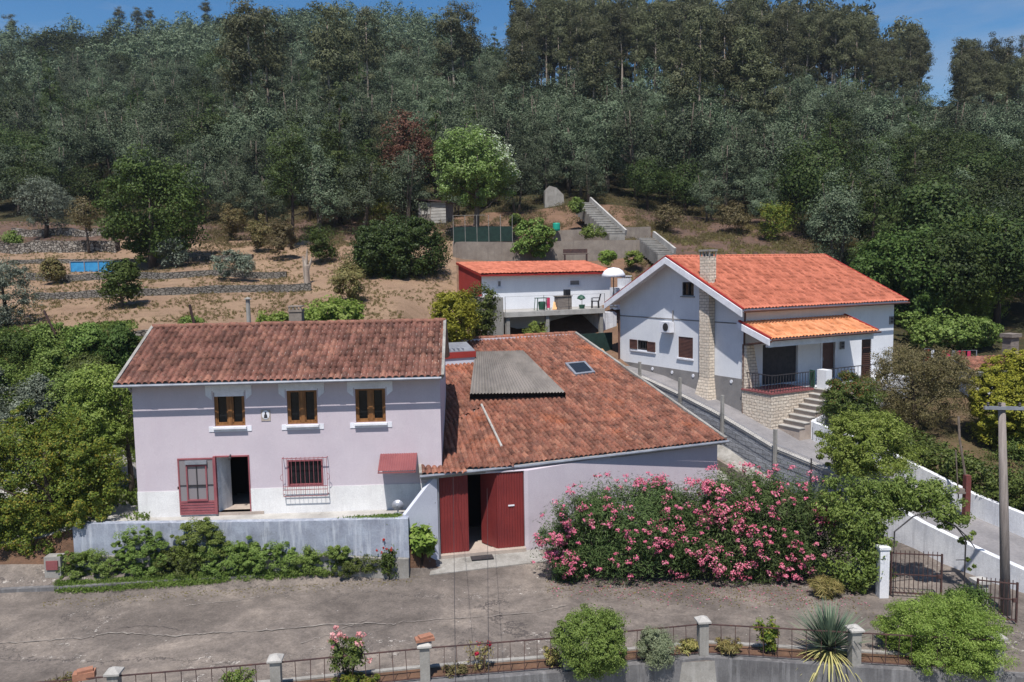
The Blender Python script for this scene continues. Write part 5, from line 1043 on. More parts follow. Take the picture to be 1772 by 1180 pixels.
# ================================================================== front boundary
fpx = [-130, 150, 445, 716, 975, 1220, 1495, 1752]
FP = []
for px in fpx: Yf = fenceY(px); FP.append(np.array([XP(px, Yf), Yf-.03]))
P = [np.array([XP(px, fenceY(px)), fenceY(px)-.14]) for px in [-400]+fpx+[2000]]
wall_line('front_retaining_wall', M['concrete_dark'], P, .3, [.02]*len(P), [-2.6]*len(P), 'stained dark concrete retaining wall along the front edge of the driveway', 'retaining wall')
ff = empty('front_fence', (FP[3][0], FP[3][1], 0), 'low rusty wire fence with white-topped concrete posts along the front of the driveway', 'fence')
for i, p in enumerate(FP):
    F = Fr(p[0], p[1], .1); b = MB(); b.box(F, -.13, .13, -.02, .24, -.02, .98); po = b.build('post', M['concrete'], ff)
    b = MB(); b.add([F.P(u, v, z) for z, e in ((.98, .19), (1.03, .19), (1.13, .04)) for u, v in ((-e, .11-e), (e, .11-e), (e, .11+e), (-e, .11+e))], [(0,1,5,4),(1,2,6,5),(2,3,7,6),(3,0,4,7),(4,5,9,8),(5,6,10,9),(6,7,11,10),(7,4,8,11),(8,9,10,11),(0,3,2,1)]); b.build('cap', M['concrete_light'], po)
rr = random.Random(5)
for i in range(len(FP)-1):
    p, q = FP[i], FP[i+1]; d = (q-p)/np.linalg.norm(q-p); p = p+d*.13+np.array([0, .1]); q = q-d*.13+np.array([0, .1]); b = MB(); Ln = np.linalg.norm(q-p); n = 10
    b.beam((p[0], p[1], .9), (q[0], q[1], .9), .035, .03); b.beam((p[0], p[1], .08), (q[0], q[1], .08), .03, .02)
    for j in range(1, n): c_ = p+d*Ln*j/n; e = rr.uniform(-.03, .03); b.beam((c_[0], c_[1], .08), (c_[0]+e, c_[1], .9), .016, .016)
    b.build('rail_panel', M['rust'], ff)
for i, p in ((1, FP[1]), (3, FP[3])):
    b = MB(); off = (-.75 if i == 1 else 0); b.box(Fr(p[0]+off, p[1]+.1, .3), -.25, .25, -.13, .13, (0.86 if i == 1 else 1.13), (1.04 if i == 1 else 1.2)); b.box(Fr(p[0]+off, p[1]+.1, .5), -.16, .2, -.1, .1, (1.043 if i == 1 else 1.203), (1.1 if i == 1 else 1.26)); tag(b.build('brick', M['brickdull'], None, origin=(p[0]+off, p[1]+.1, 1.1)), 'broken orange hollow brick lying by the leftmost fence post' if i == 1 else 'flat orange tile shard lying on top of the middle fence post', 'brick')
# gates
def gate(p, q, h, n, label, side=0):
    g = empty('gate', (p[0], p[1], 0), label, 'gate'); p = np.array(p); q = np.array(q); d = (q-p)/np.linalg.norm(q-p); L_ = np.linalg.norm(q-p)
    b = MB()
    for z in (.12, .75, h-.05): b.beam((p[0], p[1], z), (q[0], q[1], z), .035, .035)
    for e in (p, q): b.beam((e[0], e[1], .05), (e[0], e[1], h), .05, .05)
    b.build('frame', M['rust'], g); b = MB()
    for j in range(1, n): c_ = p+d*L_*j/n; b.beam((c_[0], c_[1], .1), (c_[0], c_[1], h+.06), .018, .018)
    b.build('bars', M['rust'], g); b = MB(); e = q-d*.08; b.beam((e[0]-.05, e[1]-.04, .75), (e[0]+.05, e[1]-.04, .75), .05, .12); b.build('lock', M['rust'], g); return g
gz = [onz(x, y, 0) for x, y in ((1541, 1031), (1628, 1036), (1690, 1072), (1758, 1080))]
gate(gz[0][:2], gz[1][:2], 1.5, 11, 'closed rusty barred gate between the white pillar and the vine arch')
gate(gz[2][:2], gz[3][:2], 1.3, 9, 'second barred gate beside the wooden utility pole at the right edge')
p = onz(1531, 1035, 0); F = Fr(p[0], p[1], .0); b = MB(); b.box(F, -.17, .13, 0, .3, -.1, 1.62); b.box(F, -.2, .16, -.03, .33, 1.62, 1.7); tag(b.build('gate_pillar', M['white_dirty'], None, origin=tuple(p)), 'whitewashed gate pillar, rust stained at its foot, left of the barred gate', 'pillar')
for px, py, h, lb in ((1700, 1062, .95, 'short grey pillar in the bushes before the second gate'), (1748, 1130, 1.0, 'grey end pillar of the front fence by the lower right corner bush')):
    p = onz(px, py, 0); F = Fr(p[0], p[1], .1); b = MB(); b.box(F, -.17, .17, 0, .3, -.1, h); b.box(F, -.23, .23, -.06, .36, h, h+.1)
    if py < 1100: tag(b.build('pillar', M['concrete_light'], None, origin=tuple(p)), lb, 'pillar')
# vine arch hoop
p = onz(1545, 1033, 0); q = onz(1668, 1030, 0)
b = MB(); b.tube([(q[0], q[1], 0), (q[0], q[1], 1.9), (q[0]-.35, q[1], 2.35), (q[0]-1.1, q[1], 2.7), ((p[0]+q[0])/2, q[1], 2.85), (p[0]+.6, p[1], 2.7), (p[0], p[1], 2.2), (p[0], p[1], 0)], .025, 6); b.tube([(q[0]-.35, q[1], 2.35), (q[0]+.02, q[1], 2.0), (q[0]+.3, q[1], 1.6)], .018, 5); b.beam((q[0], q[1], 1.2), (q[0]-.3, q[1], 1.2), .02, .02)
tag(b.build('garden_arch', M['iron'], None, origin=tuple(p)), 'thin iron hoop arch over the barred gate carrying the climbing vine', 'arch')
# utility pole
p = onz(1741, 1062, 0); top = onY(1733.5, 697, p[1]+.3)
up_ = empty('utility_pole', tuple(p), 'grey wooden utility pole with a crossarm at the right edge', 'utility pole')
b = MB(); b.tube([tuple(p-np.array([0, 0, .3])), tuple((p+top)/2), tuple(top)], [.15, .13, .1], 12); b.build('pole', M['polewood'], up_, smooth=True)
ca_ = top+np.array([-.6, -.12, -.12]); cb_ = top+np.array([.75, -.12, -.17]); b = MB(); b.beam(ca_, cb_, .09, .1); b.build('crossarm', M['galv'], up_)
for t_ in (.08, .35, .8): q = ca_*(1-t_)+cb_*t_; b = MB(); b.lathe((q[0], q[1], q[2]+.05), [(.03, 0), (.05, .04), (.03, .07), (.045, .1), (.02, .13)], 8); b.build('insulator', M['iron'], up_)
# rust red post with a little box
q = onz(1671, 905, 1.1); tp = onY(1674, 822, q[1]); b = MB(); b.box(Fr(q[0], q[1], .1), -.1, .1, -.1, .1, .7, tp[2]); rp_ = b.build('red_post', M['red_rusty'], None, origin=tuple(q)); tag(rp_, 'rust red post with a small shelf box against the long white wall', 'post')
b = MB(); b.box(Fr(q[0], q[1], .1), -.42, -.11, -.12, .1, tp[2]-.68, tp[2]-.62); b.box(Fr(q[0], q[1], .1), -.36, -.14, -.1, .1, tp[2]-.62, tp[2]-.5); b.build('shelf_box', M['cut_wood'], rp_)
b = MB(); b.tube([(q[0]-.05, q[1]+.05, tp[2]), (q[0]-.1, q[1]+.4, tp[2]+1.3), (q[0], q[1]+.7, tp[2]+2.1)], .045, 6); b.tube([(q[0]-.3, q[1], tp[2]-.9), (q[0]-.35, q[1]+.2, tp[2]+.9)], .025, 6); b.build('branch_pole', M['barkgrey'], rp_)
# distant low roof at the far right
p = onz(1690, 640, 5.2); q = gp(1700, 650, 40); Y_ = 41.5; a = onY(1686, 640, Y_); c_ = onY(1830, 622, Y_+.9)
lr = empty('low_house', (a[0], a[1], a[2]-2), 'low building with a faded red tile roof at the far right edge', 'house'); F = Fr(a[0], a[1], math.atan2(c_[1]-a[1], c_[0]-a[0])); L_ = float(np.hypot(*(c_-a)[:2])); sl3 = .28
b = MB(); b.box(F, .2, L_, .2, 1.3, a[2]-2.2, a[2]-.1); b.build('wall', M['white_dirty'], lr)
b = MB(); b.prism(Fr(*F.P(-.1, 0)[:2], F.a+PI/2), [(-.2, a[2]-.14), (-.2, a[2]-.05), (1.6, a[2]+1.8*sl3-.05), (1.6, a[2]+1.8*sl3-.14)], -(L_+.3), 0); rr_ = b.build('roof', M['concrete_light'], lr)
tile_roof('tiles', M['tile_barn'], F.P(-.1, -.22, a[2]), np.array([F.c, F.s, 0]), np.array([-F.s, F.c, sl3]), L_+.3, 1.88, rr_, pu=.25, pv=.4)
b = MB(); p = onY(1756, 590, 43.6); b.box(Fr(p[0], p[1], .4), -.3, .35, 0, .5, p[2]-1.5, p[2]+.2); b.box(Fr(p[0], p[1], .4), -.4, .45, -.1, .6, p[2]+.2, p[2]+.4); b.build('chimney', M['cut_wood'], lr)
# laundry line
a = onY(1600, 603, 44); c_ = onY(1690, 606, 45.5); b = MB()
cl = empty('washing_line', tuple(a), 'washing line hung with small clothes beyond the brown-green bush', 'washing line')
b.tube([a, (a+c_)/2-np.array([0, 0, .1]), c_], .012, 5)
for e in (a, c_): b.tube([(e[0], e[1], e[2]), (e[0], e[1], e[2]-2.2)], .03, 6)
b.build('line', M['galv'], cl); rr = random.Random(2)
for i in range(9):
    t_ = .05+.1*i; e = a*(1-t_)+c_*t_; w_ = rr.uniform(.18, .3); hh = rr.uniform(.3, .6); b = MB(); b.box(Fr(e[0], e[1], .3), -w_/2, w_/2, -.01, .01, e[2]-.08-hh, e[2]-.06); b.build('garment', rr.choice([M['darkred'], M['trim'], M['black'], M['pink'], M['galv'], M['redroofsheet']]), cl)
# overhead cables dropping towards the street
b = MB(); a = np.array(AF.P(.9, -.15, dtop+.05)); 
for k_, (px0, py0, px1) in enumerate(((784, 822, 792), (843, 845, 848))):
    a = onplane(px0, py0, (AF.x, AF.y, 0), (math.sin(ya), -math.cos(ya), 0)); e = onY(px1, 1500, 7.0)
    b = MB(); n = 14; pts = [a*(1-i/n)+e*(i/n)-np.array([0, 0, .5*4*(i/n)*(1-i/n)*.3]) for i in range(n+1)]; b.tube(pts, .006, 5)
    tag(b.build('overhead_cable', M['iron'], None, origin=tuple(a)), ('thin dark cable running down from the left part of the barn eave' if k_ == 0 else 'thin cable dropping from the barn eave over the dark doorway'), 'cable')

# strip of soil with its own low kerb behind the front fence
fx = [-300, -130, 150, 445, 716, 975, 1220, 1495, 1600]
Pk = [np.array([XP(px, fenceY(px)+.62), fenceY(px)+.62]) for px in fx]; b = MB()
for p, q in zip(Pk[:-1], Pk[1:]): b.slab([p, q, q+np.array([0, .14]), p+np.array([0, .14])], -.05, .1)
tag(b.build('fence_kerb', M['concrete']), kind='structure')
b = MB(); Pf = [np.array([XP(px, fenceY(px)+.17), fenceY(px)+.17]) for px in fx]
for i in range(len(fx)-1): b.slab([Pf[i], Pf[i+1], Pk[i+1], Pk[i]], -.03, .055)
tag(b.build('fence_bed', M['soil']), kind='structure')

# mortar-filled cracks across the driveway
M['mortar'] = noisy('pale_crack_mortar', (146, 138, 130), (122, 114, 107), 3, 0.95, 0.4, 20, dirt=(112, 104, 98), dirt_scale=2.5, dirt_pos=(0.5, 0.6))
rr = random.Random(8)
for mat_, w0, w1, off, line in ((M['mortar'], .012, .085, 0, ((-20, 1114), (60, 1109), (150, 1103), (190, 1094), (240, 1096), (300, 1100), (350, 1096), (400, 1093), (470, 1090), (560, 1081), (640, 1078), (690, 1080))), (M['mortar'], .01, .05, 0, ((690, 1076), (760, 1071), (850, 1066), (930, 1058), (985, 1046))), (M['iron'], .008, .02, 0, ((180, 1098), (205, 1086), (250, 1082), (290, 1085), (320, 1092))), (M['mortar'], .01, .06, 0, ((320, 1048), (345, 1045), (380, 1042), (420, 1038), (455, 1030))), (M['iron'], .008, .018, 0, ((600, 1085), (650, 1079), (682, 1066))), (M['mortar'], .01, .05, 0, ((520, 1112), (560, 1100), (590, 1088), (640, 1070)))):
    pp_ = []
    for (x0, y0), (x1, y1) in zip(line[:-1], line[1:]):
        for i in range(10): pp_.append(onz(x0+(x1-x0)*i/10, y0+(y1-y0)*i/10+rr.uniform(-1.2, 1.2), .006))
    b = MB(); vs = []
    for p in pp_: w_ = rr.uniform(w0, w1)/2; vs += [(p[0], p[1]-w_, .006), (p[0], p[1]+w_*rr.uniform(.3, 1.5), .006)]
    b.add(vs, [(2*i, 2*i+2, 2*i+3, 2*i+1) for i in range(len(pp_)-1)]); tag(b.build('driveway_crack', mat_), kind='structure')
# ================================================================== foliage
def leafquads(Cn, N, ln, wd, rng, droop=0.0):
    n = len(Cn); N = N/np.maximum(np.linalg.norm(N, axis=1, keepdims=True), 1e-6)
    R = rng.normal(size=(n, 3)); R[:, 2] -= droop; T = R - (R*N).sum(1, keepdims=True)*N; T /= np.maximum(np.linalg.norm(T, axis=1, keepdims=True), 1e-6); B = np.cross(N, T)
    s = rng.uniform(.65, 1.35, (n, 1)); T = T*ln*s/2; B = B*wd*s/2
    V = np.stack([Cn-T, Cn+B*.9-T*.1, Cn+T, Cn-B*.9-T*.1], 1).reshape(-1, 3)
    return V, np.arange(4*n).reshape(n, 4)
def sph(n, rng):
    d = rng.normal(size=(n, 3)); return d/np.linalg.norm(d, axis=1, keepdims=True)
def clumped(blobs, nclump, nleaf, rng, crad=.22, inner=.55, ln=.3, wd=.2, upb=.35, flat=.7, droop=0.0, lowcut=-.75, outw=.6, nz=.6):
    """leaf clumps over the skin of a union of ellipsoids (c, r)"""
    Cs, Ns, Rs = [], [], []
    vol = np.array([b[1][0]*b[1][2] for b in blobs]); cnt = np.maximum(1, (nclump*vol/vol.sum()).astype(int))
    for (c, r), k_ in zip(blobs, cnt):
        d = sph(k_*2, rng); d = d[d[:, 2] > lowcut][:k_]; q = inner + (1.05-inner)*rng.uniform(0, 1, (len(d), 1))**.5; q = np.where(rng.uniform(0, 1, (len(d), 1)) < .1, 1.02+.2*rng.uniform(0, 1, (len(d), 1)), q)
        Cs.append(np.array(c)+d*np.array(r)*q); Ns.append(d); Rs.append(np.full(len(d), min(r)*crad))
    Cc = np.concatenate(Cs); Nc = np.concatenate(Ns); Rc = np.concatenate(Rs)
    Rc = Rc*rng.uniform(.6, 1.5, len(Rc)); per = max(1, nleaf//len(Cc)); idx = np.repeat(np.arange(len(Cc)), per)
    off = rng.normal(size=(len(idx), 3)); off /= np.maximum(1, np.linalg.norm(off, axis=1, keepdims=True)/1.6); off[:, 2] *= flat
    P = Cc[idx]+off*Rc[idx][:, None]
    N = Nc[idx]*outw+off*.5+rng.normal(size=P.shape)*nz; N[:, 2] += upb
    return leafquads(P, N, ln, wd, rng, droop)
def trunk_mb(h, r, rng, lean=.06, limbs=5, spread=1.2, l0=.4, top=.9, multi=1):
    b = MB()
    for s in range(multi):
        a = rng.uniform(0, 6.28); ln_ = lean*(2.5 if multi > 1 else 1)
        pts = [(ln_*h*t*math.cos(a)+.04*h*math.sin(5*t+s)*.3+(.12*math.cos(a) if multi > 1 else 0), ln_*h*t*math.sin(a), h*top*t) for t in np.linspace(0, 1, 6)]
        b.tube([(p[0], p[1], p[2]-(.25 if i == 0 else 0)) for i, p in enumerate(pts)], [r*(1.25-1.0*t) for t in np.linspace(0, 1, 6)], 7)
        for i in range(limbs):
            t = l0+(1-l0)*.85*(i+.3)/limbs; j = min(int(t*5), 4); q = Vector(pts[j]).lerp(Vector(pts[j+1]), t*5-j); an = rng.uniform(0, 6.28); L_ = spread*rng.uniform(.6, 1.0)*(1.15-t*.6)
            e = q+Vector((math.cos(an)*L_, math.sin(an)*L_, L_*rng.uniform(.4, .9))); m_ = q.lerp(e, .5)+Vector((0, 0, -.08*L_)); b.tube([q, m_, e], [r*.45*(1.2-t), r*.3*(1.2-t), r*.1], 5)
    return b
def make_tree(name, label, cat, loc, blobs, leaf, nclump, nleaf, trunk=None, bark='barkgrey', seed=1, group=None, extra=None, crown='crown', **kw):
    rng = np.random.RandomState(seed); root = empty(name, loc, label, cat, group)
    split = kw.pop('split', None); V, F = clumped(blobs, nclump, nleaf, rng, **kw)
    if split:
        q = V.reshape(-1, 4, 3); c = q.mean(1)-np.array(blobs[0][0]); m_ = c@np.array(split[2])+rng.normal(size=len(c))*split[4] > split[3]
        V2 = q[m_].reshape(-1, 3); V = q[~m_].reshape(-1, 3); npmesh(split[0], V2+np.array(loc, float), np.arange(len(V2)).reshape(-1, 4), LF[split[1]], root); F = np.arange(len(V)).reshape(-1, 4)
    npmesh(crown, V+np.array(loc, float), F, LF[leaf], root)
    if trunk: 
        b = trunk_mb(*trunk[:2], rng, **trunk[2]); b.v = [(p[0]+loc[0], p[1]+loc[1], p[2]+loc[2]) for p in b.v]; b.build('trunk', M[bark], root, smooth=True)
    if extra:
        for nm, lf, kk in extra: V, F = clumped(kk.pop('blobs', blobs), kk.pop('nclump'), kk.pop('nleaf'), rng, **kk); npmesh(nm, V+np.array(loc, float), F, LF[lf], root)
    return root
# ---------------------------------------------------------------- forest prototypes, unit = metres at scale 1
def proto(kind, seed):
    rng = np.random.RandomState(seed); U = rng.uniform
    o0 = (0, 0, 0)
    if kind == 'wattle':
        h = 8.0; bl = [((U(-.4, .4), U(-.4, .4), 4.6), (1.6, 1.6, 2.9))] + [((math.cos(a)*1.45, math.sin(a)*1.45, U(2.2, 6.2)), (U(.8, 1.15),)*2+(U(1.0, 1.5),)) for a in (0, .8, 1.6, 2.4, 3.2, 4.0, 4.8, 5.6)] + [((U(-.5, .5), U(-.5, .5), 7.3), (.8, .8, 1.2))]
        return make_tree('wattle_tree', 'feathery grey green wattle tree packed in the forest on the hillside', 'tree', o0, bl, 'wattle', 150, 9500, (h, .13, dict(limbs=6, spread=1.4, multi=2)), 'barkgrey', seed, 'grey green wattle trees of the forest', ln=.2, wd=.085, crad=.34, upb=.55, inner=.5, lowcut=-.8, outw=1.0, nz=.42)
    if kind == 'euc':
        h = 15.0; bl = [((U(-.9, .9), U(-.9, .9), U(8.0, 14.6)), (U(.8, 1.4),)*2+(U(.8, 1.4),)) for _ in range(11)] + [((U(-1.3, 1.3), U(-1.3, 1.3), U(4.5, 9)), (U(.5, .9),)*2+(.7,)) for _ in range(6)] + [((0, 0, 14.3), (.9, .9, 1.0))]
        return make_tree('eucalyptus', 'tall slim eucalyptus with bare pale trunk and ragged top in the hilltop stand', 'tree', o0, bl, 'euc', 110, 6500, (h, .15, dict(limbs=7, spread=1.5, l0=.45, lean=.02)), 'barkeuc', seed, 'tall eucalyptus trees of the forest', ln=.28, wd=.1, crad=.4, upb=.3, droop=.6, inner=.45, outw=.9, nz=.45)
    if kind == 'pine':
        h = 9.0; bl = []
        for i in range(9):
            z = 2.2+i*.78; r = 2.1*(1-.09*i)*(U(.8, 1.1)); k_ = 5 if i < 7 else 3
            for j in range(k_): a = U(0, 6.28); bl.append(((math.cos(a)*r*.6, math.sin(a)*r*.6, z+U(-.2, .2)), (r*.42, r*.42, .5)))
        bl.append(((0, 0, 9.1), (.35, .35, .8)))
        return make_tree('pine_tree', 'conical dark green pine standing among the grey green forest trees', 'tree', o0, bl, 'pine', 160, 7500, (h, .16, dict(limbs=9, spread=1.3, l0=.2, lean=.01)), 'barkdark', seed, 'dark pines scattered in the forest', ln=.24, wd=.06, crad=.5, upb=.8, inner=.5, outw=.9, nz=.45)
    if kind == 'oak':
        h = 6.0; bl = [((U(-.3, .3), U(-.3, .3), 3.9), (2.2, 2.2, 2.1))] + [((U(-1.7, 1.7), U(-1.7, 1.7), U(2.2, 5.3)), (U(.9, 1.3),)*2+(U(.8, 1.1),)) for _ in range(8)]
        return make_tree('oak_tree', 'rounded olive green broadleaf tree in the woodland on the slope', 'tree', o0, bl, 'broad', 150, 9500, (h, .17, dict(limbs=6, spread=1.5, l0=.3)), 'barkdark', seed, 'rounded broadleaf trees of the forest', ln=.18, wd=.12, crad=.32, upb=.4, inner=.6, outw=1.0, nz=.42)
protos = {k_: [proto(k_, 11*i+len(k_)) for i in range(n)] for k_, n in (('wattle', 4), ('euc', 4), ('pine', 3), ('oak', 4))}
kd = {}
for o in bpy.data.objects:
    if o.parent: kd.setdefault(o.parent.name, []).append(o)
used = set(); counts = {}
def put_tree(kind, x, y, s, rr, sz=None, label=None, leaf=None):
    P = protos[kind]; fresh = [p for p in P if p.name not in used]
    if fresh and leaf is None: o = fresh[0]; used.add(o.name)
    else: o = copy_tree(rr.choice(P), kd)
    o.location = (x, y, G(x, y)-.15); o.scale = (s*rr.uniform(.9, 1.1), s*rr.uniform(.9, 1.1), s*(sz or rr.uniform(.9, 1.12))); o.rotation_euler = (0, 0, rr.uniform(0, 6.28)); counts[kind] = counts.get(kind, 0)+1
    pxx = 886+FPX*x/y
    reg = 'left of the tall central eucalyptus clump' if pxx < 420 else 'between the tall eucalyptus clump and the pale tipped tree' if pxx < 760 else 'above the white outbuilding and the white house' if pxx < 1420 else 'at the right, beyond the white house'
    o['label'] = label or {'wattle': 'feathery grey green wattle tree '+reg, 'euc': 'tall slim eucalyptus with ragged top '+reg, 'pine': 'dark conical pine '+reg, 'oak': 'rounded olive green broadleaf tree '+reg}[kind]
    if leaf:
        for c in o.children:
            pass
    return o
rr = random.Random(21)
edge = lambda px: float(np.interp(px, [-400, 0, 200, 350, 430, 500, 600, 700, 760, 850, 930, 1000, 1100, 1200, 1330, 1420, 1470, 1560, 1772, 2200], [82, 81, 82, 78, 75, 72, 70, 71, 75, 78, 79, 78.5, 77, 77, 74, 66, 58, 53, 50, 50]))
pts = []; cell = {}
def far_enough(x, y, d):
    i, j = int(x//6), int(y//6)
    for a in (-1, 0, 1):
        for c in (-1, 0, 1):
            for (qx, qy) in cell.get((i+a, j+c), ()):
                if (qx-x)**2+(qy-y)**2 < d*d: return False
    return True
stuff = []
for it in range(90000):
    px = rr.uniform(-90, 1860); Y = rr.triangular(50, 262, 262)
    if Y < edge(px): continue
    if 1586 < px < 1648 and Y > 112: continue
    x = XP(px, Y); y = Y
    grove = (900 < px < 1585 and 134 < Y < 174) or (px > 1645 and 126 < Y < 160)
    if px > 870 and Y > (176 if px < 1585 else 166): continue
    if 1585 < px < 1645 and 130 < Y: d = 3.6
    elif grove: d = 2.7
    else: d = 3.7 if Y < 130 else 4.3
    if px > 740 and px < 875 and Y > 215: continue
    if not far_enough(x, y, d): continue
    cell.setdefault((int(x//6), int(y//6)), []).append((x, y)); pts.append((px, Y, x, y, grove))
pts.sort(key=lambda a: a[1])
lim = {'wattle': 295, 'euc': 290, 'pine': 120, 'oak': 260}
for (px, Y, x, y, grove) in pts:
    r_ = rr.random(); vis = math.sin(x*.09+1.7)*math.sin(y*.07+x*.03); r_ = min(.999, max(0, r_*.6+.2+.35*math.sin(x*.21+y*.05)*math.sin(y*.16-x*.04)))
    if grove: kind, s = ('euc', rr.uniform(.82, 1.12) if px < 1500 else rr.uniform(.68, .95)) if r_ < .8 else ('oak', rr.uniform(.5, .9))
    elif px > 1400 and Y < 100: kind, s = ('oak', rr.uniform(.75, 1.15)) if r_ < .72 else ('wattle', rr.uniform(.6, .85)) if r_ < .9 else ('pine', rr.uniform(.7, 1.0))
    elif Y < edge(px)+6: kind, s = ('wattle', rr.uniform(.5, .85)) if r_ < .6 else ('oak', rr.uniform(.5, .8))
    elif 760 < px < 1420 and Y < 122: kind, s = ('wattle', rr.uniform(.8, 1.15)) if r_ < .86 else ('oak', rr.uniform(.7, 1.0)) if r_ < .95 else ('pine', .9)
    elif 860 < px < 1420 and Y < 136: kind, s = ('euc', rr.uniform(.5, .75)) if r_ < .45 else ('wattle', rr.uniform(.7, 1.0)) if r_ < .7 else ('oak', rr.uniform(.8, 1.1))
    elif Y > 165: kind, s = ('oak' if vis > .1 else 'wattle', rr.uniform(.6, .95))
    elif px < 420: kind, s = ('wattle', rr.uniform(.6, 1.0)) if r_ < .55 + .3*vis else ('oak', rr.uniform(.7, 1.05)) if r_ < .88 else ('pine', rr.uniform(.6, 1.0))
    else: kind, s = ('wattle', rr.uniform(.7, 1.1)) if r_ < .6 else ('oak', rr.uniform(.7, 1.0)) if r_ < .8 else ('pine', rr.uniform(.7, 1.05)) if r_ < .9 else ('euc', rr.uniform(.5, .75))
    if Y > (168 if not grove else 150 if counts.get('euc', 0) > 250 else 176) or counts.get(kind, 0) >= lim[kind]: stuff.append((kind, x, y, s*1.3)); continue
    put_tree(kind, x, y, s*(1.12 if kind == 'euc' else 1.28), rr)
# named single trees that stand out of the forest
def at(px, Y): return XP(px, Y), Y
for kind, px, py_top, Y, lb in (
    ('euc', 447, -5, 98, 'tall bushy eucalyptus reaching the top of the photo left of centre'), ('euc', 420, 30, 101, None), ('euc', 478, 12, 104, None),
    ('euc', 578, 0, 104, 'tall dark eucalyptus reaching the sky above the lilac house chimney'), ('euc', 601, 25, 108, None), ('euc', 648, 12, 122, None),
    ('euc', 790, 8, 128, 'twin topped eucalyptus against the blue gap in the skyline'), ('euc', 812, 5, 130, None), ('euc', 905, 42, 112, None), ('euc', 1030, 66, 106, None), ('euc', 1210, 12, 104, None), ('euc', 1255, 28, 100, None), ('euc', 1285, 40, 98, None), ('euc', 1320, 90, 97, None), ('euc', 1180, 70, 96, None),
    ('pine', 106, 110, 112, 'conical yellow green pine rising from the forest at the left'), ('pine', 243, 148, 103, 'dark narrow pine in the forest above the dark oak'), ('pine', 300, 165, 108, None), ('pine', 40, 150, 118, None),
    ('pine', 1572, 172, 92, 'umbrella-like green pine in front of the far right eucalyptus gap'), ('pine', 1440, 235, 82, None), ('pine', 640, 225, 88, None), ('euc', 50, 22, 228, None), ('euc', 232, 12, 228, None), ('euc', 262, 10, 228, None), ('euc', 285, 14, 228, None), ('euc', 380, 0, 225, None), ('euc', 1668, 80, 140, None), ('euc', 1690, 84, 140, None)):
    x, y = at(px, Y); h0 = {'euc': 15.2, 'pine': 9.9, 'oak': 6.2, 'wattle': 8.3}[kind]; zt = zp(px, py_top, Y); s = (zt-G(x, y))/h0
    o = put_tree(kind, x, y, 1, rr); o.scale = (s**.7*1.15, s**.7*1.15, s)
    if kind == 'pine': o.scale = (s*.85, s*.85, s)
    if lb: o['label'] = lb
# reddish dry tree
def fit_tree(name, label, cat, px0, py0, px1, py1, base, leaf, nclump=120, nleaf=7000, Y=None, deep=None, trunk=True, bark='barkgrey', seed=3, nb=9, group=None, ln=.14, wd=.09, low=.0, shape='round', extra=None, **kw):
    """a plant whose crown fills the photo box px0,py0..px1,py1 and stands at picture point base"""
    P = gp(base[0], base[1], Y or 19.0) if Y is None else Vector((XP(base[0], Y), Y, G(XP(base[0], Y), Y)))
    s = 1/ppm(P); x0 = onY(px0, (py0+py1)/2, P.y)[0]; x1 = onY(px1, (py0+py1)/2, P.y)[0]; zt = onY((px0+px1)/2, py0, P.y)[2]; zb = onY((px0+px1)/2, py1, P.y)[2]
    cx = (x0+x1)/2-P.x; rx = (x1-x0)/2; cz = (zt+zb)/2-P.z; rz = (zt-zb)/2; ry = deep or min(rx, rz*1.3)
    rng = np.random.RandomState(seed); rx *= 1.04; rz *= 1.04; near_ = P.y < 37; nleaf = int(nleaf*(2.3 if near_ else 1.6)); ln *= (.72 if near_ else .88); wd *= (.72 if near_ else .88); bl = [((cx, 0, cz), (rx*.8, ry*.8, rz*.8))]
    for i in range(nb):
        d = sph(1, rng)[0]; k_ = rng.uniform(.26, .42)
        if shape == 'cone': zz = rng.uniform(-.8, .9); w_ = (1-(zz+1)/2)*.75+.1; a = rng.uniform(0, 6.28); bl.append(((cx+rx*w_*math.cos(a), ry*w_*math.sin(a), cz+rz*zz*.85), (rx*.34, ry*.34, rz*.2)))
        elif shape == 'box': bl.append(((cx+rx*rng.uniform(-.7, .7), ry*rng.uniform(-.6, .6), cz+rz*rng.uniform(-.6, .65)), (rx*.32, ry*.4, rz*.36)))
        else: bl.append(((cx+d[0]*rx*(1-k_)*.98, d[1]*ry*(1-k_), cz+d[2]*rz*(1-k_)*.98), (rx*k_, ry*k_, rz*k_)))
    if shape == 'cone': bl[0] = ((cx, 0, cz-rz*.25), (rx*.7, ry*.7, rz*.7))
    if shape in ('box',): bl = bl[1:]+[((cx, 0, cz), (rx*.85, ry*.8, rz*.8))]
    tr = (max(.4, cz+rz*.5), max(.03, min(rx, rz)*.07), dict(limbs=6, spread=rx*.7, l0=.15 if low else .3)) if trunk else None
    return make_tree(name, label, cat, tuple(P), bl, leaf, nclump, nleaf, tr, bark, seed, group, extra, crown='foliage' if not trunk else 'crown', ln=ln, wd=wd, **kw)
FT = fit_tree
FT('dry_tree', 'reddish brown half dry tree at the forest edge left of the pale tipped tree', 'tree', 655, 195, 752, 330, (705, 378), 'reddish', 130, 6000, ln=.26, wd=.14, seed=5, crad=.3, inner=.3)
FT('pale_tipped_tree', 'light green conical tree with silvery tips standing above the net fence', 'tree', 750, 212, 896, 368, (822, 392), 'pale', 330, 26000, Y=66, ln=.2, wd=.12, seed=8, nb=26, deep=3.4, crad=.22, inner=.7, upb=.9, split=('silvery_tips', 'paletip', (.85, -.2, .5), 2.75, .5))
FT('dark_oak', 'large dark green leafy tree standing alone on the dry terraces', 'tree', 176, 268, 352, 458, (262, 462), 'broadn', 260, 17000, ln=.22, wd=.16, seed=9, nb=16, crad=.24, inner=.55)
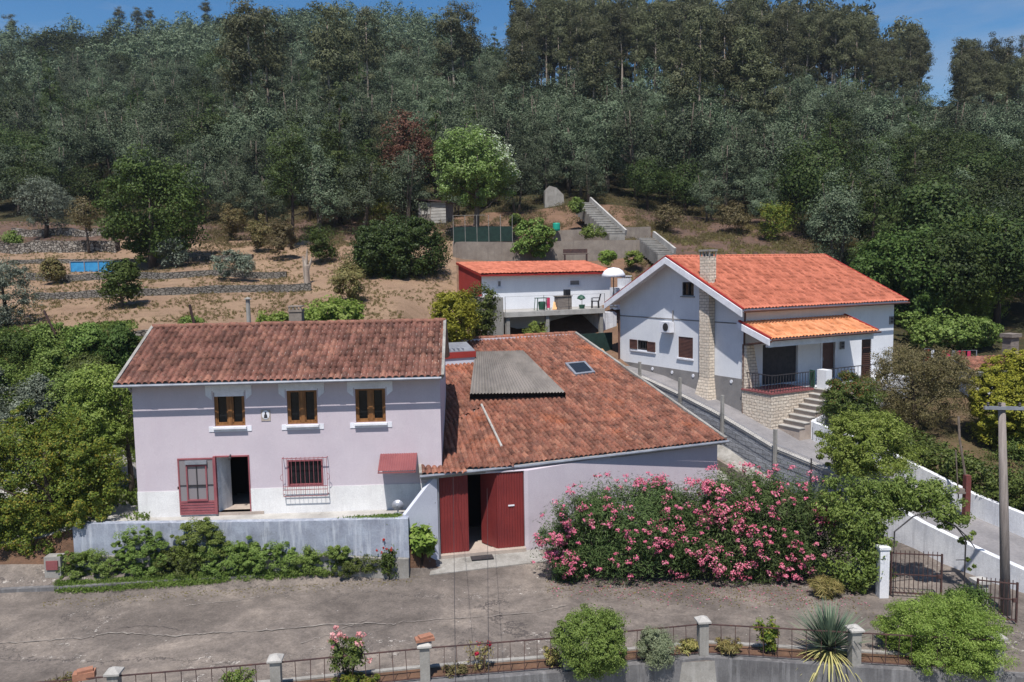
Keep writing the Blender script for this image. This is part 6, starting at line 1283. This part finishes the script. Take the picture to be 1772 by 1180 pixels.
FT('olive_tree', 'silvery olive tree on the dry stone terrace at the left', 'tree', 28, 302, 126, 400, (80, 411), 'olive', 150, 9000, ln=.17, wd=.07, seed=10, nb=12, bark='barkdark', crad=.28, inner=.5)
FT('olive_tree', 'grey green olive tree cut off by the left edge of the picture', 'tree', -60, 440, 58, 590, (5, 600), 'olive', 150, 9000, Y=42, ln=.15, wd=.06, seed=12, nb=12, bark='barkdark', crad=.26)
FT('small_tree', 'small dark green tree alone on the lowest dry terrace', 'tree', 175, 446, 246, 530, (212, 532), 'broadn', 110, 6000, ln=.15, wd=.1, seed=13, crad=.3, inner=.4, low=1)
FT('slender_tree', 'thin sapling with a sparse crown beside the wooden stake on the left terraces', 'tree', 122, 335, 178, 402, (154, 438), 'brown', 60, 1800, ln=.18, wd=.1, seed=14, crad=.3, inner=.4)
FT('round_bush', 'big dome of dark glossy evergreen above the dry bank in the centre', 'bush', 602, 370, 776, 500, (690, 508), 'dark', 420, 42000, Y=55, ln=.17, wd=.11, seed=15, nb=18, crad=.22, inner=.8, deep=3.0, trunk=True, bark='barkdark', lowcut=-.95)
FT('pine_tree', 'tall thin pine with bare lower trunk in front of the forest', 'tree', 455, 190, 535, 370, (506, 468), 'pine', 150, 6500, Y=66, ln=.28, wd=.07, seed=16, nb=16, bark='barkdark', crad=.4, inner=.3, upb=.8)
for i, (a, b_, c_, d, bx, by2, lf, lb) in enumerate((
    (380, 350, 425, 410, 402, 416, 'dry', 'conical yellowish heath shrub right of the dark oak'), (430, 370, 470, 430, 450, 436, 'dry', 'smaller tan heath shrub between the field and the forest edge'), (460, 375, 512, 445, 486, 450, 'brown', 'brownish heath shrub left of the tall pine trunk'), (528, 385, 590, 450, 560, 456, 'broadn', 'dark low bush in the shade right of the tall pine'), (596, 290, 690, 382, 645, 388, 'vine', 'olive yellow rounded bush behind the big evergreen dome'), (575, 445, 632, 520, 603, 524, 'dry', 'dry tan shrub left of the big evergreen dome'), (540, 330, 600, 380, 570, 392, 'brown', 'sparse brown shrub on the forest edge bank'), (275, 410, 325, 460, 300, 464, 'olive', 'low grey green shrub in front of the dark oak'), (365, 435, 440, 480, 400, 486, 'olive', 'thin wispy grey shrub on the middle terrace wall'), (70, 445, 110, 490, 90, 492, 'dry', 'wispy straw coloured plant left of the blue pool'), (5, 400, 36, 430, 20, 436, 'fern', 'small yellow green bush at the left end of the dry stone wall'), (128, 340, 170, 372, 150, 378, 'oakb', ''),
    (1312, 345, 1372, 412, 1342, 416, 'vine', 'round yellow green bush at the edge of the brush slope'), (1240, 350, 1300, 400, 1270, 404, 'brown', 'brown bush on the cut brush slope'), (1130, 350, 1180, 400, 1155, 404, 'brown', 'low brown scrub beside the upper stairs'), (700, 470, 735, 520, 0, 0, '', ''))):
    if not lb: continue
    FT('shrub', lb, 'shrub', a, b_, c_, d, (bx, by2), lf, 70, 3600, ln=.2, wd=.07, seed=30+i, trunk=False, crad=.35, inner=.3, upb=.8, nb=7, lowcut=-.95)
FT('climbing_ivy', 'bright green climber spilling down the brown retaining wall', 'climber', 886, 380, 962, 446, (925, 447), 'fern', 130, 7500, Y=59.4, ln=.18, wd=.14, seed=50, trunk=False, deep=.9, crad=.3, nb=10, shape='box', lowcut=-.98)
for (a, b_, c_, d, lb, lf) in ((1037, 433, 1067, 458, 'small orange tree in front of the brown retaining wall left of the bench end', 'lemon'), (1080, 434, 1113, 458, 'small leafy shrub at the right end of the brown retaining wall', 'lemon'), (1003, 388, 1052, 414, 'low green bush between the teal barrel and the stairs', 'fern'), (985, 340, 1010, 372, 'green scrub beside the broken wall stub', 'fern'), (880, 370, 905, 392, 'small bush on the bare earth bank', 'fern')):
    Yb = 58.5 if b_ > 420 else 64 if b_ > 380 else 70
    FT('shrub', lb, 'shrub', a, b_, c_, d, ((a+c_)/2, d), lf, 60, 2600, Y=Yb, ln=.14, wd=.1, seed=a, trunk=False, crad=.35, nb=7, lowcut=-.95)
FT('variegated_bush', 'yellow green variegated bush between the lilac house and the barn', 'bush', 746, 500, 826, 600, (788, 602), 'yellow', 240, 14000, Y=42.0, ln=.13, wd=.08, seed=60, crad=.25, inner=.7, nb=12, trunk=False, lowcut=-.98)
FT('evergreen_shrub', 'dark olive shrub behind the variegated bush by the deck wall', 'bush', 800, 486, 860, 600, (835, 602), 'hedge', 160, 9000, Y=44.5, ln=.13, wd=.08, seed=61, crad=.28, inner=.6, nb=10, trunk=False, lowcut=-.98)
FT('laurel_bush', 'bright green laurel bush rising behind the lilac house roof', 'bush', 520, 512, 632, 590, (578, 592), 'lemon', 190, 12000, Y=40.2, ln=.17, wd=.11, seed=62, crad=.25, nb=12, trunk=False, inner=.7, lowcut=-.98)
FT('low_bush', 'row of low bright green bushes behind the roof chimney', 'bush', 432, 540, 516, 585, (474, 590), 'lemon', 110, 6500, Y=40.2, ln=.15, wd=.1, seed=63, crad=.3, nb=8, shape='box', trunk=False, lowcut=-.98)
FT('low_bush', 'small green bush at the foot of the leaning brown stake behind the roof', 'bush', 306, 546, 358, 585, (332, 590), 'fern', 80, 4200, Y=40.0, ln=.13, wd=.08, seed=64, crad=.3, nb=6, trunk=False, lowcut=-.98)
FT('weed_bush', 'small green weeds growing below the terrace deck', 'weeds', 905, 555, 950, 590, (925, 592), 'lemon', 50, 1800, Y=46.3, ln=.12, wd=.05, seed=65, crad=.35, nb=6, trunk=False)
# slope left of the lilac house
slope = [(-60, 560, 60, 650, 45, 38.5, 'broadn'), (40, 556, 130, 625, 90, 39.5, 'fern'), (120, 560, 190, 630, 155, 39.2, 'fern'), (170, 562, 240, 640, 205, 38.5, 'broadn'), (-40, 620, 70, 720, 15, 35.5, 'fern'), (60, 600, 140, 680, 100, 37, 'fern'), (118, 610, 190, 680, 155, 36.8, 'hedge'), (20, 650, 100, 740, 60, 34, 'olive'), (80, 640, 170, 720, 120, 34.5, 'fern'), (-80, 600, 10, 780, -30, 34, 'olive'), (150, 640, 225, 700, 190, 35.5, 'hedge')]
names = ['dark bush at the far left of the weedy slope', 'bushy shrub on the slope below the leaning stake', 'pale leaved shrub high on the slope beside the stone wall', 'dark shrub hugging the dry stone wall by the house roof', 'olive green bush at the left edge, middle of the slope', 'light green shrub in the middle of the weedy slope', 'shrub above the bare earth patch on the slope', 'grey green bush behind the autumn tinged tree', 'leafy bush between the autumn tinged tree and the citrus tree', 'tall grey green bush at the left picture edge', 'shrub just above the citrus tree beside the house']
for i, (a, b_, c_, d, bx, Yb, lf) in enumerate(slope):
    FT('shrub', names[i], 'shrub', a, b_, c_, d, (bx, d), lf, 130, 7000, Y=Yb, ln=.13, wd=.08, seed=80+i, trunk=False, crad=.28, inner=.5, nb=10, lowcut=-.98)
FT('citrus_tree', 'bright green citrus tree against the left wall of the lilac house', 'tree', 118, 620, 236, 800, (205, 880), 'lemon', 260, 17000, Y=31.5, ln=.14, wd=.08, seed=100, crad=.22, inner=.65, nb=14, trunk=True)
FT('autumn_tinged_tree', 'large spreading yellow green tree with autumn tints at the lower left', 'tree', -90, 700, 205, 965, (60, 985), 'vine', 620, 44000, Y=28.8, ln=.12, wd=.075, seed=101, crad=.17, inner=.7, nb=26, deep=2.0, trunk=True, bark='barkdark', lowcut=-.98)
FT('shrub', 'narrow grey green foliage column behind the autumn tinged tree', 'shrub', -40, 700, 40, 800, (0, 900), 'olive', 90, 5000, Y=31.5, ln=.12, wd=.05, seed=102, trunk=False, lowcut=-.98)
# white pruned stump and pole trees on the field
P = gp(532, 491, 38); b = MB(); s = 1/ppm(P)
b.tube([P, P+Vector((-.05, 0, 30*s)), P+Vector((-.25, 0, 48*s))], [.22, .2, .05], 7); b.tube([P+Vector((0, 0, 20*s)), P+Vector((.35, .1, 45*s))], [.14, .04], 6); b.tube([P+Vector((-.05, 0, 28*s)), P+Vector((.1, -.1, 60*s))], [.13, .03], 6)
tag(b.build('pruned_trunk', M['barkeuc'], None, origin=tuple(P)), 'pale heavily pruned tree trunk at the right end of the field walls', 'tree trunk')
# right side greenery
FT('fig_tree', 'dark green spreading tree behind the right end of the white house roof', 'tree', 1478, 398, 1650, 560, (1560, 575), 'broadn', 330, 21000, Y=53, ln=.22, wd=.16, seed=110, crad=.22, inner=.7, nb=16, lowcut=-.95)
FT('fig_tree', 'green broad tree at the right edge above the washing line', 'tree', 1600, 378, 1760, 570, (1690, 600), 'lemon', 280, 17000, Y=56, ln=.22, wd=.15, seed=111, crad=.22, inner=.7, nb=16, lowcut=-.95)
FT('grape_vine', 'bright green vine canopy between the white house and the red tiled low house', 'climber', 1562, 540, 1740, 606, (1650, 640), 'fern', 220, 12000, Y=48.5, ln=.17, wd=.13, seed=112, crad=.25, nb=14, shape='box', trunk=False, deep=1.6, lowcut=-.98)
FT('tree', 'grey green tree at the right edge under the eucalyptus stand', 'tree', 1690, 330, 1830, 450, (1760, 470), 'wattle', 150, 7000, Y=62, ln=.25, wd=.1, seed=113)
FT('brown_bush', 'large brownish green rounded bush right of the white house porch', 'bush', 1482, 594, 1684, 742, (1590, 755), 'brown', 430, 30000, Y=38.0, ln=.1, wd=.045, seed=114, crad=.2, inner=.75, nb=24, deep=2.2, lowcut=-.9, trunk=True, bark='barkdark')
FT('red_tipped_shrub', 'red tipped dark shrub beside the porch steps', 'shrub', 1428, 640, 1520, 745, (1475, 752), 'hedge', 230, 16000, Y=36.2, ln=.11, wd=.06, seed=115, split=('red_tips', 'redtip', (-.2, -.2, 1.0), 1.1, .6), crad=.22, inner=.75, nb=12, trunk=False, lowcut=-.98, shape='box')
FT('citrus_tree', 'lemon tree in front of the porch steps beside the ramp path', 'tree', 1418, 712, 1590, 838, (1510, 860), 'lemon', 330, 21000, Y=30.8, ln=.12, wd=.07, seed=116, crad=.2, inner=.65, nb=20, trunk=True)
FT('golden_cypress', 'golden green conifer dome at the right edge behind the utility pole', 'tree', 1684, 606, 1850, 822, (1762, 832), 'cypress', 1000, 90000, Y=36.5, ln=.16, wd=.07, seed=117, crad=.16, inner=.93, nb=30, lowcut=-.98, trunk=False, upb=1.2)
FT('yellow_shrub', 'dark shrub under the golden conifer at the right edge', 'shrub', 1700, 760, 1830, 850, (1760, 856), 'hedge', 130, 8000, Y=34.5, ln=.11, wd=.06, seed=118, trunk=False, lowcut=-.98)
# hedge along the long white wall
rng = np.random.RandomState(77); bl = []
for v in np.arange(-4.6, -21, -.5):
    x, y = WF.P(1.85, v)[:2]; z = pz_(v)+.85
    if v < -5.5: bl.append(((x, y, z+.3), (.62, .5, .66))); bl.append(((x+.5, y+.25, z+.2), (.6, .5, .6)))
o0 = WF.P(1.75, -10, pz_(-10)); hg = empty('hedge', o0, 'clipped green hedge spilling over the long white wall beside the ramp', 'hedge'); V, F = clumped(bl, 900, 60000, rng, ln=.1, wd=.07, crad=.3, inner=.8, lowcut=-.98); npmesh('foliage', V, F, LF['hedge'], hg)
b = MB()
for v in np.arange(-6, -20, -1.6): x, y = WF.P(1.75, v)[:2]; b.tube([(x, y, G(x, y)-.2), (x, y, pz_(v)+.9)], .03, 5)
b.build('stems', M['barkdark'], hg)
# oleanders
def oleander(label, px0, py0, px1, py1, base, seed, nf):
    P = onz(base[0], base[1], 0.0); Y = P[1]; x0 = onY(px0, 900, Y)[0]; x1 = onY(px1, 900, Y)[0]; zt = onY(base[0], py0, Y)[2]
    rng = np.random.RandomState(seed); root = empty('oleander', (P[0], Y, 0), label, 'oleander', 'pink oleander bushes before the barn'); cx = (x0+x1)/2; rx = (x1-x0)/2; bl = [((cx, Y, zt*.42), (rx*.9, 1.2, zt*.44)), ((cx, Y, zt*.62), (rx*.7, 1.1, zt*.3))]
    for i in range(26): a = rng.uniform(-.92, .92); bl.append(((cx+a*rx, Y+rng.uniform(-1.0, .5), zt*rng.uniform(.12, .86)*(1-.22*a*a)), (rng.uniform(.4, .65),)*2+(rng.uniform(.38, .6),)))
    V, F = clumped(bl, 900, 70000, rng, ln=.16, wd=.032, crad=.3, inner=.65, upb=.9, lowcut=-.98, flat=1.0); npmesh('foliage', V, F, LF['ole'], root)
    # blossom heads on the skin
    lc = V.reshape(-1, 4, 3).mean(1); lc = lc[lc[:, 2] > .2]; gi = (np.floor(lc[:, 0]/.3).astype(int), np.floor(lc[:, 2]/.3).astype(int)); front = {}; topz = {}
    for i_, j_, p_ in zip(gi[0], gi[1], lc):
        if p_[1] < front.get((i_, j_), 1e9): front[(i_, j_)] = p_[1]
        if p_[2] > topz.get(i_, -1): topz[i_] = p_[2]
    Cs = []
    while len(Cs) < nf:
        t_ = rng.randint(len(lc)); p_ = lc[t_]; i_, j_ = gi[0][t_], gi[1][t_]
        if (p_[1] < front[(i_, j_)]+.22 or p_[2] > topz[i_]-.25) and math.sin(p_[0]*2.1+seed)*math.sin(p_[2]*2.7+seed*2)+rng.uniform(-1, 1) > -.35: Cs.append(p_)
    Cs = np.array(Cs); per = 22; idx = np.repeat(np.arange(len(Cs)), per); sz = rng.uniform(.04, .13, len(Cs)); off = rng.normal(size=(len(idx), 3))*.62; Pn = Cs[idx]+off*sz[idx][:, None]*[1, 1, .7]
    V, F = leafquads(Pn, off+np.array([0, -.6, .8])+rng.normal(size=off.shape)*.4, .062, .055, rng); npmesh('blossoms', V, F, LF['pinkfl'], root)
    b = MB()
    for i in range(14): a = rng.uniform(-.7, .7)*rx; b.tube([(cx+a*.5, Y+rng.uniform(-.2, .2), -.1), (cx+a*.8, Y, zt*.35), (cx+a, Y+rng.uniform(-.3, .3), zt*.75)], [.025, .018, .006], 5)
    b.build('stems', M['barkdark'], root)
oleander('left pink oleander bush in front of the lilac barn wall', 942, 832, 1250, 1010, (1095, 990), 5, 320)
oleander('right, taller pink oleander bush beside the climbing vine', 1140, 812, 1458, 1010, (1300, 992), 6, 340)
# climber on the arch
def world_leaves(name, part, label, cat, bl, lf, nclump, nleaf, seed, org=None, **kw):
    rng = np.random.RandomState(seed); o0 = org or (bl[0][0][0], bl[0][0][1], 0); root = empty(name, o0, label, cat); V, F = clumped(bl, nclump, nleaf, rng, **kw); npmesh(part, V, F, LF[lf], root); return root
ap = onz(1490, 1022, 0); bl = []
for px, py, r in ((1470, 900, .8), (1500, 880, .8), (1490, 940, .8), (1480, 980, .8), (1510, 985, .55), (1460, 850, .6), (1530, 860, .7), (1565, 850, .6), (1600, 855, .55), (1630, 880, .42), (1652, 905, .36), (1668, 940, .22), (1675, 965, .16), (1678, 985, .12), (1500, 850, .6), (1470, 1010, .5), (1440, 880, .5), (1545, 875, .5), (1590, 880, .35), (1515, 930, .6), (1575, 838, .45), (1610, 850, .5), (1640, 862, .45), (1655, 890, .42), (1560, 870, .5), (1620, 885, .4), (1640, 905, .3), (1672, 925, .25), (1682, 975, .14)):
    q = onY(px, py, 26.0 if px < 1620 else 25.6); bl.append(((q[0], q[1], q[2]), (r, r*.8, r*.75)))
cv_ = world_leaves('climbing_vine', 'foliage', 'dense green climber arching from the oleander over the barred gate', 'climber', bl, 'fern', 480, 34000, 120, org=(float(ap[0]), float(ap[1]), 0), ln=.11, wd=.05, crad=.3, inner=.6, lowcut=-.98)
b = MB(); q = onY(1530, 930, 26.0); b.tube([(ap[0]+.3, 26.2, 0), (ap[0]+.45, 26.1, 1.2), (q[0], 26, q[2]+.2)], [.1, .08, .05], 7); b.tube([(ap[0]-.2, 26.2, 0), (ap[0]-.1, 26.1, 1.8)], [.07, .04], 6); b.build('stem', M['barkdark'], cv_)
# planting bed greenery
for i, (a, b_, c_, d, lf, lb, n_) in enumerate((
    (198, 905, 292, 1010, 'fern', 'tall feathery green bush in the planting bed, left part', 14000), (300, 890, 392, 985, 'fern', 'upright leafy bush in the bed in front of the pink door', 12000), (85, 945, 215, 1022, 'fern', 'low spreading green bush next to the short pillar with the red box', 12000), (262, 940, 350, 1008, 'hedge', 'dark green low mound in the planting bed between two taller bushes', 9000), (345, 930, 440, 1006, 'fern', 'low bushy mound below the right side of the pink door', 10000), (405, 930, 520, 1004, 'fern', 'wide ferny bush in the middle of the planting bed', 16000), (490, 942, 600, 1000, 'fern', 'low ferny mound right of the middle of the planting bed', 12000), (570, 958, 670, 996, 'hedge', 'lowest greenery beside the red rose bush', 8000))):
    P = gp((a+c_)/2, d-6, 22); FT('bed_shrub', lb, 'bush', a-8, b_+2, c_+8, d, ((a+c_)/2, d), lf, 200, n_, Y=27.32+.0006*(a+c_)/2, ln=.1, wd=.035, seed=130+i, trunk=False, crad=.3, inner=.5, nb=12, deep=.36, lowcut=-.98, upb=.8, shape='box' if i > 2 else 'round')
def leafy(name, label, cat, base, Y, h, w_, lf, n, ln, wd, seed, fl=None, nf=0, fr=.08, stems=6):
    x = XP(base[0], Y); z = G(x, Y); rng = np.random.RandomState(seed); root = empty(name, (x, Y, z), label, cat); b = MB(); tips = []
    for i in range(stems): a = rng.uniform(0, 6.28); t = (x+math.cos(a)*w_*rng.uniform(.3, .9), Y+math.sin(a)*w_*.6*rng.uniform(.3, .9), z+h*rng.uniform(.7, 1.0)); tips.append(t); b.tube([(x, Y, z-.05), ((x+t[0])/2+.02, (Y+t[1])/2, (z+t[2])/2+.05), t], [.012, .01, .005], 5)
    b.build('stems', M['barkdark'], root)
    bl = [((t[0]*.7+x*.3, t[1]*.7+Y*.3, z+(t[2]-z)*.72), (w_*.3, w_*.3, h*.22)) for t in tips]+[((x, Y, z+h*.45), (w_*.6, w_*.5, h*.35))]
    V, F = clumped(bl, 60, n, rng, ln=ln, wd=wd, crad=.4, inner=.3, lowcut=-.98, upb=.8); npmesh('leaves', V, F, LF[lf], root)
    if fl:
        nf = nf; hd = [np.array(tips[i % len(tips)])+rng.normal(size=3)*np.array([w_*.35, w_*.3, h*.12])*(0 if i < len(tips) else 1) for i in range(nf)]
        idx = np.repeat(np.arange(nf), 16); off = rng.normal(size=(len(idx), 3))*.5; V, F = leafquads(np.array(hd)[idx]+off*fr*.7, off+rng.normal(size=off.shape)*.3, fr*.8, fr*.7, rng); npmesh('flowers', V, F, LF[fl], root)
    return root
leafy('rose_bush', 'red flowering rose bush at the right end of the planting bed', 'rose bush', (657, 0), 27.55, 1.25, .4, 'broadn', 1800, .07, .05, 1, 'redfl', 9, .07)
leafy('leafy_plant', 'upright plant with big bright green leaves beside the barn side wall', 'plant', (716, 0), 28.2, 1.6, .72, 'lemon', 1500, .26, .15, 2, stems=9)
leafy('rose_bush', 'pale pink rose bush rising above the front fence', 'rose bush', (577, 0), 20.25, 1.75, .55, 'hedge', 3600, .07, .045, 3, 'palefl', 16, .1, stems=9)
leafy('rose_bush', 'thin dark red rose stem behind the fence right of the middle post', 'rose bush', (815, 0), 20.9, .95, .45, 'grass', 500, .09, .03, 4, 'redfl', 4, .09, stems=6)
leafy('weed_clump', 'brown dry weeds in the lower left corner behind the fence', 'weeds', (50, 0), 19.5, .85, .7, 'brown', 2400, .08, .04, 5, stems=12)
leafy('weed_clump', 'green and straw weeds between the left fence posts', 'weeds', (375, 0), 19.95, .75, .6, 'fern', 1700, .07, .04, 6, stems=10)
leafy('weed_clump', 'low greenery at the foot of the pale pink rose bush', 'weeds', (590, 0), 20.1, .45, .75, 'vine', 2600, .08, .05, 7, stems=10)
leafy('weed_clump', 'yellow weeds left of the clipped round bush', 'weeds', (945, 0), 21.0, .8, .28, 'grass', 700, .1, .04, 8, stems=8)
leafy('climbing_shrub', 'thin leafy shrub on the fence between the yucca and the tallest post', 'shrub', (1334, 0), 21.5, 1.25, .38, 'vine', 2200, .08, .05, 9, stems=8)
leafy('weed_clump', 'straw coloured grass just right of the tallest fence post', 'weeds', (1265, 0), 21.6, .55, .5, 'grass', 1500, .14, .02, 10, stems=14)
leafy('weed_clump', 'dry yellow tufts behind the fence left of the tallest post', 'weeds', (1190, 0), 21.7, .5, .35, 'grass', 1300, .13, .03, 11, stems=12)
leafy('weed_clump', 'tuft of long dry grass at the foot of the oleander beside the climber', 'weeds', (1437, 0), 25.4, .75, .6, 'grass', 2200, .3, .02, 12, stems=14)
leafy('weed_clump', 'reddish dry weeds behind the fence near the middle post', 'weeds', (770, 0), 20.75, .4, .5, 'brown', 900, .08, .03, 13, stems=12)
FT('clipped_bush', 'round glossy green bush bulging over the front fence', 'bush', 960, 1046, 1086, 1170, (1022, 1176), 'fern', 420, 36000, Y=20.75, ln=.06, wd=.036, seed=150, trunk=False, crad=.2, inner=.85, nb=16, lowcut=-.98, deep=.85)
FT('lavender', 'grey green lavender clump spilling over the retaining wall', 'shrub', 1100, 1088, 1172, 1152, (1136, 1150), 'lav', 130, 9000, Y=21.2, ln=.09, wd=.02, seed=151, trunk=False, crad=.3, inner=.6, nb=8, lowcut=-.98, deep=.45, upb=1.0)
FT('corner_shrub', 'big spreading light green bush in the lower right corner', 'bush', 1528, 1032, 1748, 1160, (1640, 1160), 'lemon', 520, 46000, Y=21.2, ln=.065, wd=.035, seed=152, trunk=False, crad=.26, inner=.5, nb=34, lowcut=-.98, deep=1.5)
FT('corner_shrub', 'small dense bush rising against the short grey pillar', 'bush', 1640, 1010, 1710, 1075, (1675, 1080), 'broadn', 110, 7000, Y=23.0, ln=.08, wd=.05, seed=153, trunk=False, crad=.3, nb=8, lowcut=-.98)
# yucca
yx, yY = XP(1447, 21.35), 21.35; root = empty('yucca', (yx, yY, 0), 'spiky blue green yucca with drooping dry leaves over the front fence', 'yucca'); rng = np.random.RandomState(9)
def blades(n, e0, e1, L0, L1, wd, droop, cz):
    V = []; F = []
    for i in range(n):
        a = rng.uniform(0, 6.28); e = rng.uniform(e0, e1); L_ = rng.uniform(L0, L1); d = np.array([math.cos(a)*math.cos(e), math.sin(a)*math.cos(e), math.sin(e)]); s = np.array([-math.sin(a), math.cos(a), 0])*wd/2; c = np.array([yx, yY, cz]); k0 = len(V); m_ = 4
        for j in range(m_+1): t = j/m_; p = c+d*L_*t-np.array([0, 0, droop*L_*t*t]); w_ = (1-t**2*.97)*(.6+.8*min(t*3, .5)); V += [p-s*w_, p+s*w_]
        F += [(k0+2*j, k0+2*j+1, k0+2*j+3, k0+2*j+2) for j in range(m_)]
    return np.array(V), np.array(F)
V, F = blades(300, .4, 1.5, .95, 1.5, .055, .05, .28); npmesh('blades', V, F, LF['yucca'], root)
V, F = blades(80, -.3, .5, .7, 1.2, .055, .5, .2); npmesh('dry_blades', V, F, LF['yuccadry'], root)
b = MB(); b.tube([(yx, yY, -.05), (yx, yY, .35)], [.12, .1], 8); b.build('stem', M['barkdark'], root)
# red brick rubble patch, dry tufts over the field
def scatter_tufts(name, label, n, region, lf, ln, wd, h, seed, kind='stuff'):
    rng = np.random.RandomState(seed); Cn = []
    while len(Cn) < n:
        px = rng.uniform(*region[0]); Y = rng.uniform(*region[1]) if region[1] else float(np.interp(px, PXS, [COL[q][0] for q in PXS]))+rng.uniform(.22, .65); x = XP(px, Y)
        if math.sin(x*1.3+Y*.4)+math.sin(Y*1.1-x*.7)+rng.uniform(-1, 1) < region[2]: continue
        Cn.append((x, Y, G(x, Y)))
    Cn = np.array(Cn); per = 9; idx = np.repeat(np.arange(n), per); P = Cn[idx]+rng.normal(size=(n*per, 3))*[h*.5, h*.5, 0]; P[:, 2] += rng.uniform(.0, h, n*per)
    N = rng.normal(size=P.shape); N[:, 2] *= .25; R = leafquads(P, N, ln, wd, rng, droop=0.0); o = npmesh(name, R[0], R[1], LF[lf]); tag(o, label, name.replace('_', ' '), kind=kind)
scatter_tufts('dry_grass', 'short dry straw tufts over the mown terraces', 9000, ((-60, 780), (41, 82), -.3), 'dry', .14, .035, .1, 1)
scatter_tufts('weeds', 'green weeds covering the slope left of the lilac house', 3600, ((-120, 226), (28.5, 41), -.6), 'fern', .16, .08, .25, 2)
scatter_tufts('undergrowth', 'grey brown undergrowth along the foot of the forest', 5200, ((330, 1480), (66, 86), -.2), 'brown', .3, .05, .35, 3)
scatter_tufts('cut_brush', 'cut brown brush lying on the slope behind the white house', 2600, ((1080, 1500), (52, 76), -.2), 'dry', .35, .04, .2, 4)
scatter_tufts('bed_weeds', 'low green and straw weeds over the planting bed', 3000, ((60, 680), None, -1.5), 'fern', .1, .03, .12, 5)
scatter_tufts('fence_weeds', 'straw and weeds along the foot of the front fence', 900, ((-60, 1500), (19.6, 20.2), .2), 'grass', .12, .02, .1, 6)
rng = np.random.RandomState(31); P_ = []
for _ in range(2600):
    x = rng.uniform(1.0, 11.3); P_.append((x, rng.uniform(-1.7, .6)+28.2-.19*(x-1)-abs(rng.normal())*.5, .012))
for _ in range(900): x = rng.uniform(-16, -3.4); P_.append((x, float(np.interp(886+FPX*x/27.5, PXS, [COL[q][0] for q in PXS]))-abs(rng.normal())*.35-.03, .012))
P_ = np.array(P_); N_ = rng.normal(size=P_.shape)*.25; N_[:, 2] += 1; V, F = leafquads(P_, N_, .06, .035, rng); n_b = 3000
m4 = rng.uniform(size=len(P_)) < .75; q4 = V.reshape(-1, 4, 3)
for msk_, lf_, lb_ in ((m4, 'dry', 'fallen dry leaves on the concrete below the oleander and along the kerb'), (~m4, 'pinkfl', 'fallen pink petals on the concrete below the oleander')):
    v_ = q4[msk_] if lf_ == 'dry' else q4[msk_ & (P_[:, 0] > 0)]; v_ = v_.reshape(-1, 3); tag(npmesh('fallen_leaves' if lf_ == 'dry' else 'fallen_petals', v_, np.arange(len(v_)).reshape(-1, 4), LF[lf_]), lb_, 'leaf litter', kind='stuff')
# far forest beyond the individually built trees: one mass
rng = np.random.RandomState(3); arr = {}
for kind in protos:
    arr[kind] = []
    for p in protos[kind]:
        me = [c for c in p.children if c.name.startswith('crown')][0].data; v = np.empty(len(me.vertices)*3, np.float32); me.vertices.foreach_get('co', v); v = v.reshape(-1, 4, 3)
        arr[kind].append(v)
for kind in ('wattle', 'oak', 'euc', 'pine'):
    Vs = []
    for (k2, x, y, s) in stuff:
        if k2 != kind: continue
        v = arr[kind][rng.randint(len(arr[kind]))]; n = 700 if y > 165 else 1200; v = v[rng.choice(len(v), n, replace=False)]; c = v.mean(1, keepdims=True); v = c+(v-c)*(2.6 if n == 700 else 2.2)
        a = rng.uniform(0, 6.28); R = np.array([[math.cos(a), -math.sin(a), 0], [math.sin(a), math.cos(a), 0], [0, 0, 1]]); Vs.append((v.reshape(-1, 3)@R.T)*s+np.array([x, y, G(x, y)-.1]))
    if not Vs: continue
    V = np.concatenate(Vs); F = np.arange(len(V)).reshape(-1, 4)
    o = npmesh('distant_forest', V, F, LF[{'wattle': 'wattle', 'oak': 'broad', 'euc': 'euc', 'pine': 'pine'}[kind]]); tag(o, {'wattle': 'mass of grey green treetops covering the far hillside', 'oak': 'mass of darker round treetops covering the far hillside', 'euc': 'mass of eucalyptus tops at the back of the hill', 'pine': 'scattered far pine tops on the hill'}[kind], 'forest', kind='stuff')
for k_ in protos:
    for p in protos[k_]:
        if p.name not in used:
            for c in list(p.children): bpy.data.objects.remove(c)
            bpy.data.objects.remove(p)
print('TREES', counts, 'stuff', len(stuff))

# ================================================================== haze
b = MB(); b.box(W0, -720, 720, -8, 530, -32, 125); hz = b.build('haze', M['dark']); hm = bpy.data.materials.new('haze_air'); hm.use_nodes = True; hn = hm.node_tree; hn.nodes.clear()
ho = hn.nodes.new('ShaderNodeOutputMaterial'); pv_ = hn.nodes.new('ShaderNodeVolumePrincipled'); pv_.inputs['Color'].default_value = (0.72, 0.82, 1.0, 1); pv_.inputs['Density'].default_value = 0.00018; pv_.inputs['Anisotropy'].default_value = 0.2
hn.links.new(pv_.outputs[0], ho.inputs['Volume']); hz.data.materials.clear(); hz.data.materials.append(hm); tag(hz, 'thin bluish air over the valley', 'haze', kind='stuff')
